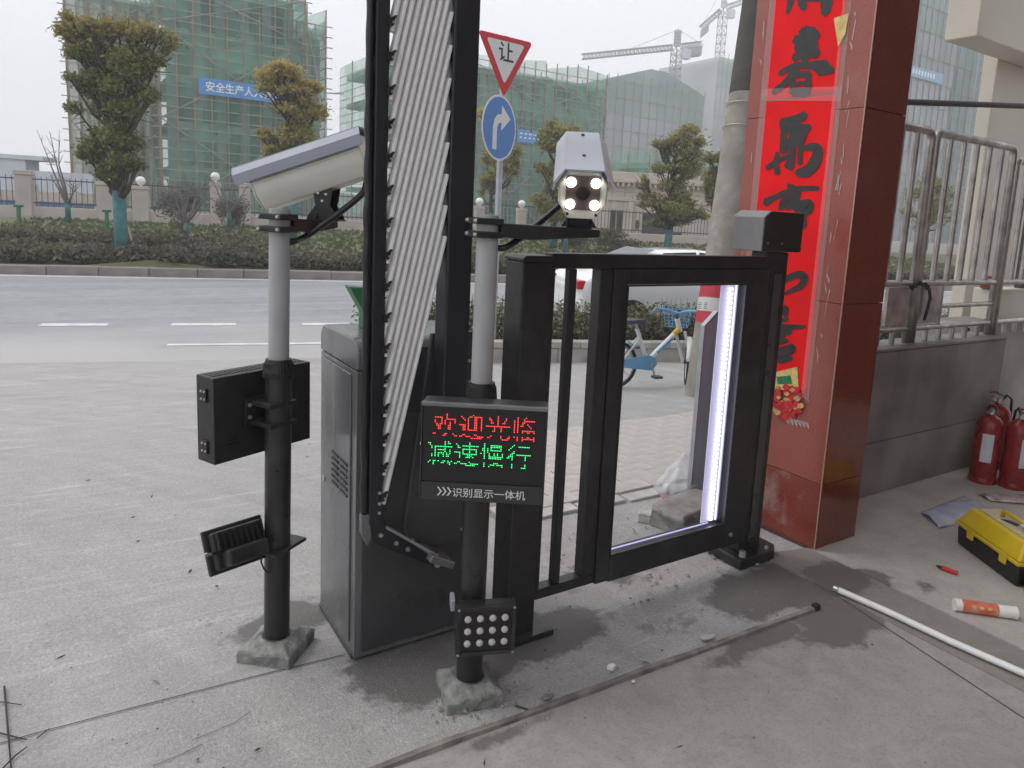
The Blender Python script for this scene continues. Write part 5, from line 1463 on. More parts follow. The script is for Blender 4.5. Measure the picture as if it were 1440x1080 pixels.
pebbles('mortar_crumbs', 160, (1.7, 2.7), (1.95, 2.65), .003, .009, M['grit'], 'mortar crumbs heaped under the glass gate', 3)
pebbles('mortar_crumbs', 60, (.85, 1.2), (1.62, 1.80), .002, .006, M['grit'], 'mortar crumbs round the chipped concrete foot', 4)
q = MB(); r0 = random.Random(9)
for i in range(55):
    x, y = r0.uniform(-1.5, 1.6), r0.uniform(1.2, 5.0); a = r0.uniform(0, 3.14); l_ = r0.uniform(.006, .022); w_ = l_ * r0.uniform(.15, .45); z = gz(x, y) + .005
    c_, s__ = math.cos(a), math.sin(a)
    q.add([(x - c_ * l_, y - s__ * l_, z), (x - s__ * w_, y + c_ * w_, z + .003), (x + c_ * l_, y + s__ * l_, z + .001), (x + s__ * w_, y - c_ * w_, z)], [(0, 3, 2, 1)])
o = obj('dry_leaf_bits', q, M['bark'], kind='stuff'); o['label'] = 'scattered dry leaf and straw bits on the pale concrete'; o['category'] = 'debris'
def scrap(name, px, s_, mat, label, seed, flat=.3):
    p = gnd(*px); r = random.Random(seed); q = MB(org=(p[0], p[1], .011))
    n = 7; poly = [(s_ * r.uniform(.6, 1.3) * math.cos(i * 6.283 / n), s_ * .7 * r.uniform(.6, 1.3) * math.sin(i * 6.283 / n)) for i in range(n)]
    q.prism(poly, 0, s_ * flat); return tag(obj(name, q, mat, bevel=.002), label, 'scrap')
scrap('foam_scrap', (860, 945), .018, M['white'], 'white foam crumb lying on the floor before the track edge', 1, .8)
scrap('paper_scrap', (995, 900), .030, M['kerblight'], 'torn pale card scrap on the floor under the glass gate', 2, .12)
scrap('paper_scrap', (890, 963), .010, M['white'], 'tiny white paper shred on the floor track', 3, .3)
scrap('mortar_scrap', (772, 985), .022, M['concblock'], 'grey mortar flake beside the track and the chipped foot', 4, .3)
scrap('foam_scrap', (1288, 814), .006, M['white'], 'tiny white chip on the floor beside the red pen', 5, .6)
# twigs bottom left
def twig(pts, r, label):
    tag(obj('dry_twig', MB().sweep([gnd(*p, .006 + r) for p in pts], [r, r * .9, r * .6][:len(pts)], 6), M['bark'], smooth=2), label, 'twig', 'dry twigs on the concrete')
twig([(6, 965), (11, 1025), (16, 1085)], .0028, 'long upright dry twig crossing three shorter ones by the floor joint')
twig([(-10, 1028), (20, 1036), (38, 1040)], .0022, 'short dry twig meeting the end of the floor joint')
twig([(2, 1082), (22, 1062), (38, 1050)], .0022, 'slanting dry twig under the crossing of the long one')
twig([(-10, 986), (10, 988), (30, 991)], .0016, 'thin dry twig crossing the upper end of the long one')
twig([(52, 1038), (62, 1030), (70, 1024)], .0016, 'tiny dry twig lying just past the joint end')
twig([(725, 992), (748, 1000), (754, 1003)], .0028, 'dry twig on the floor beside the chipped concrete foot')

# ------------------------------------------------------------------ utility pole by the pavement
ub = proj_ground(990, 556)
wU = (ub - CAM) @ FWD
utop = atW(1068, 0, wU * 1.0)
# find lean so that the shaft follows the photograph's edge, extended upward
uax = unit(utop - ub)
up_ = thing('utility_pole', ub, 'thick weathered concrete utility pole with a red and white sticker behind the gate column', 'pole')
uaz = V(uax[0] / uax[2], uax[1] / uax[2], 1.0)
U = lambda z: ub + uaz * z
obj('shaft', MB().tube(U(-.05), U(3.05), .195, .172, 32), M['utilpole'], up_, smooth=True)
obj('dark_wrap', MB().tube(U(3.051), U(4.4), .174, .166, 32), M['utildark'], up_, smooth=True)
obj('shaft_top', MB().tube(U(4.401), U(8.5), .164, .13, 32), M['utilpole'], up_, smooth=True)
zz_ = lambda y: [z for z in [0]] and None
def upz(py):
    # height on the shaft seen at image row py
    best = min(np.linspace(-.2, 5, 1041), key=lambda z: abs((CY - FPX * ((U(z) - CAM) @ UPV) / ((U(z) - CAM) @ FWD)) - py)); return best
for a, b2, mt, nm in ((421, 403, 'stickerred', 'sticker_band'), (440, 421, 'stickerwhite', 'sticker_band'), (456, 440, 'stickerred', 'sticker_band')):
    z0, z1 = upz(a), upz(b2); r0 = .195 - .023 * z0 / 3.05 + .003; r1 = .195 - .023 * z1 / 3.05 + .003
    obj(nm, MB().tube(U(z0), U(z1 - .002), r0, r1, 32, cap=False), M[mt], up_, smooth=2)
for i, xo in enumerate((984, 992)):
    d_ = ray(xo, 430); t_ = (wU - .19); c = CAM + d_ * (wU - .20)
    for k in range(4):
        q = MB(org=c + V(0, 0, -.028 + k * .018), ax=(_ri, -FWD, (0, 0, 1))); q.box(-.018 + (k % 2) * .006, .018 - (k == 1) * .008, -.001, .001, 0, .007)
        obj('sticker_mark', q, M['stickerteal'], up_)
for py in (150, 182):
    z = upz(py); obj('wire_band', MB().torus(U(z), uax, .188, .004, 32, 6), M['steel'], up_, smooth=2)

# ------------------------------------------------------------------ traffic sign
sp_ = atW(700, 300, 9.0); sx_, sy_ = sp_[0], sp_[1]; sz0 = gz(sx_, sy_)
sg = thing('traffic_sign', (sx_, sy_, sz0), 'roadside sign post with red-edged yield triangle above a blue turn-right disc', 'traffic sign')
obj('post', MB().tube((sx_, sy_, sz0), (sx_, sy_, atW(709, 60, 9.0)[2]), .038, .038, 18), M['galv'], sg, smooth=True)
vd = unit((-sx_, -sy_, 0))                           # toward the viewer
def turned(a): return V(vd[0] * math.cos(a) - vd[1] * math.sin(a), vd[0] * math.sin(a) + vd[1] * math.cos(a), 0)
def signframe(a, px, py, off, roll=0.):
    n_ = turned(a); r_ = V(-n_[1], n_[0], 0); u_ = V(0, 0, 1)
    r2 = r_ * math.cos(roll) + u_ * math.sin(roll); u2 = -r_ * math.sin(roll) + u_ * math.cos(roll)
    d_ = ray(px, py); p_ = V(sx_, sy_, 0) + n_ * off          # the plate sits just in front of the post
    c = CAM + d_ * (((p_ - CAM) * V(1, 1, 0)) @ n_) / (d_ @ n_)
    return c, r2, u2, n_
def regular(poly, s_): return [(p[0] * s_, p[1] * s_) for p in poly]
def roundtri(h, r, k=5):
    R = h * 2 / 3; out = []
    for a0 in (90, 210, 330):
        a = rad(a0 + 180); c = V(math.cos(a), math.sin(a)) * (R - 2 * r)
        for i in range(k):
            b2 = a + rad(-60 + 120 * i / (k - 1)); out.append((c[0] + r * math.cos(b2), c[1] + r * math.sin(b2)))
    return out
ctr, r_, u_, n_ = signframe(rad(36), 710.5, 80, .055)
tri = roundtri(.705, .03)
q = MB(org=ctr, ax=(r_, u_, n_)); q.prism(tri, 0, .004); tr_ = obj('yield_plate', q, M['signred'], sg)
q = MB(org=ctr, ax=(r_, u_, n_)); q.prism([(p[0] * .70, p[1] * .70 + .012) for p in tri], .0045, .0065); obj('yield_field', q, M['signwhite'], tr_)
letters('lettering', '让', M['signblack'], tr_, ctr - r_ * .105 - u_ * .055 + n_ * .0065, r_, u_, height=.22, bold=.012, proud=.002)
ctr2, r2_, u2_, n2_ = signframe(rad(58), 702, 180, .055)
circ = [(.385 * math.cos(i * 2 * math.pi / 48), .385 * math.sin(i * 2 * math.pi / 48)) for i in range(48)]
q = MB(org=ctr2, ax=(r2_, u2_, n2_)); q.prism(circ, 0, .004); dc = obj('disc_rim', q, M['signwhite'], sg)
q = MB(org=ctr2, ax=(r2_, u2_, n2_)); q.prism([(p[0] * .935, p[1] * .935) for p in circ], .0045, .0065); obj('disc_field', q, M['signblue'], dc)
q = MB(org=ctr2, ax=(r2_, u2_, n2_))
arr = [(-.155, -.26), (-.06, -.26), (-.06, .0), (-.03, .05), (.03, .07), (.03, -.03), (.24, .13), (.03, .27), (.03, .165), (-.06, .15), (-.13, .09), (-.155, .0)]
vs = [(p[0], p[1], .009) for p in arr]
q.add(vs, [(0, 1, 2, 11), (11, 2, 3, 10), (10, 3, 4, 9), (9, 4, 8), (5, 6, 7), (5, 7, 8, 4)]); obj('turn_arrow', q, M['signwhite'], dc)
for zz in (ctr[2], ctr2[2]):
    obj('band_clamp', MB().tube((sx_, sy_, zz - .02), (sx_, sy_, zz + .02), .044, .044, 18), M['galv'], sg, smooth=True)

# ------------------------------------------------------------------ planter with hedge, parked car, bicycle
PT = rad(-19); PE = V(math.cos(PT), math.sin(PT), 0); PN = V(-math.sin(PT), math.cos(PT), 0)
pc = proj_ground(775, 510)
plt = thing('roadside_planter', pc, 'low stone-edged planter between pavement and parked car', 'planter')
ztop = atW(775, 480, (pc - CAM) @ FWD)[2]
plen = 9.0
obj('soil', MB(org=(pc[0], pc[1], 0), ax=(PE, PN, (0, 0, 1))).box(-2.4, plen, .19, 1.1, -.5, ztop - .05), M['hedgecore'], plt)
k = 0
x_ = -2.4
for rowz in range(2):
    x_ = -2.4 - rowz * .3
    while x_ < plen:
        L_ = .62 + random.uniform(-.03, .03)
        z0, z1 = (ROADZ - .1, ztop - .085) if rowz == 0 else (ztop - .082, ztop)
        ins = .02 if rowz == 0 else 0
        obj('planter_stone', MB(org=(pc[0], pc[1], 0), ax=(PE, PN, (0, 0, 1))).box(x_ + .003, x_ + L_ - .003, ins, .185, z0, z1 + random.uniform(-.004, .004)), M['planter'], plt, bevel=.008, seg=1)
        x_ += L_
def leafcloud(q, centers, n, size, rnd, flat=.0, up=.2, fly=.15):
    """scatter small leaf quads inside ellipsoids (c, r)"""
    vols = np.array([c[1][0] * c[1][1] * c[1][2] for c in centers]) ** .8
    pick = rnd.choice(len(centers), n, p=vols / vols.sum())
    cs = np.array([c[0] for c in centers])[pick]; rs = np.array([c[1] for c in centers])[pick]
    d = rnd.normal(size=(n, 3)); d /= np.linalg.norm(d, axis=1)[:, None]
    rr = rnd.random(n) ** .5 * (1 + fly * rnd.random(n) ** 4)
    # lumpy shell
    p = cs + d * rs * rr[:, None]
    nrm = d * .6 + rnd.normal(size=(n, 3)) * .8 + V(0, 0, up); nrm /= np.linalg.norm(nrm, axis=1)[:, None]
    a = np.cross(nrm, rnd.normal(size=(n, 3))); a /= np.linalg.norm(a, axis=1)[:, None]
    b = np.cross(nrm, a)
    s = size * (.6 + .8 * rnd.random(n))[:, None]
    base = len(q.v)
    quad = np.stack([p - a * s, p + b * s * .5, p + a * s, p - b * s * .5], 1).reshape(-1, 3)
    q.v += [tuple(x) for x in quad]
    q.f += [(base + 4 * i, base + 4 * i + 1, base + 4 * i + 2, base + 4 * i + 3) for i in range(n)]
hc = []
for i in range(60):
    e = -2.2 + (plen + 2.2) * i / 59
    p = pc + PE * e + PN * (.58 + .1 * math.sin(i * 2.1))
    h = .30 + .07 * noise.noise((i * .7, 0, 0))
    hc.append((V(p[0], p[1], ztop + .02 + h * .55), V(.28, .34, h)))
q = MB(); leafcloud(q, hc, 22000, .032, rng, up=.6)
hp = thing('planter_hedge', (pc[0], pc[1], ztop), 'trimmed brownish green hedge growing in the stone planter before the white car', 'hedge')
obj('foliage', q, M['planthedge'], hp, kind='stuff')
q = MB()
for c, r in hc: 
    for j in range(3):
        b0 = c + V(random.uniform(-.2, .2), random.uniform(-.2, .2), -r[2]); q.tube(b0, b0 + V(random.uniform(-.1, .1), random.uniform(-.1, .1), r[2] * 2.1), .006, .002, 4)
obj('stems', q, M['bark'], hp, kind='stuff')

# car
cc = proj_ground(860, 450) ; cc = pc + PE * 3.05 + PN * 2.75
car_ang = TH
CE = V(math.cos(car_ang), math.sin(car_ang), 0); CN = V(-math.sin(car_ang), math.cos(car_ang), 0)
car = thing('parked_car', (cc[0], cc[1], ROADZ), 'white car parked at the roadside behind the planter hedge', 'car')
cax_ = (CE, CN, (0, 0, 1)); co = V(cc[0], cc[1], ROADZ + .004)
def section(x, w, zlo, zbelt, zroof, wr):
    # right half outline then mirrored
    pts = [(w * .88, zlo), (w, zlo + .18), (w, zbelt - .12), (w * .97, zbelt)]
    if zroof > zbelt + .03: pts += [(wr + (w * .97 - wr) * .35, zbelt + (zroof - zbelt) * .62), (wr, zroof - .06), (wr * .8, zroof)]
    else: pts += [(w * .93, zbelt + .01), (w * .85, zbelt + .02), (w * .7, zbelt + .03)]
    return [(x, p[0], p[1]) for p in pts] + [(x, -p[0], p[1]) for p in pts[::-1]]
secs = [(-2.25, .70, .42, .72, .72, .4), (-2.18, .82, .28, .93, .93, .5), (-1.75, .88, .24, 1.02, 1.04, .55), (-1.35, .89, .22, 1.0, 1.20, .58), (-.75, .90, .22, .98, 1.415, .60), (0, .90, .22, .96, 1.445, .62), (.45, .90, .22, .95, 1.40, .60), (1.05, .89, .22, .93, 1.08, .58), (1.25, .88, .22, .93, .94, .55), (1.9, .86, .24, .82, .82, .5), (2.2, .78, .30, .66, .66, .4), (2.28, .66, .42, .56, .56, .35)]
rings = [section(*s) for s in secs]
q = MB(org=co, ax=cax_); nn_ = len(rings[0]); vs = [p for r_0 in rings for p in r_0]
fs = [(k * nn_ + i, k * nn_ + (i + 1) % nn_, (k + 1) * nn_ + (i + 1) % nn_, (k + 1) * nn_ + i) for k in range(len(rings) - 1) for i in range(nn_)]
fs += [tuple(range(nn_))[::-1], tuple(range((len(rings) - 1) * nn_, len(rings) * nn_))]
q.add(vs, fs); ob = obj('body', q, M['carwhite'], car, smooth=2)
ss = ob.modifiers.new('sub', 'SUBSURF'); ss.levels = 2; ss.render_levels = 2
for sgn in (-1, 1):
    for nm, poly in (('side_window', [(-1.25, 1.02), (-.78, 1.36), (-.18, 1.39), (-.18, .99)]), ('side_window', [(-.12, .99), (-.12, 1.39), (.40, 1.345), (.95, 1.02)])):
        q = MB(org=co, ax=cax_)
        f = lambda z: sgn * (.868 - (z - .97) * .52 + .012)
        q.add([(p[0], f(p[1]), p[1]) for p in poly], [tuple(range(len(poly)))]); obj(nm, q, M['carglass'], car)
    q = MB(org=co, ax=cax_); q.box(-2.275, -2.10, sgn * .60 - .17, sgn * .60 + .17, .76, .90); obj('tail_light', q, M['tail'], car, bevel=.03, seg=3)
    q = MB(org=co, ax=cax_); q.box(2.08, 2.27, sgn * .56 - .16, sgn * .56 + .16, .60, .70); obj('headlight', q, M['dot'], car, bevel=.03, seg=3)
    q = MB(org=co, ax=cax_); q.box(.72, .92, sgn * .98 - .1, sgn * .98 + .1, .95, 1.07); obj('wing_mirror', q, M['carwhite'], car, bevel=.03, seg=3)
    for x0 in (-1.38, 1.38):
        q = MB(org=co, ax=cax_); q.lathe([(.2, 0)], n=4) if False else None
        q = MB(org=co + CE * x0 + CN * sgn * .80 + V(0, 0, .315), ax=(CE, (0, 0, 1), CN)); q.lathe([(.20, -.10), (.29, -.11), (.315, -.08), (.315, .08), (.29, .11), (.20, .10)], n=32); wh = obj('wheel', q, M['tyre'], car, smooth=True)
        q = MB(org=co + CE * x0 + CN * sgn * .80 + V(0, 0, .315), ax=(CE, (0, 0, 1), CN)); q.lathe([(.2, -.06), (.2, .06)], n=24); obj('rim', q, M['galv'], wh, smooth=True)
q = MB(org=co, ax=cax_); q.add([(-1.70, -.60, 1.075), (-1.70, .60, 1.075), (-.86, .55, 1.40), (-.86, -.55, 1.40)], [(0, 1, 2, 3)]); obj('rear_window', q, M['carglass'], car)
q = MB(org=co, ax=cax_); q.add([(1.22, .62, .985), (1.22, -.62, .985), (.55, -.56, 1.395), (.55, .56, 1.395)], [(0, 1, 2, 3)]); obj('windscreen', q, M['carglass'], car)

# bicycle
bfw = proj_ground(964, 541); brw = proj_ground(846, 547)
bd = unit(V(bfw[0] - brw[0], bfw[1] - brw[1], 0)); bs = V(-bd[1], bd[0], 0)
WB = .90; brw = bfw - bd * WB; brw[2] = gz(brw[0], brw[1])
bk = thing('share_bicycle', brw, 'blue and white hire bicycle with front basket parked on the pavement behind the glass', 'bicycle')
bax = (bd, bs, (0, 0, 1)); R_ = .255
def bb(name, q, mat, par=bk, sm=True): return obj(name, q, M[mat], par, smooth=sm)
def wheel(org, axv, nm):
    q = MB(); q.torus(org, axv, R_ - .018, .018, 40, 8); w_ = bb(nm, q, 'tyre', sm=2)
    q = MB(); q.torus(org, axv, R_ - .045, .010, 40, 6); bb('rim', q, 'galv', w_, 2)
    q = MB(); q.tube(V(*org) - unit(axv) * .04, V(*org) + unit(axv) * .04, .022, .022, 12); bb('hub', q, 'bikedark', w_)
    q = MB(); ax_ = unit(axv); a = unit(np.cross(ax_, (0, 0, 1))); b = np.cross(ax_, a)
    for i in range(10):
        t_ = i * math.pi / 5; q.tube(org, V(*org) + (a * math.cos(t_) + b * math.sin(t_)) * (R_ - .045), .004, .004, 4)
    bb('spokes', q, 'bikewhite', w_)
steer = rad(58)
sdv = bd * math.cos(steer) + bs * math.sin(steer); sax = V(-sdv[1], sdv[0], 0)
rc = brw + V(0, 0, R_)
B = lambda x, y, z: brw + bd * x + bs * y + V(0, 0, z)
fcw = B(WB, 0, R_)
wheel(rc, bs, 'wheel'); wheel(fcw, sax, 'wheel')
headt, headb = B(WB - .18, 0, .74), B(WB - .13, 0, .60)
q = MB(); q.tube(headb, headt, .028, .028, 14); bb('head_tube', q, 'bikewhite')
crank = B(.38, 0, .275)
q = MB(); q.tube(crank, headb + V(0, 0, .04), .031, .029, 14); dt = bb('down_tube', q, 'bikewhite')
q = MB(org=crank * .55 + headb * .45 + V(0, 0, .02), ax=(unit(headb - crank), unit(np.cross(bs, headb - crank)), bs)); q.box(-.10, .14, -.015, .015, -.034, .034); bb('blue_motif', q, 'bikeblue', dt, False)
q = MB(); q.tube(headb + (crank - headb) * .05 + V(0, 0, .04), headb + (crank - headb) * .2 + V(0, 0, .035), .032, .032, 14); obj('yellow_band', q, M['yellow'], dt, smooth=True)
q = MB(); q.tube(crank, B(.22, 0, .64), .026, .022, 12); bb('seat_tube', q, 'bikewhite')
q = MB(); q.tube(B(.23, 0, .62), B(.205, 0, .70), .016, .016, 10); bb('seat_post', q, 'galv')
q = MB(org=B(.18, 0, .70), ax=bax); q.prism([(-.13, -.085), (-.05, -.09), (.07, -.03), (.14, -.018), (.14, .018), (.07, .03), (-.05, .09), (-.13, .085)], 0, .045); obj('saddle', q, M['bikedark'], bk, bevel=.015, seg=3, smooth=True)
for sgn in (-1, 1):
    q = MB(); q.tube(rc + bs * .05 * sgn, crank + bs * .03 * sgn, .013, .013, 8); bb('chain_stay', q, 'bikeblue')
    q = MB(); q.tube(rc + bs * .05 * sgn, B(.25, .02 * sgn, .54), .011, .011, 8); bb('seat_stay', q, 'bikewhite')
    fk = headb + sax * .05 * sgn
    q = MB(); q.sweep([fk, (fk + fcw + sax * .05 * sgn) / 2 + sdv * .01, fcw + sax * .05 * sgn], .017, 8); bb('fork_blade', q, 'bikewhite')
q = MB(org=crank, ax=(bd, (0, 0, 1), bs)); q.prism([(-.40, -.03), (-.40, .04), (-.02, .085), (.07, .05), (.085, -.02), (.03, -.085), (-.05, -.075)], -.065, -.045); bb('chain_case', q, 'bikeblue', sm=False)
for sgn in (-1, 1):
    pe = crank - bs * .09 * sgn + (bd * .05 - V(0, 0, .14)) * sgn
    q = MB(); q.tube(crank - bs * .08 * sgn, pe, .010, .010, 8); cr_ = bb('crank_arm', q, 'galv')
    q = MB(org=pe, ax=bax); q.box(-.05, .05, -.09 if sgn > 0 else 0, 0 if sgn > 0 else .09, -.012, .012); obj('pedal', q, M['bikedark'], cr_, bevel=.004)
for c, av, a0, a1, mt in ((rc, bs, -.3, 2.5, 'bikeblue'), (fcw, sax, .2, 2.4, 'bikewhite')):
    q = MB(); ax_ = unit(av); fwd_ = bd if mt == 'bikeblue' else sdv
    for sgn in (-.028, .028):
        pass
    vs = []; fs = []
    for i in range(17):
        t_ = a0 + (a1 - a0) * i / 16; e_ = -fwd_ * math.cos(t_) + V(0, 0, 1) * math.sin(t_)
        for w_ in (-.03, .03): vs.append(V(*c) + e_ * (R_ + .022) + ax_ * w_)
    for i in range(16): fs.append((2 * i, 2 * i + 1, 2 * i + 3, 2 * i + 2))
    q.add(vs, fs); o = bb('mudguard', q, mt, sm=2); so = o.modifiers.new('t', 'SOLIDIFY'); so.thickness = .004
ht2 = headt + V(0, 0, .06)
q = MB(); q.tube(headt, ht2, .015, .015, 10); bb('stem', q, 'bikedark')
q = MB(); q.sweep([ht2 - sdv * .16 + sax * .27 + V(0, 0, .02), ht2 - sdv * .08 + sax * .24 + V(0, 0, .05), ht2 + sax * .10 + V(0, 0, .03), ht2, ht2 - sax * .10 + V(0, 0, .03), ht2 - sdv * .08 - sax * .24 + V(0, 0, .05), ht2 - sdv * .16 - sax * .27 + V(0, 0, .02)], .012, 8); hb = bb('handlebar', q, 'bikeblue', sm=2)
bo = headt + sdv * .06 + V(0, 0, -.10)
bk_b = thing('basket_dummy', bo, '', '') if False else None
q = MB(org=bo, ax=(sdv, sax, (0, 0, 1)))
for z in (0, .07, .14, .20):
    w_ = .12 + z * .2
    for (a, b2) in (((0, -w_), (.24, -w_)), ((.24, -w_), (.24, w_)), ((.24, w_), (0, w_)), ((0, w_), (0, -w_))): q.tube((*a, z), (*b2, z), .004, .004, 5)
for i in range(7):
    y_ = -.12 + i * .04; q.tube((.24, y_, 0), (.24, y_ * 1.3, .20), .003, .003, 4); q.tube((0, y_, 0), (0, y_ * 1.3, .20), .003, .003, 4)
    q.tube((0, y_, 0), (.24, y_, 0), .003, .003, 4)
bb('basket', q, 'bikeblue', sm=False)

# ------------------------------------------------------------------ roadside hedge, trees, boundary
def hedge(name, e0, e1, n0, dn, h, cnt, label, seed):
    r = np.random.default_rng(seed); cs = []
    k = int((e1 - e0) / .45)
    for i in range(k):
        e = e0 + (e1 - e0) * i / k
        for j in range(2):
            p = road(e + r.uniform(-.2, .2), n0 + dn * (j + .5) / 2)
            hh = h * (.78 + .35 * noise.noise((e * .35, j * 2.0, seed))+ .12 * r.random())
            cs.append((V(p[0], p[1], p[2] + hh * .5), V(.42, .55, hh * .55)))
    q = MB(); leafcloud(q, cs, cnt, .062, r, up=.5)
    t_ = thing(name, road((e0 + e1) / 2, n0), label, 'hedge')
    obj('foliage', q, M['hedge'], t_, kind='stuff')
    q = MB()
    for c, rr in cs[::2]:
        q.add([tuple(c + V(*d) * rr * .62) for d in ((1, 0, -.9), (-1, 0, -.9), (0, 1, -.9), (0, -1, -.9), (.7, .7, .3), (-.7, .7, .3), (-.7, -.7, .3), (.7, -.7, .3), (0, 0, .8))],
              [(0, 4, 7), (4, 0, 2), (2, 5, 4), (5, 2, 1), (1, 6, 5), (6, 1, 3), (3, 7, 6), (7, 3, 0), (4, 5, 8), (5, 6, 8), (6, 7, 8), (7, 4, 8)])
    obj('inner_mass', q, M['hedgecore'], t_, kind='stuff')  # solid dark lumps filling the hedge
hedge('roadside_hedge', -7, 9.5, 19.25, 1.5, .56, 30000, 'low dusty brown-green hedge along the far kerb in front of the lawn bank', 11)
hedge('roadside_hedge', 9.5, 30, 19.25, 1.5, .56, 14000, 'low dusty hedge along the far kerb in front of the stone gatehouse', 12)
hedge('tall_shrub_row', -9, -.3, 20.9, 1.2, .85, 9000, 'taller dark shrubs rising behind the kerb hedge by the blue hoarding', 13)
# lawn blades on the bank
r = np.random.default_rng(5); q = MB()
n = 9000; e = r.uniform(-9, 30, n); nn2 = r.uniform(22, 33, n)
for i in range(n):
    p = road(e[i], nn2[i], .01); h = r.uniform(.05, .14); a = r.uniform(0, 6.28); w_ = r.uniform(.05, .12)
    q.add([p + V(math.cos(a) * w_, math.sin(a) * w_, 0), p - V(math.cos(a) * w_, math.sin(a) * w_, 0), p + V(r.uniform(-.05, .05), r.uniform(-.05, .05), h)], [(0, 1, 2)])
o = obj('lawn_grass', q, M['grassblade'], kind='stuff'); o['label'] = 'short green lawn grass on the bank behind the roadside hedge'; o['category'] = 'grass'

def tree(base, H, crown, label, leaf_m, nleaf, lsize, trunk_r=.10, wrap=1.6, seed=0, group='street trees across the road', name='street_tree'):
    """crown: list of (dx, dz, rx, rz) clumps relative to the trunk foot, dx along the picture's right"""
    r = np.random.default_rng(seed); base = V(*base)
    rt = unit((FWD[1], -FWD[0], 0)); dp_ = unit((FWD[0], FWD[1], 0))
    t_ = thing(name, base, label, 'tree', group)
    pts = [base + V(0, 0, -.1)] ; rs = [trunk_r * 1.15]
    for i in range(1, 8):
        z = H * .8 * i / 7; pts.append(base + V(.04 * math.sin(i * 1.3 + seed), .04 * math.cos(i * 1.7 + seed), z)); rs.append(trunk_r * (1 - .8 * i / 7))
    tk = obj('trunk', MB().sweep(pts, rs, 10), M['bark'], t_, smooth=2)
    if wrap:
        obj('trunk_wrap', MB().sweep([base + V(0, 0, -.05), base + V(0, 0, wrap * .5) + (pts[1] - base) * V(1, 1, 0) * .4, base + V(0, 0, wrap) + (pts[2] - base) * V(1, 1, 0) * .5], [trunk_r * 1.22, trunk_r * 1.12, trunk_r * 1.06], 12), M['bluetrunk'], tk, smooth=2)
    q = MB(); cs = []
    for (dx, dz, rx, rz) in crown:
        for k in range(5):
            dy = r.uniform(-.8, .8) * rx * 1.5
            c = base + rt * (dx + r.uniform(-.8, .8) * rx) + dp_ * dy + V(0, 0, dz + r.uniform(-.8, .8) * rz)
            cs.append((c, V(rx, rx, rz) * r.uniform(.28, .72)))
            z0 = max(.25 * H, min(.72 * H, dz - abs(dx) * .9 - .5)); st = base + V(0, 0, z0)
            mid = (st + c) / 2 + V(0, 0, -.12) + r.normal(size=3) * .08
            q.sweep([st, mid, c], [trunk_r * .42, trunk_r * .26, trunk_r * .1], 6)
            for _ in range(3):
                q.sweep([mid * .4 + c * .6, c + r.normal(size=3) * V(rx, rx, rz) * .5], [trunk_r * .12, trunk_r * .05], 4)
    obj('limbs', q, M['bark'], t_, smooth=2)
    q = MB(); leafcloud(q, cs, nleaf, lsize, r, up=.1, fly=.9)
    obj('crown', q, leaf_m, t_, kind='stuff')
    return t_
def px_tree(px, py_base, py_top, w_, crown_px, label, leaf_m, nleaf, lsize, seed, wrap_top=None, **kw):
    """crown clumps given in photograph pixels (x, y, rx, ry)"""
    base = atW(px, py_base, w_); sc = w_ / FPX
    zt = atW(px, py_top, w_)[2] - base[2]
    cr = [((x - px) * sc - ROLL * (py_base - y) * sc * 0.0, atW(x, y, w_)[2] - base[2], rx * sc, ry * sc) for (x, y, rx, ry) in crown_px]
    wr = (atW(px, wrap_top, w_)[2] - base[2]) if wrap_top else 0
    return tree(base, zt, cr, label, leaf_m, nleaf, lsize, wrap=wr, seed=seed, **kw)
WT1 = (road(0, 19.8) - CAM) @ FWD
def w_at(px, n):   # depth where the ray through px meets the line at road offset n
    d_ = ray(px, 300); k_ = n / (d_ @ RN); return k_
px_tree(172, 367, 32, w_at(172, 19.9), [(132, 55, 22, 20), (165, 50, 22, 18), (200, 55, 24, 20), (228, 62, 18, 18), (120, 78, 16, 14), (150, 85, 26, 20), (190, 90, 28, 22), (222, 90, 20, 18), (130, 122, 22, 16), (165, 125, 28, 22), (200, 128, 24, 20), (148, 160, 26, 20), (185, 160, 28, 22), (213, 140, 16, 12), (160, 195, 26, 20), (190, 195, 24, 20), (145, 215, 18, 14), (175, 228, 26, 18), (195, 238, 16, 12), (160, 245, 14, 10)],
        'tall broadleaf tree with bronze top growing by the far kerb, trunk wrapped blue', M['tree1'], 26000, .05, 21, wrap_top=268, trunk_r=.13)
px_tree(412, 335, 104, w_at(412, 24), [(400, 112, 26, 12), (420, 118, 20, 12), (430, 135, 22, 16), (405, 140, 22, 14), (440, 150, 16, 14), (380, 128, 16, 8), (425, 165, 22, 14), (398, 188, 28, 14), (425, 192, 22, 14), (380, 195, 14, 10), (405, 212, 22, 12), (385, 215, 14, 10)],
        'flat-topped olive tree in front of the blue banner on the scaffold', M['tree2'], 17000, .06, 22, wrap_top=275, trunk_r=.12)
px_tree(778, 345, 175, w_at(778, 26), [(770, 185, 22, 10), (795, 190, 18, 12), (765, 205, 18, 14), (785, 225, 24, 18), (770, 250, 20, 18), (790, 265, 18, 16), (765, 285, 18, 14), (785, 300, 20, 12)],
        'slim olive tree rising directly behind the lit camera', M['tree3'], 13000, .065, 23, wrap_top=318, trunk_r=.12)
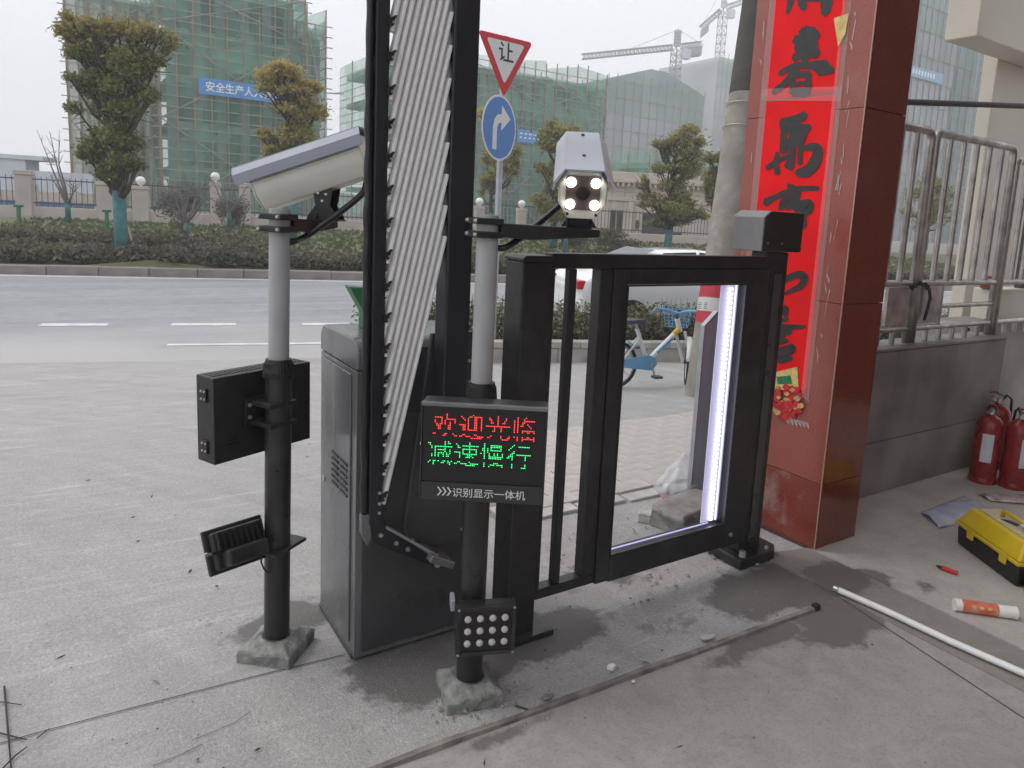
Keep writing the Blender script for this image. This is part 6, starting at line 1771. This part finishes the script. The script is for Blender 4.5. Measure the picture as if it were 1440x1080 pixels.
px_tree(938, 362, 182, w_at(938, 24), [(945, 195, 22, 14), (960, 210, 18, 14), (930, 212, 18, 12), (915, 200, 10, 8), (950, 235, 24, 16), (925, 240, 16, 12), (895, 258, 10, 10), (945, 265, 26, 16), (905, 280, 16, 10), (930, 290, 24, 14), (960, 285, 16, 14), (945, 310, 22, 12), (920, 315, 14, 8), (975, 300, 12, 8)],
        'leafy street tree with blue wrapped trunk before the beige stone gatehouse', M['tree3'], 16000, .055, 24, wrap_top=322, trunk_r=.13)
px_tree(1003, 352, 205, w_at(1003, 25), [(995, 218, 14, 10), (1010, 228, 16, 14), (990, 262, 10, 12), (1005, 255, 16, 16), (1000, 285, 14, 12)],
        'small street tree half hidden behind the concrete utility pole', M['tree3'], 7000, .06, 25, wrap_top=322, trunk_r=.11)
px_tree(1300, 350, 250, w_at(1300, 30), [(1285, 262, 20, 14), (1310, 270, 22, 16), (1295, 295, 24, 16), (1320, 300, 18, 14), (1290, 320, 18, 10)],
        'street tree seen between the bars of the steel gate', M['tree3'], 7000, .075, 26, wrap_top=335, trunk_r=.12)
px_tree(690, 330, 150, w_at(690, 30), [(682, 165, 14, 10), (684, 200, 12, 16), (690, 235, 14, 16), (684, 262, 12, 12), (716, 210, 10, 10), (716, 235, 10, 12)],
        'thin tree behind the blue turn-right sign', M['tree2'], 7000, .065, 27, wrap_top=300, trunk_r=.11)
# bare winter trees
def bare(px, py, w_, tips, label, seed, kind='barkgrey', r0=.07, fork=.45):
    r = np.random.default_rng(seed); base = atW(px, py, w_)
    t_ = thing('bare_tree', base, label, 'tree', 'leafless young trees on the bank')
    q = MB(); f0 = base + V(0, 0, fork * w_ / 21)
    obj('trunk', MB().sweep([base - V(0, 0, .1), (base + f0) / 2, f0], [r0 * 1.1, r0, r0 * .9], 8), M['bluetrunk'], t_, smooth=2)
    for (x, y) in tips:
        e_ = atW(x, y, w_) + unit((FWD[0], FWD[1], 0)) * r.uniform(-.5, .5)
        mid = f0 * .45 + e_ * .55 + V(*r.normal(size=3)) * .05 + V(0, 0, -.06)
        q.sweep([f0, f0 * .75 + e_ * .25 + V(0, 0, -.08), mid, e_], [r0 * .62, r0 * .45, r0 * .28, .006], 6)
        for k in range(5):
            s_ = mid * (1 - k / 6) + e_ * (k / 6); q.sweep([s_, s_ + (e_ - mid) * .22 + V(*r.normal(size=3)) * .16], [r0 * .15, .004], 4)
    obj('branches', q, M[kind], t_, smooth=2); return t_
bare(96, 308, w_at(96, 24.5), ((38, 180), (58, 182), (80, 182), (104, 262), (60, 240), (118, 255)), 'bare young tree with long upright shoots before the pale hoarding', 31)
bare(262, 335, w_at(262, 24), ((236, 240), (250, 250), (262, 235), (278, 248), (290, 240), (300, 262), (226, 268), (245, 262), (284, 268)), 'bare fan-shaped young tree on the lawn bank before the scaffold', 32)
bare(322, 320, w_at(322, 27), ((300, 250), (315, 255), (328, 250), (345, 258), (352, 275), (290, 275), (335, 268)), 'bare bushy young tree between the globe-topped pillars', 33)
bare(795, 352, w_at(795, 21.5), ((770, 310), (785, 305), (800, 312), (815, 318), (760, 322), (825, 325)), 'bare shrub rising over the white car roof', 34)
bare(1040, 350, w_at(990, 30), ((985, 260), (1000, 270), (975, 285), (990, 250)), 'bare thin tree beside the concrete utility pole', 35)
for (px, py, w_, rx, rz, lab, sd) in ((322, 300, w_at(322, 27.5), 26, 26, 'grey twiggy shrub between the globe-topped pillars', 41), (256, 290, w_at(256, 25), 34, 30, 'wide grey twiggy shrub on the lawn bank before the scaffold', 42), (860, 335, w_at(860, 27), 34, 14, 'round clipped green shrub in front of the stone gatehouse door', 43), (815, 330, w_at(815, 26), 26, 20, 'dark grey-green shrub under the lit camera arm', 44)):
    c = atW(px, py, w_); sc = w_ / FPX; r = np.random.default_rng(sd)
    t_ = thing('garden_shrub', c - V(0, 0, rz * sc), lab, 'shrub'); cs = []
    for k in range(9): cs.append((c + V(*(r.uniform(-.6, .6, 3))) * V(rx, rx, rz) * sc, V(rx, rx, rz) * sc * r.uniform(.35, .6)))
    q = MB(); leafcloud(q, cs, 1500 if sd < 43 else 2600, .05, r, up=.3); obj('foliage', q, M['shrub'] if sd < 43 else M['hedge'], t_, kind='stuff')
    q = MB()
    for k in range(22): q.tube(c - V(0, 0, rz * sc * 1.3), c + V(*(r.uniform(-1, 1, 3))) * V(rx, rx, rz) * sc * .9, .012, .004, 4)
    obj('stems', q, M['barkgrey'], t_)
# green hydrant-like standpipes on the bank
for (px, y0, y1, lb_) in ((26, 312, 290, 'short green standpipe with cross tap beside the lampless fence pillar'), (150, 345, 297, 'short green standpipe with cross tap left of the blue-wrapped tree trunk')):
    w_ = w_at(px, 23); b0, b1 = atW(px, y0, w_), atW(px, y1, w_)
    t_ = thing('green_standpipe', b0, lb_, 'standpipe', 'green standpipes on the bank')
    obj('pipe', MB().tube(b0 - V(0, 0, .2), b1, .05, .05, 10), M['green'], t_, smooth=True)
    obj('tap', MB().tube(b1 - V(.11, 0, -.01), b1 + V(.11, 0, .01), .035, .035, 8), M['green'], t_, smooth=True)
ws = w_at(185, 20.4); s0_, s1_ = atW(193, 362, ws), atW(178, 315, ws)
tag(obj('tree_stake', MB().tube(s0_, s1_, .025, .022, 8), pm('bamboo', (.42, .36, .2), .7), smooth=True), 'pale bamboo stake leaning on the blue-wrapped tree trunk', 'stake')

# boundary wall: pillars, plinth, iron bars
FN = 35.0
def fpt(px, py): return atW(px, py, w_at(px, FN))
pill = []
for (px, yt, yb, wpx, globe) in ((37, 240, 300, 19, False), (152, 256, 312, 22, True), (200, 262, 318, 20, True), (304, 256, 325, 13, True), (345, 258, 328, 14, True), (672, 290, 345, 12, True), (731, 293, 345, 12, True)):
    b0 = fpt(px, yb); b1 = fpt(px, yt); w_ = w_at(px, FN); hw = wpx * w_ / FPX / 2
    zb = gz(b0[0], b0[1]) + .02; zt = b1[2]
    t_ = thing('fence_pillar', (b0[0], b0[1], zb), 'beige stone fence pillar topped by a white globe lamp' if globe else 'beige stone fence pillar without lamp beside the pale hoarding', 'pillar', 'stone pillars of the boundary fence')
    A = (RE, RN, (0, 0, 1)); q = MB(org=(b0[0], b0[1], zb), ax=A); h_ = zt - zb
    q.box(-hw, hw, -hw, hw, 0, h_ * .90); obj('shaft', q, M['pillar'], t_, bevel=.02)
    q = MB(org=(b0[0], b0[1], zb), ax=A); q.box(-hw * 1.14, hw * 1.14, -hw * 1.14, hw * 1.14, h_ * .901, h_ * .96); q.box(-hw * 1.04, hw * 1.04, -hw * 1.04, hw * 1.04, h_ * .9605, h_); obj('cap', q, M['pillar'], t_, bevel=.02)
    if globe:
        q = MB(org=(b0[0], b0[1], zb + h_)); q.lathe([(.06, 0), (.06, .05), (.12, .07), (.18, .16), (.19, .24), (.15, .34), (.06, .40)], n=16); obj('lamp_globe', q, M['globe'], t_, smooth=True)
    pill.append((b0 @ RE, h_, zb, zt))
A = (RE, RN, (0, 0, 1))
plin = road(-12, FN); 
tpl = thing('boundary_fence', plin, 'iron bar fence on a stone plinth running between beige pillars', 'fence')
zf = gz(plin[0], plin[1])
obj('plinth', MB(org=(plin[0], plin[1], zf), ax=A).box(-6, 44, -.15, .15, -.1, .42), M['pillar'], tpl, bevel=.02)
hfen = pill[0][1]
for z in (.55, hfen * .82):
    obj('rail', MB(org=(plin[0], plin[1], zf), ax=A).box(-6, 44, -.02, .02, z, z + .05), M['iron'], tpl)
bar0 = None
for i in range(250):
    x = -6 + i * .2
    if bar0 is None:
        bar0 = obj('bar', MB(ax=A).box(-.011, .011, -.011, .011, .43, hfen * .9), M['iron'], tpl)
        for v_ in bar0.data.vertices: v_.co = Vector(np.array(v_.co) + np.array(tpl['_o']))
        off_ = V(plin[0], plin[1], zf) - plin
    p = RE * x
    if i == 0: bar0.location = p + off_
    else: dup(bar0, tpl, p + off_)
# hoarding behind the fence, far left
hw_ = w_at(60, 46); a0, a1 = atW(-60, 300, hw_), atW(118, 305, w_at(118, 46))
th_ = thing('site_hoarding', a0, 'blue and white site hoarding behind the boundary fence', 'hoarding')
L_ = np.linalg.norm((a1 - a0)[:2]); zt1 = atW(60, 240, hw_)[2]; zt0 = atW(60, 284, hw_)[2]; zbb = .2
nP = 12
for i in range(nP):
    x0 = L_ * i / nP; x1 = L_ * (i + 1) / nP - .03
    obj('lower_sheet', MB(org=(a0[0], a0[1], 0), ax=A).box(x0, x1, 0, .05, zbb, zt0), M['hoard'], th_)
    obj('upper_sheet', MB(org=(a0[0], a0[1], 0), ax=A).box(x0, x1, .06, .10, zt0 + (.9 if i % 3 == 0 else .55), zt1), M['hoardw'], th_)
    obj('mid_sheet', MB(org=(a0[0], a0[1], 0), ax=A).box(x0, x1, .05, .09, zt0 + .01, zt0 + .54), M['pillar'], th_)
th2 = atW(18, 300, w_at(18, 60)); z2 = atW(18, 224, w_at(18, 60))[2]
tw = thing('site_office', th2, 'small white site office block rising beyond the hoarding', 'building')
obj('office_wall', MB(org=(th2[0], th2[1], 0), ax=A).box(-.8, .9, 0, 3, 0, z2), M['hoardw'], tw)
obj('office_roof', MB(org=(th2[0], th2[1], 0), ax=A).box(-1.0, 2.0, -.2, 3.2, z2 + .01, z2 + .3), M['hoardw'], tw)

# ------------------------------------------------------------------ neoclassical gatehouse across the road
GW = w_at(920, 40.0)
ga = atW(838, 345, GW); gb_ = atW(1010, 350, GW)
gh = thing('stone_gatehouse', ga, 'beige neoclassical gatehouse with dentilled cornice and dark entrance across the road', 'building')
gz0 = gz(ga[0], ga[1]) - .05
gxd = unit((gb_ - ga) * V(1, 1, 0)); gnd_ = V(-gxd[1], gxd[0], 0); GA = (gxd, gnd_, (0, 0, 1)); GO = (ga[0], ga[1], gz0)
gL = np.linalg.norm((gb_ - ga)[:2]); ztp = atW(880, 243, GW)[2] - gz0; zco = atW(880, 258, GW)[2] - gz0; zent = atW(880, 283, GW)[2] - gz0
ox = lambda px: ((atW(px, 300, GW) - ga) @ gxd)
def gbx(nm, x0, x1, y0, y1, z0, z1, mt='gatebeige', bev=.03): return obj(nm, MB(org=GO, ax=GA).box(x0, x1, y0, y1, z0, z1), M[mt], gh, bevel=bev)
xw0, xw1, xd0, xd1, xq0, xq1 = ox(858), ox(876), ox(903), ox(938), ox(946), ox(960)
zw0, zw1 = atW(868, 332, GW)[2] - gz0, atW(868, 296, GW)[2] - gz0
zd1 = atW(920, 300, GW)[2] - gz0; zq1 = atW(953, 328, GW)[2] - gz0
# wall built round its openings
gbx('wall', -.6, xw0, 0, 5, 0, zco); gbx('wall', xw1, xd0, 0, 5, 0, zco); gbx('wall', xd1, xq0, 0, 5, 0, zco); gbx('wall', xq1, gL + 3, 0, 5, 0, zco)
gbx('wall', xw0 + .002, xw1 - .002, .01, 5, 0, zw0); gbx('wall', xw0 + .002, xw1 - .002, .01, 5, zw1, zco - .01)
gbx('wall', xd0 + .002, xd1 - .002, .01, 5, zd1, zco - .01); gbx('wall', xq0 + .002, xq1 - .002, .01, 5, zq1, zco - .01)
gbx('window_pane', xw0, xw1, .35, .4, zw0, zw1, 'carglass', 0); gbx('window_bar', (xw0 + xw1) / 2 - .04, (xw0 + xw1) / 2 + .04, .30, .345, zw0, zw1, 'gatebeige', 0)
for i in range(4):
    x = xw0 + (xw1 - xw0) * (i + .5) / 4; gbx('window_bar', x - .02, x + .02, .2, .24, zw0, zw1, 'iron', 0)
gbx('door', xd0, xd1, .8, .9, 0, zd1, 'iron', 0); gbx('side_opening', xq0, xq1, .6, .7, 0, zq1, 'carglass', 0)
gbx('entablature', -.7, gL + 3.1, -.12, -.001, zent, zent + .25)
gbx('cornice', -.75, gL + 3.2, -.35, 5.2, zco + .003, zco + .22); gbx('parapet', -.6, gL + 3, -.1, 5, zco + .223, ztp)
gbx('string_course', -.65, gL + 3.1, -.06, -.001, (zent + zco) / 2, (zent + zco) / 2 + .1)
d0 = None
for i in range(34):
    x = -.6 + i * (gL + 3.5) / 34
    gbx('dentil', x, x + .14, -.30, -.10, zco - .22, zco, 'gatebeige', 0)
for x in (xw0 - .5, xw1 + .25, xd0 - .45, xd1 + .02):
    gbx('pilaster', x, x + .32, -.10, -.002, 0, zent - .003)
for x in (xd0 - .29,):
    q = MB(org=GO, ax=GA); c = V(x, -.13, (zd1) * .45)
    q.lathe([(.01, 0)], n=3) if False else None
    q.prism([(x + .14 * math.cos(i * .6283), zd1 * .55 + .30 * math.sin(i * .6283)) for i in range(10)], -.14, -.105, axis=1); obj('medallion', q, M['iron'], gh)

# ------------------------------------------------------------------ scaffolded buildings
def scaffold(name, label, px0, px1, pyt, w_px, n_floor, bay, lift, depth=14., net='net', nett='nettop', poles='scafpole', frame=True, pyb=320, top_band=.22, cols=6, zfix=None, grp='buildings wrapped in scaffold netting'):
    """front face parallel to the gate line; px0..px1 is its width, w_px the depth at its middle"""
    pm_ = (px0 + px1) / 2; mid = atW(pm_, 300, w_px); Y = mid[1]
    x0, x1 = atY(px0, 250, Y)[0], atY(px1, 250, Y)[0]
    z1 = zfix if zfix else atY(pm_, pyt, Y)[2]; z0 = .3
    t_ = thing(name, (x0, Y, z0), label, 'building', grp)
    fh = (z1 - z0) / n_floor
    for k in range(n_floor + 1):
        z = z0 + fh * k
        obj('floor_slab', MB().box(x0 + .8, x1 - .8, Y + 1.2, Y + depth, z - .55, z), M['slab'], t_)
    for i in range(cols + 1):
        x = x0 + 1.0 + (x1 - x0 - 2.0) * i / cols
        obj('concrete_column', MB().box(x - .35, x + .35, Y + 1.25, Y + 1.95, z0, z1 - .56), M['slab'], t_)
    obj('infill_wall', MB().box(x0 + .9, x1 - .9, Y + 3.0, Y + 3.3, z0, z1 - .6), M['interiorshade'], t_)  # interior shade put into a near-black wall colour
    # netting: one sheet per bay and floor
    nb_ = max(1, round((x1 - x0) / (bay * 3)))
    zt = z1 + 1.2
    for i in range(nb_):
        a, b2 = x0 + (x1 - x0) * i / nb_, x0 + (x1 - x0) * (i + 1) / nb_
        for k in range(n_floor):
            za, zb_ = z0 + fh * k, z0 + fh * (k + 1)
            jj = random.uniform(-.08, .08)
            obj('net_sheet', MB().quad((a, Y + .25 + jj, za), (b2, Y + .25 - jj, za), (b2, Y + .25 - jj, zb_), (a, Y + .25 + jj, zb_)), M[net], t_)
        jag = [random.uniform(-.4, .5) for _ in range(2)]
        obj('top_net', MB().quad((a, Y + .22, z1 - fh * top_band), (b2, Y + .22, z1 - fh * top_band), (b2, Y + .1, zt + jag[0]), (a, Y + .1, zt + jag[1])), M[nett], t_)
    for xx in (x0, x1):
        obj('side_net', MB().quad((xx, Y + .3, z0), (xx, Y + depth, z0), (xx, Y + depth, z1 + .8), (xx, Y + .3, z1 + .8)), M[net], t_)
    q = MB(); q2 = MB()
    nv = int((x1 - x0) / bay)
    for i in range(nv + 1):
        x = x0 + (x1 - x0) * i / nv; r_ = .04
        q.box(x - r_, x + r_, Y + .0, Y + .1, z0, z1 + random.uniform(.9, 2.0))
        if i % 2 == 0: q.box(x - r_, x + r_, Y + 1.0, Y + 1.08, z0, z1 + .6)
    nh = int((z1 - z0) / lift)
    for k in range(nh + 2):
        z = z0 + lift * k
        q2.box(x0 - .5, x1 + .5, Y - .06, Y, z - .035, z + .035)
    for xx, sg_ in ((x0, -1), (x1, 1)):
        for j in range(4):
            q.box(xx - .05, xx + .05, Y + .1 + j * depth / 4, Y + .2 + j * depth / 4, z0, z1 + 1.0)
        for k in range(nh + 1): q2.box(xx - .03, xx + .03, Y, Y + depth, z0 + lift * k - .03, z0 + lift * k + .03)
    obj('scaffold_standards', q, M[poles], t_, kind='stuff'); obj('scaffold_ledgers', q2, M['scafgrey'], t_, kind='stuff')
    q = MB()
    W_ = (x1 - x0); nX = max(1, round(W_ / 9))
    for i in range(nX):
        a = x0 + W_ * i / nX; b2 = x0 + W_ * (i + 1) / nX
        for k in range(0, n_floor, 2):
            za, zb_ = z0 + fh * k, min(z1, z0 + fh * (k + 2))
            q.tube((a, Y - .08, za), (b2, Y - .08, zb_), .05, .05, 5); q.tube((a, Y - .14, zb_), (b2, Y - .14, za), .05, .05, 5)
    obj('cross_braces', q, M['scafgrey'], t_, kind='stuff')
    return t_, x0, x1, Y, z0, z1, fh
A_, ax0, ax1, aY, az0, az1, afh = scaffold('scaffolded_building', 'unfinished building behind green scaffold netting hung with the blue banner', 228, 430, -18, 58., 5, 1.15, .78, depth=16, cols=5)
scaffold('scaffolded_wing', 'scaffolded wing draped in pale folded netting behind the bronze-topped tree', 103, 229, -4, 56., 5, 1.3, .8, depth=12, net='netstreak', nett='nettop', cols=4)
scaffold('scaffolded_annex', 'lower scaffolded annex at the end of the bannered building', 432, 458, 40, 60., 4, 1.2, .8, depth=12, cols=1)
# banner
bY0 = aY - .25
pA, pB = atY(279, 108, bY0), atY(393, 128, bY0); pA2 = atY(279, 131, bY0)
hb_ = pA[2] - pA2[2]
tbn = thing('slogan_banner', (pA[0], bY0, pA2[2]), 'blue banner with white characters strung across the scaffold', 'banner')
obj('cloth', MB().box(pA[0], pB[0], bY0, bY0 + .03, pA2[2], pA[2]), M['banner'], tbn)
letters('lettering', '安全生产人人有责', M['bannerink'], tbn, (pA[0] + .5, bY0 - .02, pA2[2] + hb_ * .18), (1, 0, 0), (0, 0, 1), width=(pB[0] - pA[0]) * .93, height=hb_ * .64, bold=.015)
B_, bx0, bx1, bY_, bz0, bz1, bfh = scaffold('scaffolded_building', 'unfinished block in bright green netting behind the road signs', 560, 846, 96, 76., 5, 1.3, .85, depth=18, cols=8, net='net')
pA, pB = atY(728, 181, bY_ - .25), atY(762, 188, bY_ - .25)
tbn = thing('slogan_banner', (pA[0], bY_ - .25, pA[2] - 1.3), 'short blue banner on the scaffold beside the turn-right disc', 'banner')
obj('cloth', MB().box(pA[0], pB[0] + .6, bY_ - .25, bY_ - .22, pA[2] - 1.3, pA[2]), M['banner'], tbn)
for i in range(5):
    x = pA[0] + .3 + i * .55
    for k in range(2): obj('banner_mark', MB().box(x, x + .35 - .1 * k, bY_ - .262, bY_ - .252, pA[2] - .5 - k * .4, pA[2] - .35 - k * .4), M['bannerink'], tbn)
scaffold('scaffolded_terrace', 'low terrace in green netting behind the leafy tree by the gatehouse', 922, 1045, 232, 70., 2, 1.4, .9, depth=16, cols=5, net='nettop', nett='nettop')
# netted tower in the haze
def tower(name, label, px0, px1, pyt, w_, gable, net, depth=24., floors=9, peak=None, grp='hazy tower blocks under construction'):
    pm_ = (px0 + px1) / 2; Y = atW(pm_, 300, w_)[1]
    x0, x1 = atY(px0, 200, Y)[0], atY(px1, 200, Y)[0]; z1 = atY(pm_, pyt, Y)[2]; zp = z1 + gable
    t_ = thing(name, (x0, Y, 0), label, 'building', grp)
    obj('tower_core', MB().box(x0 + 1, x1 - 1, Y + 1.2, Y + depth, 0, z1 - .5), M['slab'], t_)
    fh = z1 / floors; nb_ = 6
    for k in range(floors):
        for i in range(nb_):
            a, b2 = x0 + (x1 - x0) * i / nb_, x0 + (x1 - x0) * (i + 1) / nb_; j_ = random.uniform(-.15, .15)
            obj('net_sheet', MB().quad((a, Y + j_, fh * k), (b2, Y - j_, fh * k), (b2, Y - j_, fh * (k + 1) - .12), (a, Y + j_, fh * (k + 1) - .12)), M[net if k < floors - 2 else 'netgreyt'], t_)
    for xx in (x0, x1): obj('side_net', MB().quad((xx, Y + .2, 0), (xx, Y + depth, 0), (xx, Y + depth, z1), (xx, Y + .2, z1)), M[net], t_)
    if gable:
        xp = x0 + (x1 - x0) * (peak or .5)
        obj('gable_net', MB().prism([(x0, z1 - .1), (x1, z1 - .1), (x1 - (x1 - xp) * .05, z1 + gable * .15), (xp + 2, zp), (xp - 2, zp), (x0 + 1, z1 + gable * .1)][::-1], Y + .3, Y + depth - .3, axis=1), M['netgreyt'], t_)
    q = MB()
    for k in range(floors + 1): q.box(x0 - .3, x1 + .3, Y - .12, Y - .04, fh * k - .10, fh * k + .06)
    for i in range(13):
        x = x0 + (x1 - x0) * i / 12; q.box(x - .06, x + .06, Y - .25, Y - .13, 0, z1 + random.uniform(.3, 1.8))
    obj('scaffold_poles', q, M['scafgrey'], t_, kind='stuff')
    return t_, x0, x1, Y, z1
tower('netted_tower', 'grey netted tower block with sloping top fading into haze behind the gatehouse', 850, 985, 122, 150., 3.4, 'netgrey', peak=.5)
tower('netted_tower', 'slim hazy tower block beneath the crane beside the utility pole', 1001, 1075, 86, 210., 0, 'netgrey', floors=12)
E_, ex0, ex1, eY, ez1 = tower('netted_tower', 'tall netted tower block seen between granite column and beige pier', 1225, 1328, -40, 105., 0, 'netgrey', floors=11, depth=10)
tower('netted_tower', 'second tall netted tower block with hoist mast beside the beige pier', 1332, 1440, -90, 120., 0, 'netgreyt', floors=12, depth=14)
pA, pB = atY(1284, 98, eY - .3), atY(1327, 92, eY - .3)
tbn = thing('slogan_banner', (pA[0], eY - .4, pA[2] - .8), 'pale blue banner on the netted tower beyond the granite column', 'banner')
obj('cloth', MB().box(pA[0] - 6, pB[0], eY - .4, eY - .34, pA[2] - .9, pA[2] + .5), pm('pale_blue_banner', (.22, .40, .60), .8), tbn)
for i in range(9): obj('banner_mark', MB().box(pA[0] - 1 + i * .75, pA[0] - .6 + i * .75, eY - .43, eY - .405, pA[2] - .5, pA[2] + .15), M['bannerink'], tbn)
# hoist mast
def lattice(q, p0, p1, w_, n, r_):
    p0, p1 = V(*p0), V(*p1); d_ = unit(p1 - p0)
    a = unit(np.cross(d_, (0, 0, 1) if abs(d_[2]) < .9 else (1, 0, 0))); b = np.cross(d_, a)
    cs = [a * w_ + b * w_, -a * w_ + b * w_, -a * w_ - b * w_, a * w_ - b * w_]
    for c in cs: q.tube(p0 + c, p1 + c, r_, r_, 4)
    for i in range(n):
        s0, s1 = p0 + (p1 - p0) * i / n, p0 + (p1 - p0) * (i + 1) / n
        for k in range(4):
            q.tube(s0 + cs[k], s1 + cs[(k + 1) % 4], r_ * .7, r_ * .7, 4); q.tube(s0 + cs[k], s0 + cs[(k + 1) % 4], r_ * .7, r_ * .7, 4)
hx = atW(1358, 300, 112.)
thm = thing('hoist_mast', (hx[0], hx[1], 0), 'lattice hoist mast standing before the tall netted tower', 'hoist')
q = MB(); lattice(q, (hx[0], hx[1], 0), (hx[0], hx[1], 44), .8, 30, .10); obj('mast', q, M['galv'], thm, kind='stuff')
obj('hoist_cage', MB().box(hx[0] - 1.2, hx[0] + 1.2, hx[1] - 1.6, hx[1] - .9, 22, 25), M['scafgrey'], thm)
# tower cranes
def crane(px, pyb, pyt, w_, jib0, jib1, label, pyj):
    b0 = atW(px, pyb, w_); tp = atW(px, pyt, w_); jz = atW(px, pyj, w_)
    t_ = thing('tower_crane', (b0[0], b0[1], 0), label, 'crane', 'tower cranes on the far sites')
    q = MB(); lattice(q, (b0[0], b0[1], 0), (b0[0], b0[1], jz[2]), .9, 26, .13); obj('mast', q, M['scafgrey'], t_, kind='stuff')
    q = MB(); lattice(q, (b0[0], b0[1], jz[2] + .3), (b0[0], b0[1], tp[2]), .5, 5, .12); obj('tower_head', q, M['scafgrey'], t_, kind='stuff')
    j0, j1 = atW(*jib0, w_), atW(*jib1, w_)
    c = V(b0[0], b0[1], jz[2] + .1)
    q = MB(); lattice(q, c + unit(j0 - c) * 1.0, j0, .55, 24, .10); obj('jib', q, M['scafgrey'], t_, kind='stuff')
    q = MB(); lattice(q, c + unit(j1 - c) * 1.0, j1, .55, 8, .10); obj('counter_jib', q, M['scafgrey'], t_, kind='stuff')
    d_ = unit(j1 - c)
    obj('counterweight', MB(org=j1, ax=(d_, unit(np.cross((0, 0, 1), d_)), (0, 0, 1))).box(-3, -.2, -.8, .8, -2.6, -.7), M['slab'], t_)
    q = MB(); h_ = V(b0[0], b0[1], tp[2])
    q.tube(h_, c + (j0 - c) * .6, .05, .05, 4); q.tube(h_, j1, .05, .05, 4); obj('tie_bars', q, M['scafgrey'], t_, kind='stuff')
    obj('operator_cab', MB(org=c - V(0, 0, 2.6)).box(.6, 2.4, -2.2, -.7, 0, 2.2), M['hoardw'], t_)
crane(949, 105, 44, 165., (818, 80), (987, 62), 'tower crane with full jib above the sloping netted tower', 68)
crane(1011, 90, -18, 200., (1120, -22), (985, 40), 'tower crane partly cut by the utility pole', 15)
# far lamp arm
w_ = 50.; a0 = atW(458, 330, w_); 
tl = thing('road_lamp', a0, 'slim road lamp with single arm beside the scaffolded annex', 'street lamp')
p1 = atW(459, 134, w_); obj('post', MB().tube((a0[0], a0[1], 0), (a0[0], a0[1], p1[2]), .07, .05, 8), M['galv'], tl, smooth=True)
p2_ = atW(483, 131, w_); obj('lamp_arm', MB().sweep([(a0[0], a0[1], p1[2] - .05), p1 * .5 + p2_ * .5 + V(0, 0, .05), p2_], [.05, .06, .10], 6), M['galv'], tl, smooth=True)
# distant low hill line so that the ground meets the sky
mb = MB(); vs = []; fs = []
for i in range(61):
    a = rad(-20 + i * 2.4); R0 = 340
    vs += [(R0 * math.sin(a), R0 * math.cos(a), -2), (R0 * math.sin(a), R0 * math.cos(a), 6 + 4 * noise.noise((i * .25, 0, 0))), ((R0 + 60) * math.sin(a), (R0 + 60) * math.cos(a), -2)]
for i in range(60): fs += [(3 * i, 3 * i + 3, 3 * i + 4, 3 * i + 1), (3 * i + 1, 3 * i + 4, 3 * i + 5, 3 * i + 2)]
mb.add(vs, fs); struct(obj('hills', mb, pm('hazy_hill', (.06, .09, .05), 1, 0, .3, .05), smooth=True))

# ------------------------------------------------------------------ haze
hz = MB(); hz.box(-620, 620, -620, 620, -4, 75)
hm = bpy.data.materials.new('haze_air'); N, L = nodes_of(hm); N.clear()
pv = N.new('ShaderNodeVolumePrincipled'); pv.inputs['Color'].default_value = (.98, .985, 1, 1); pv.inputs['Density'].default_value = .0025; pv.inputs['Anisotropy'].default_value = 0.
oo = N.new('ShaderNodeOutputMaterial'); L.new(pv.outputs[0], oo.inputs['Volume'])
ho = obj('haze', hz, hm, kind='stuff')
ho['label'] = 'thin pale winter haze over the road and building sites'; ho['category'] = 'haze'
for o in bpy.data.objects:
    if '_o' in o: del o['_o']
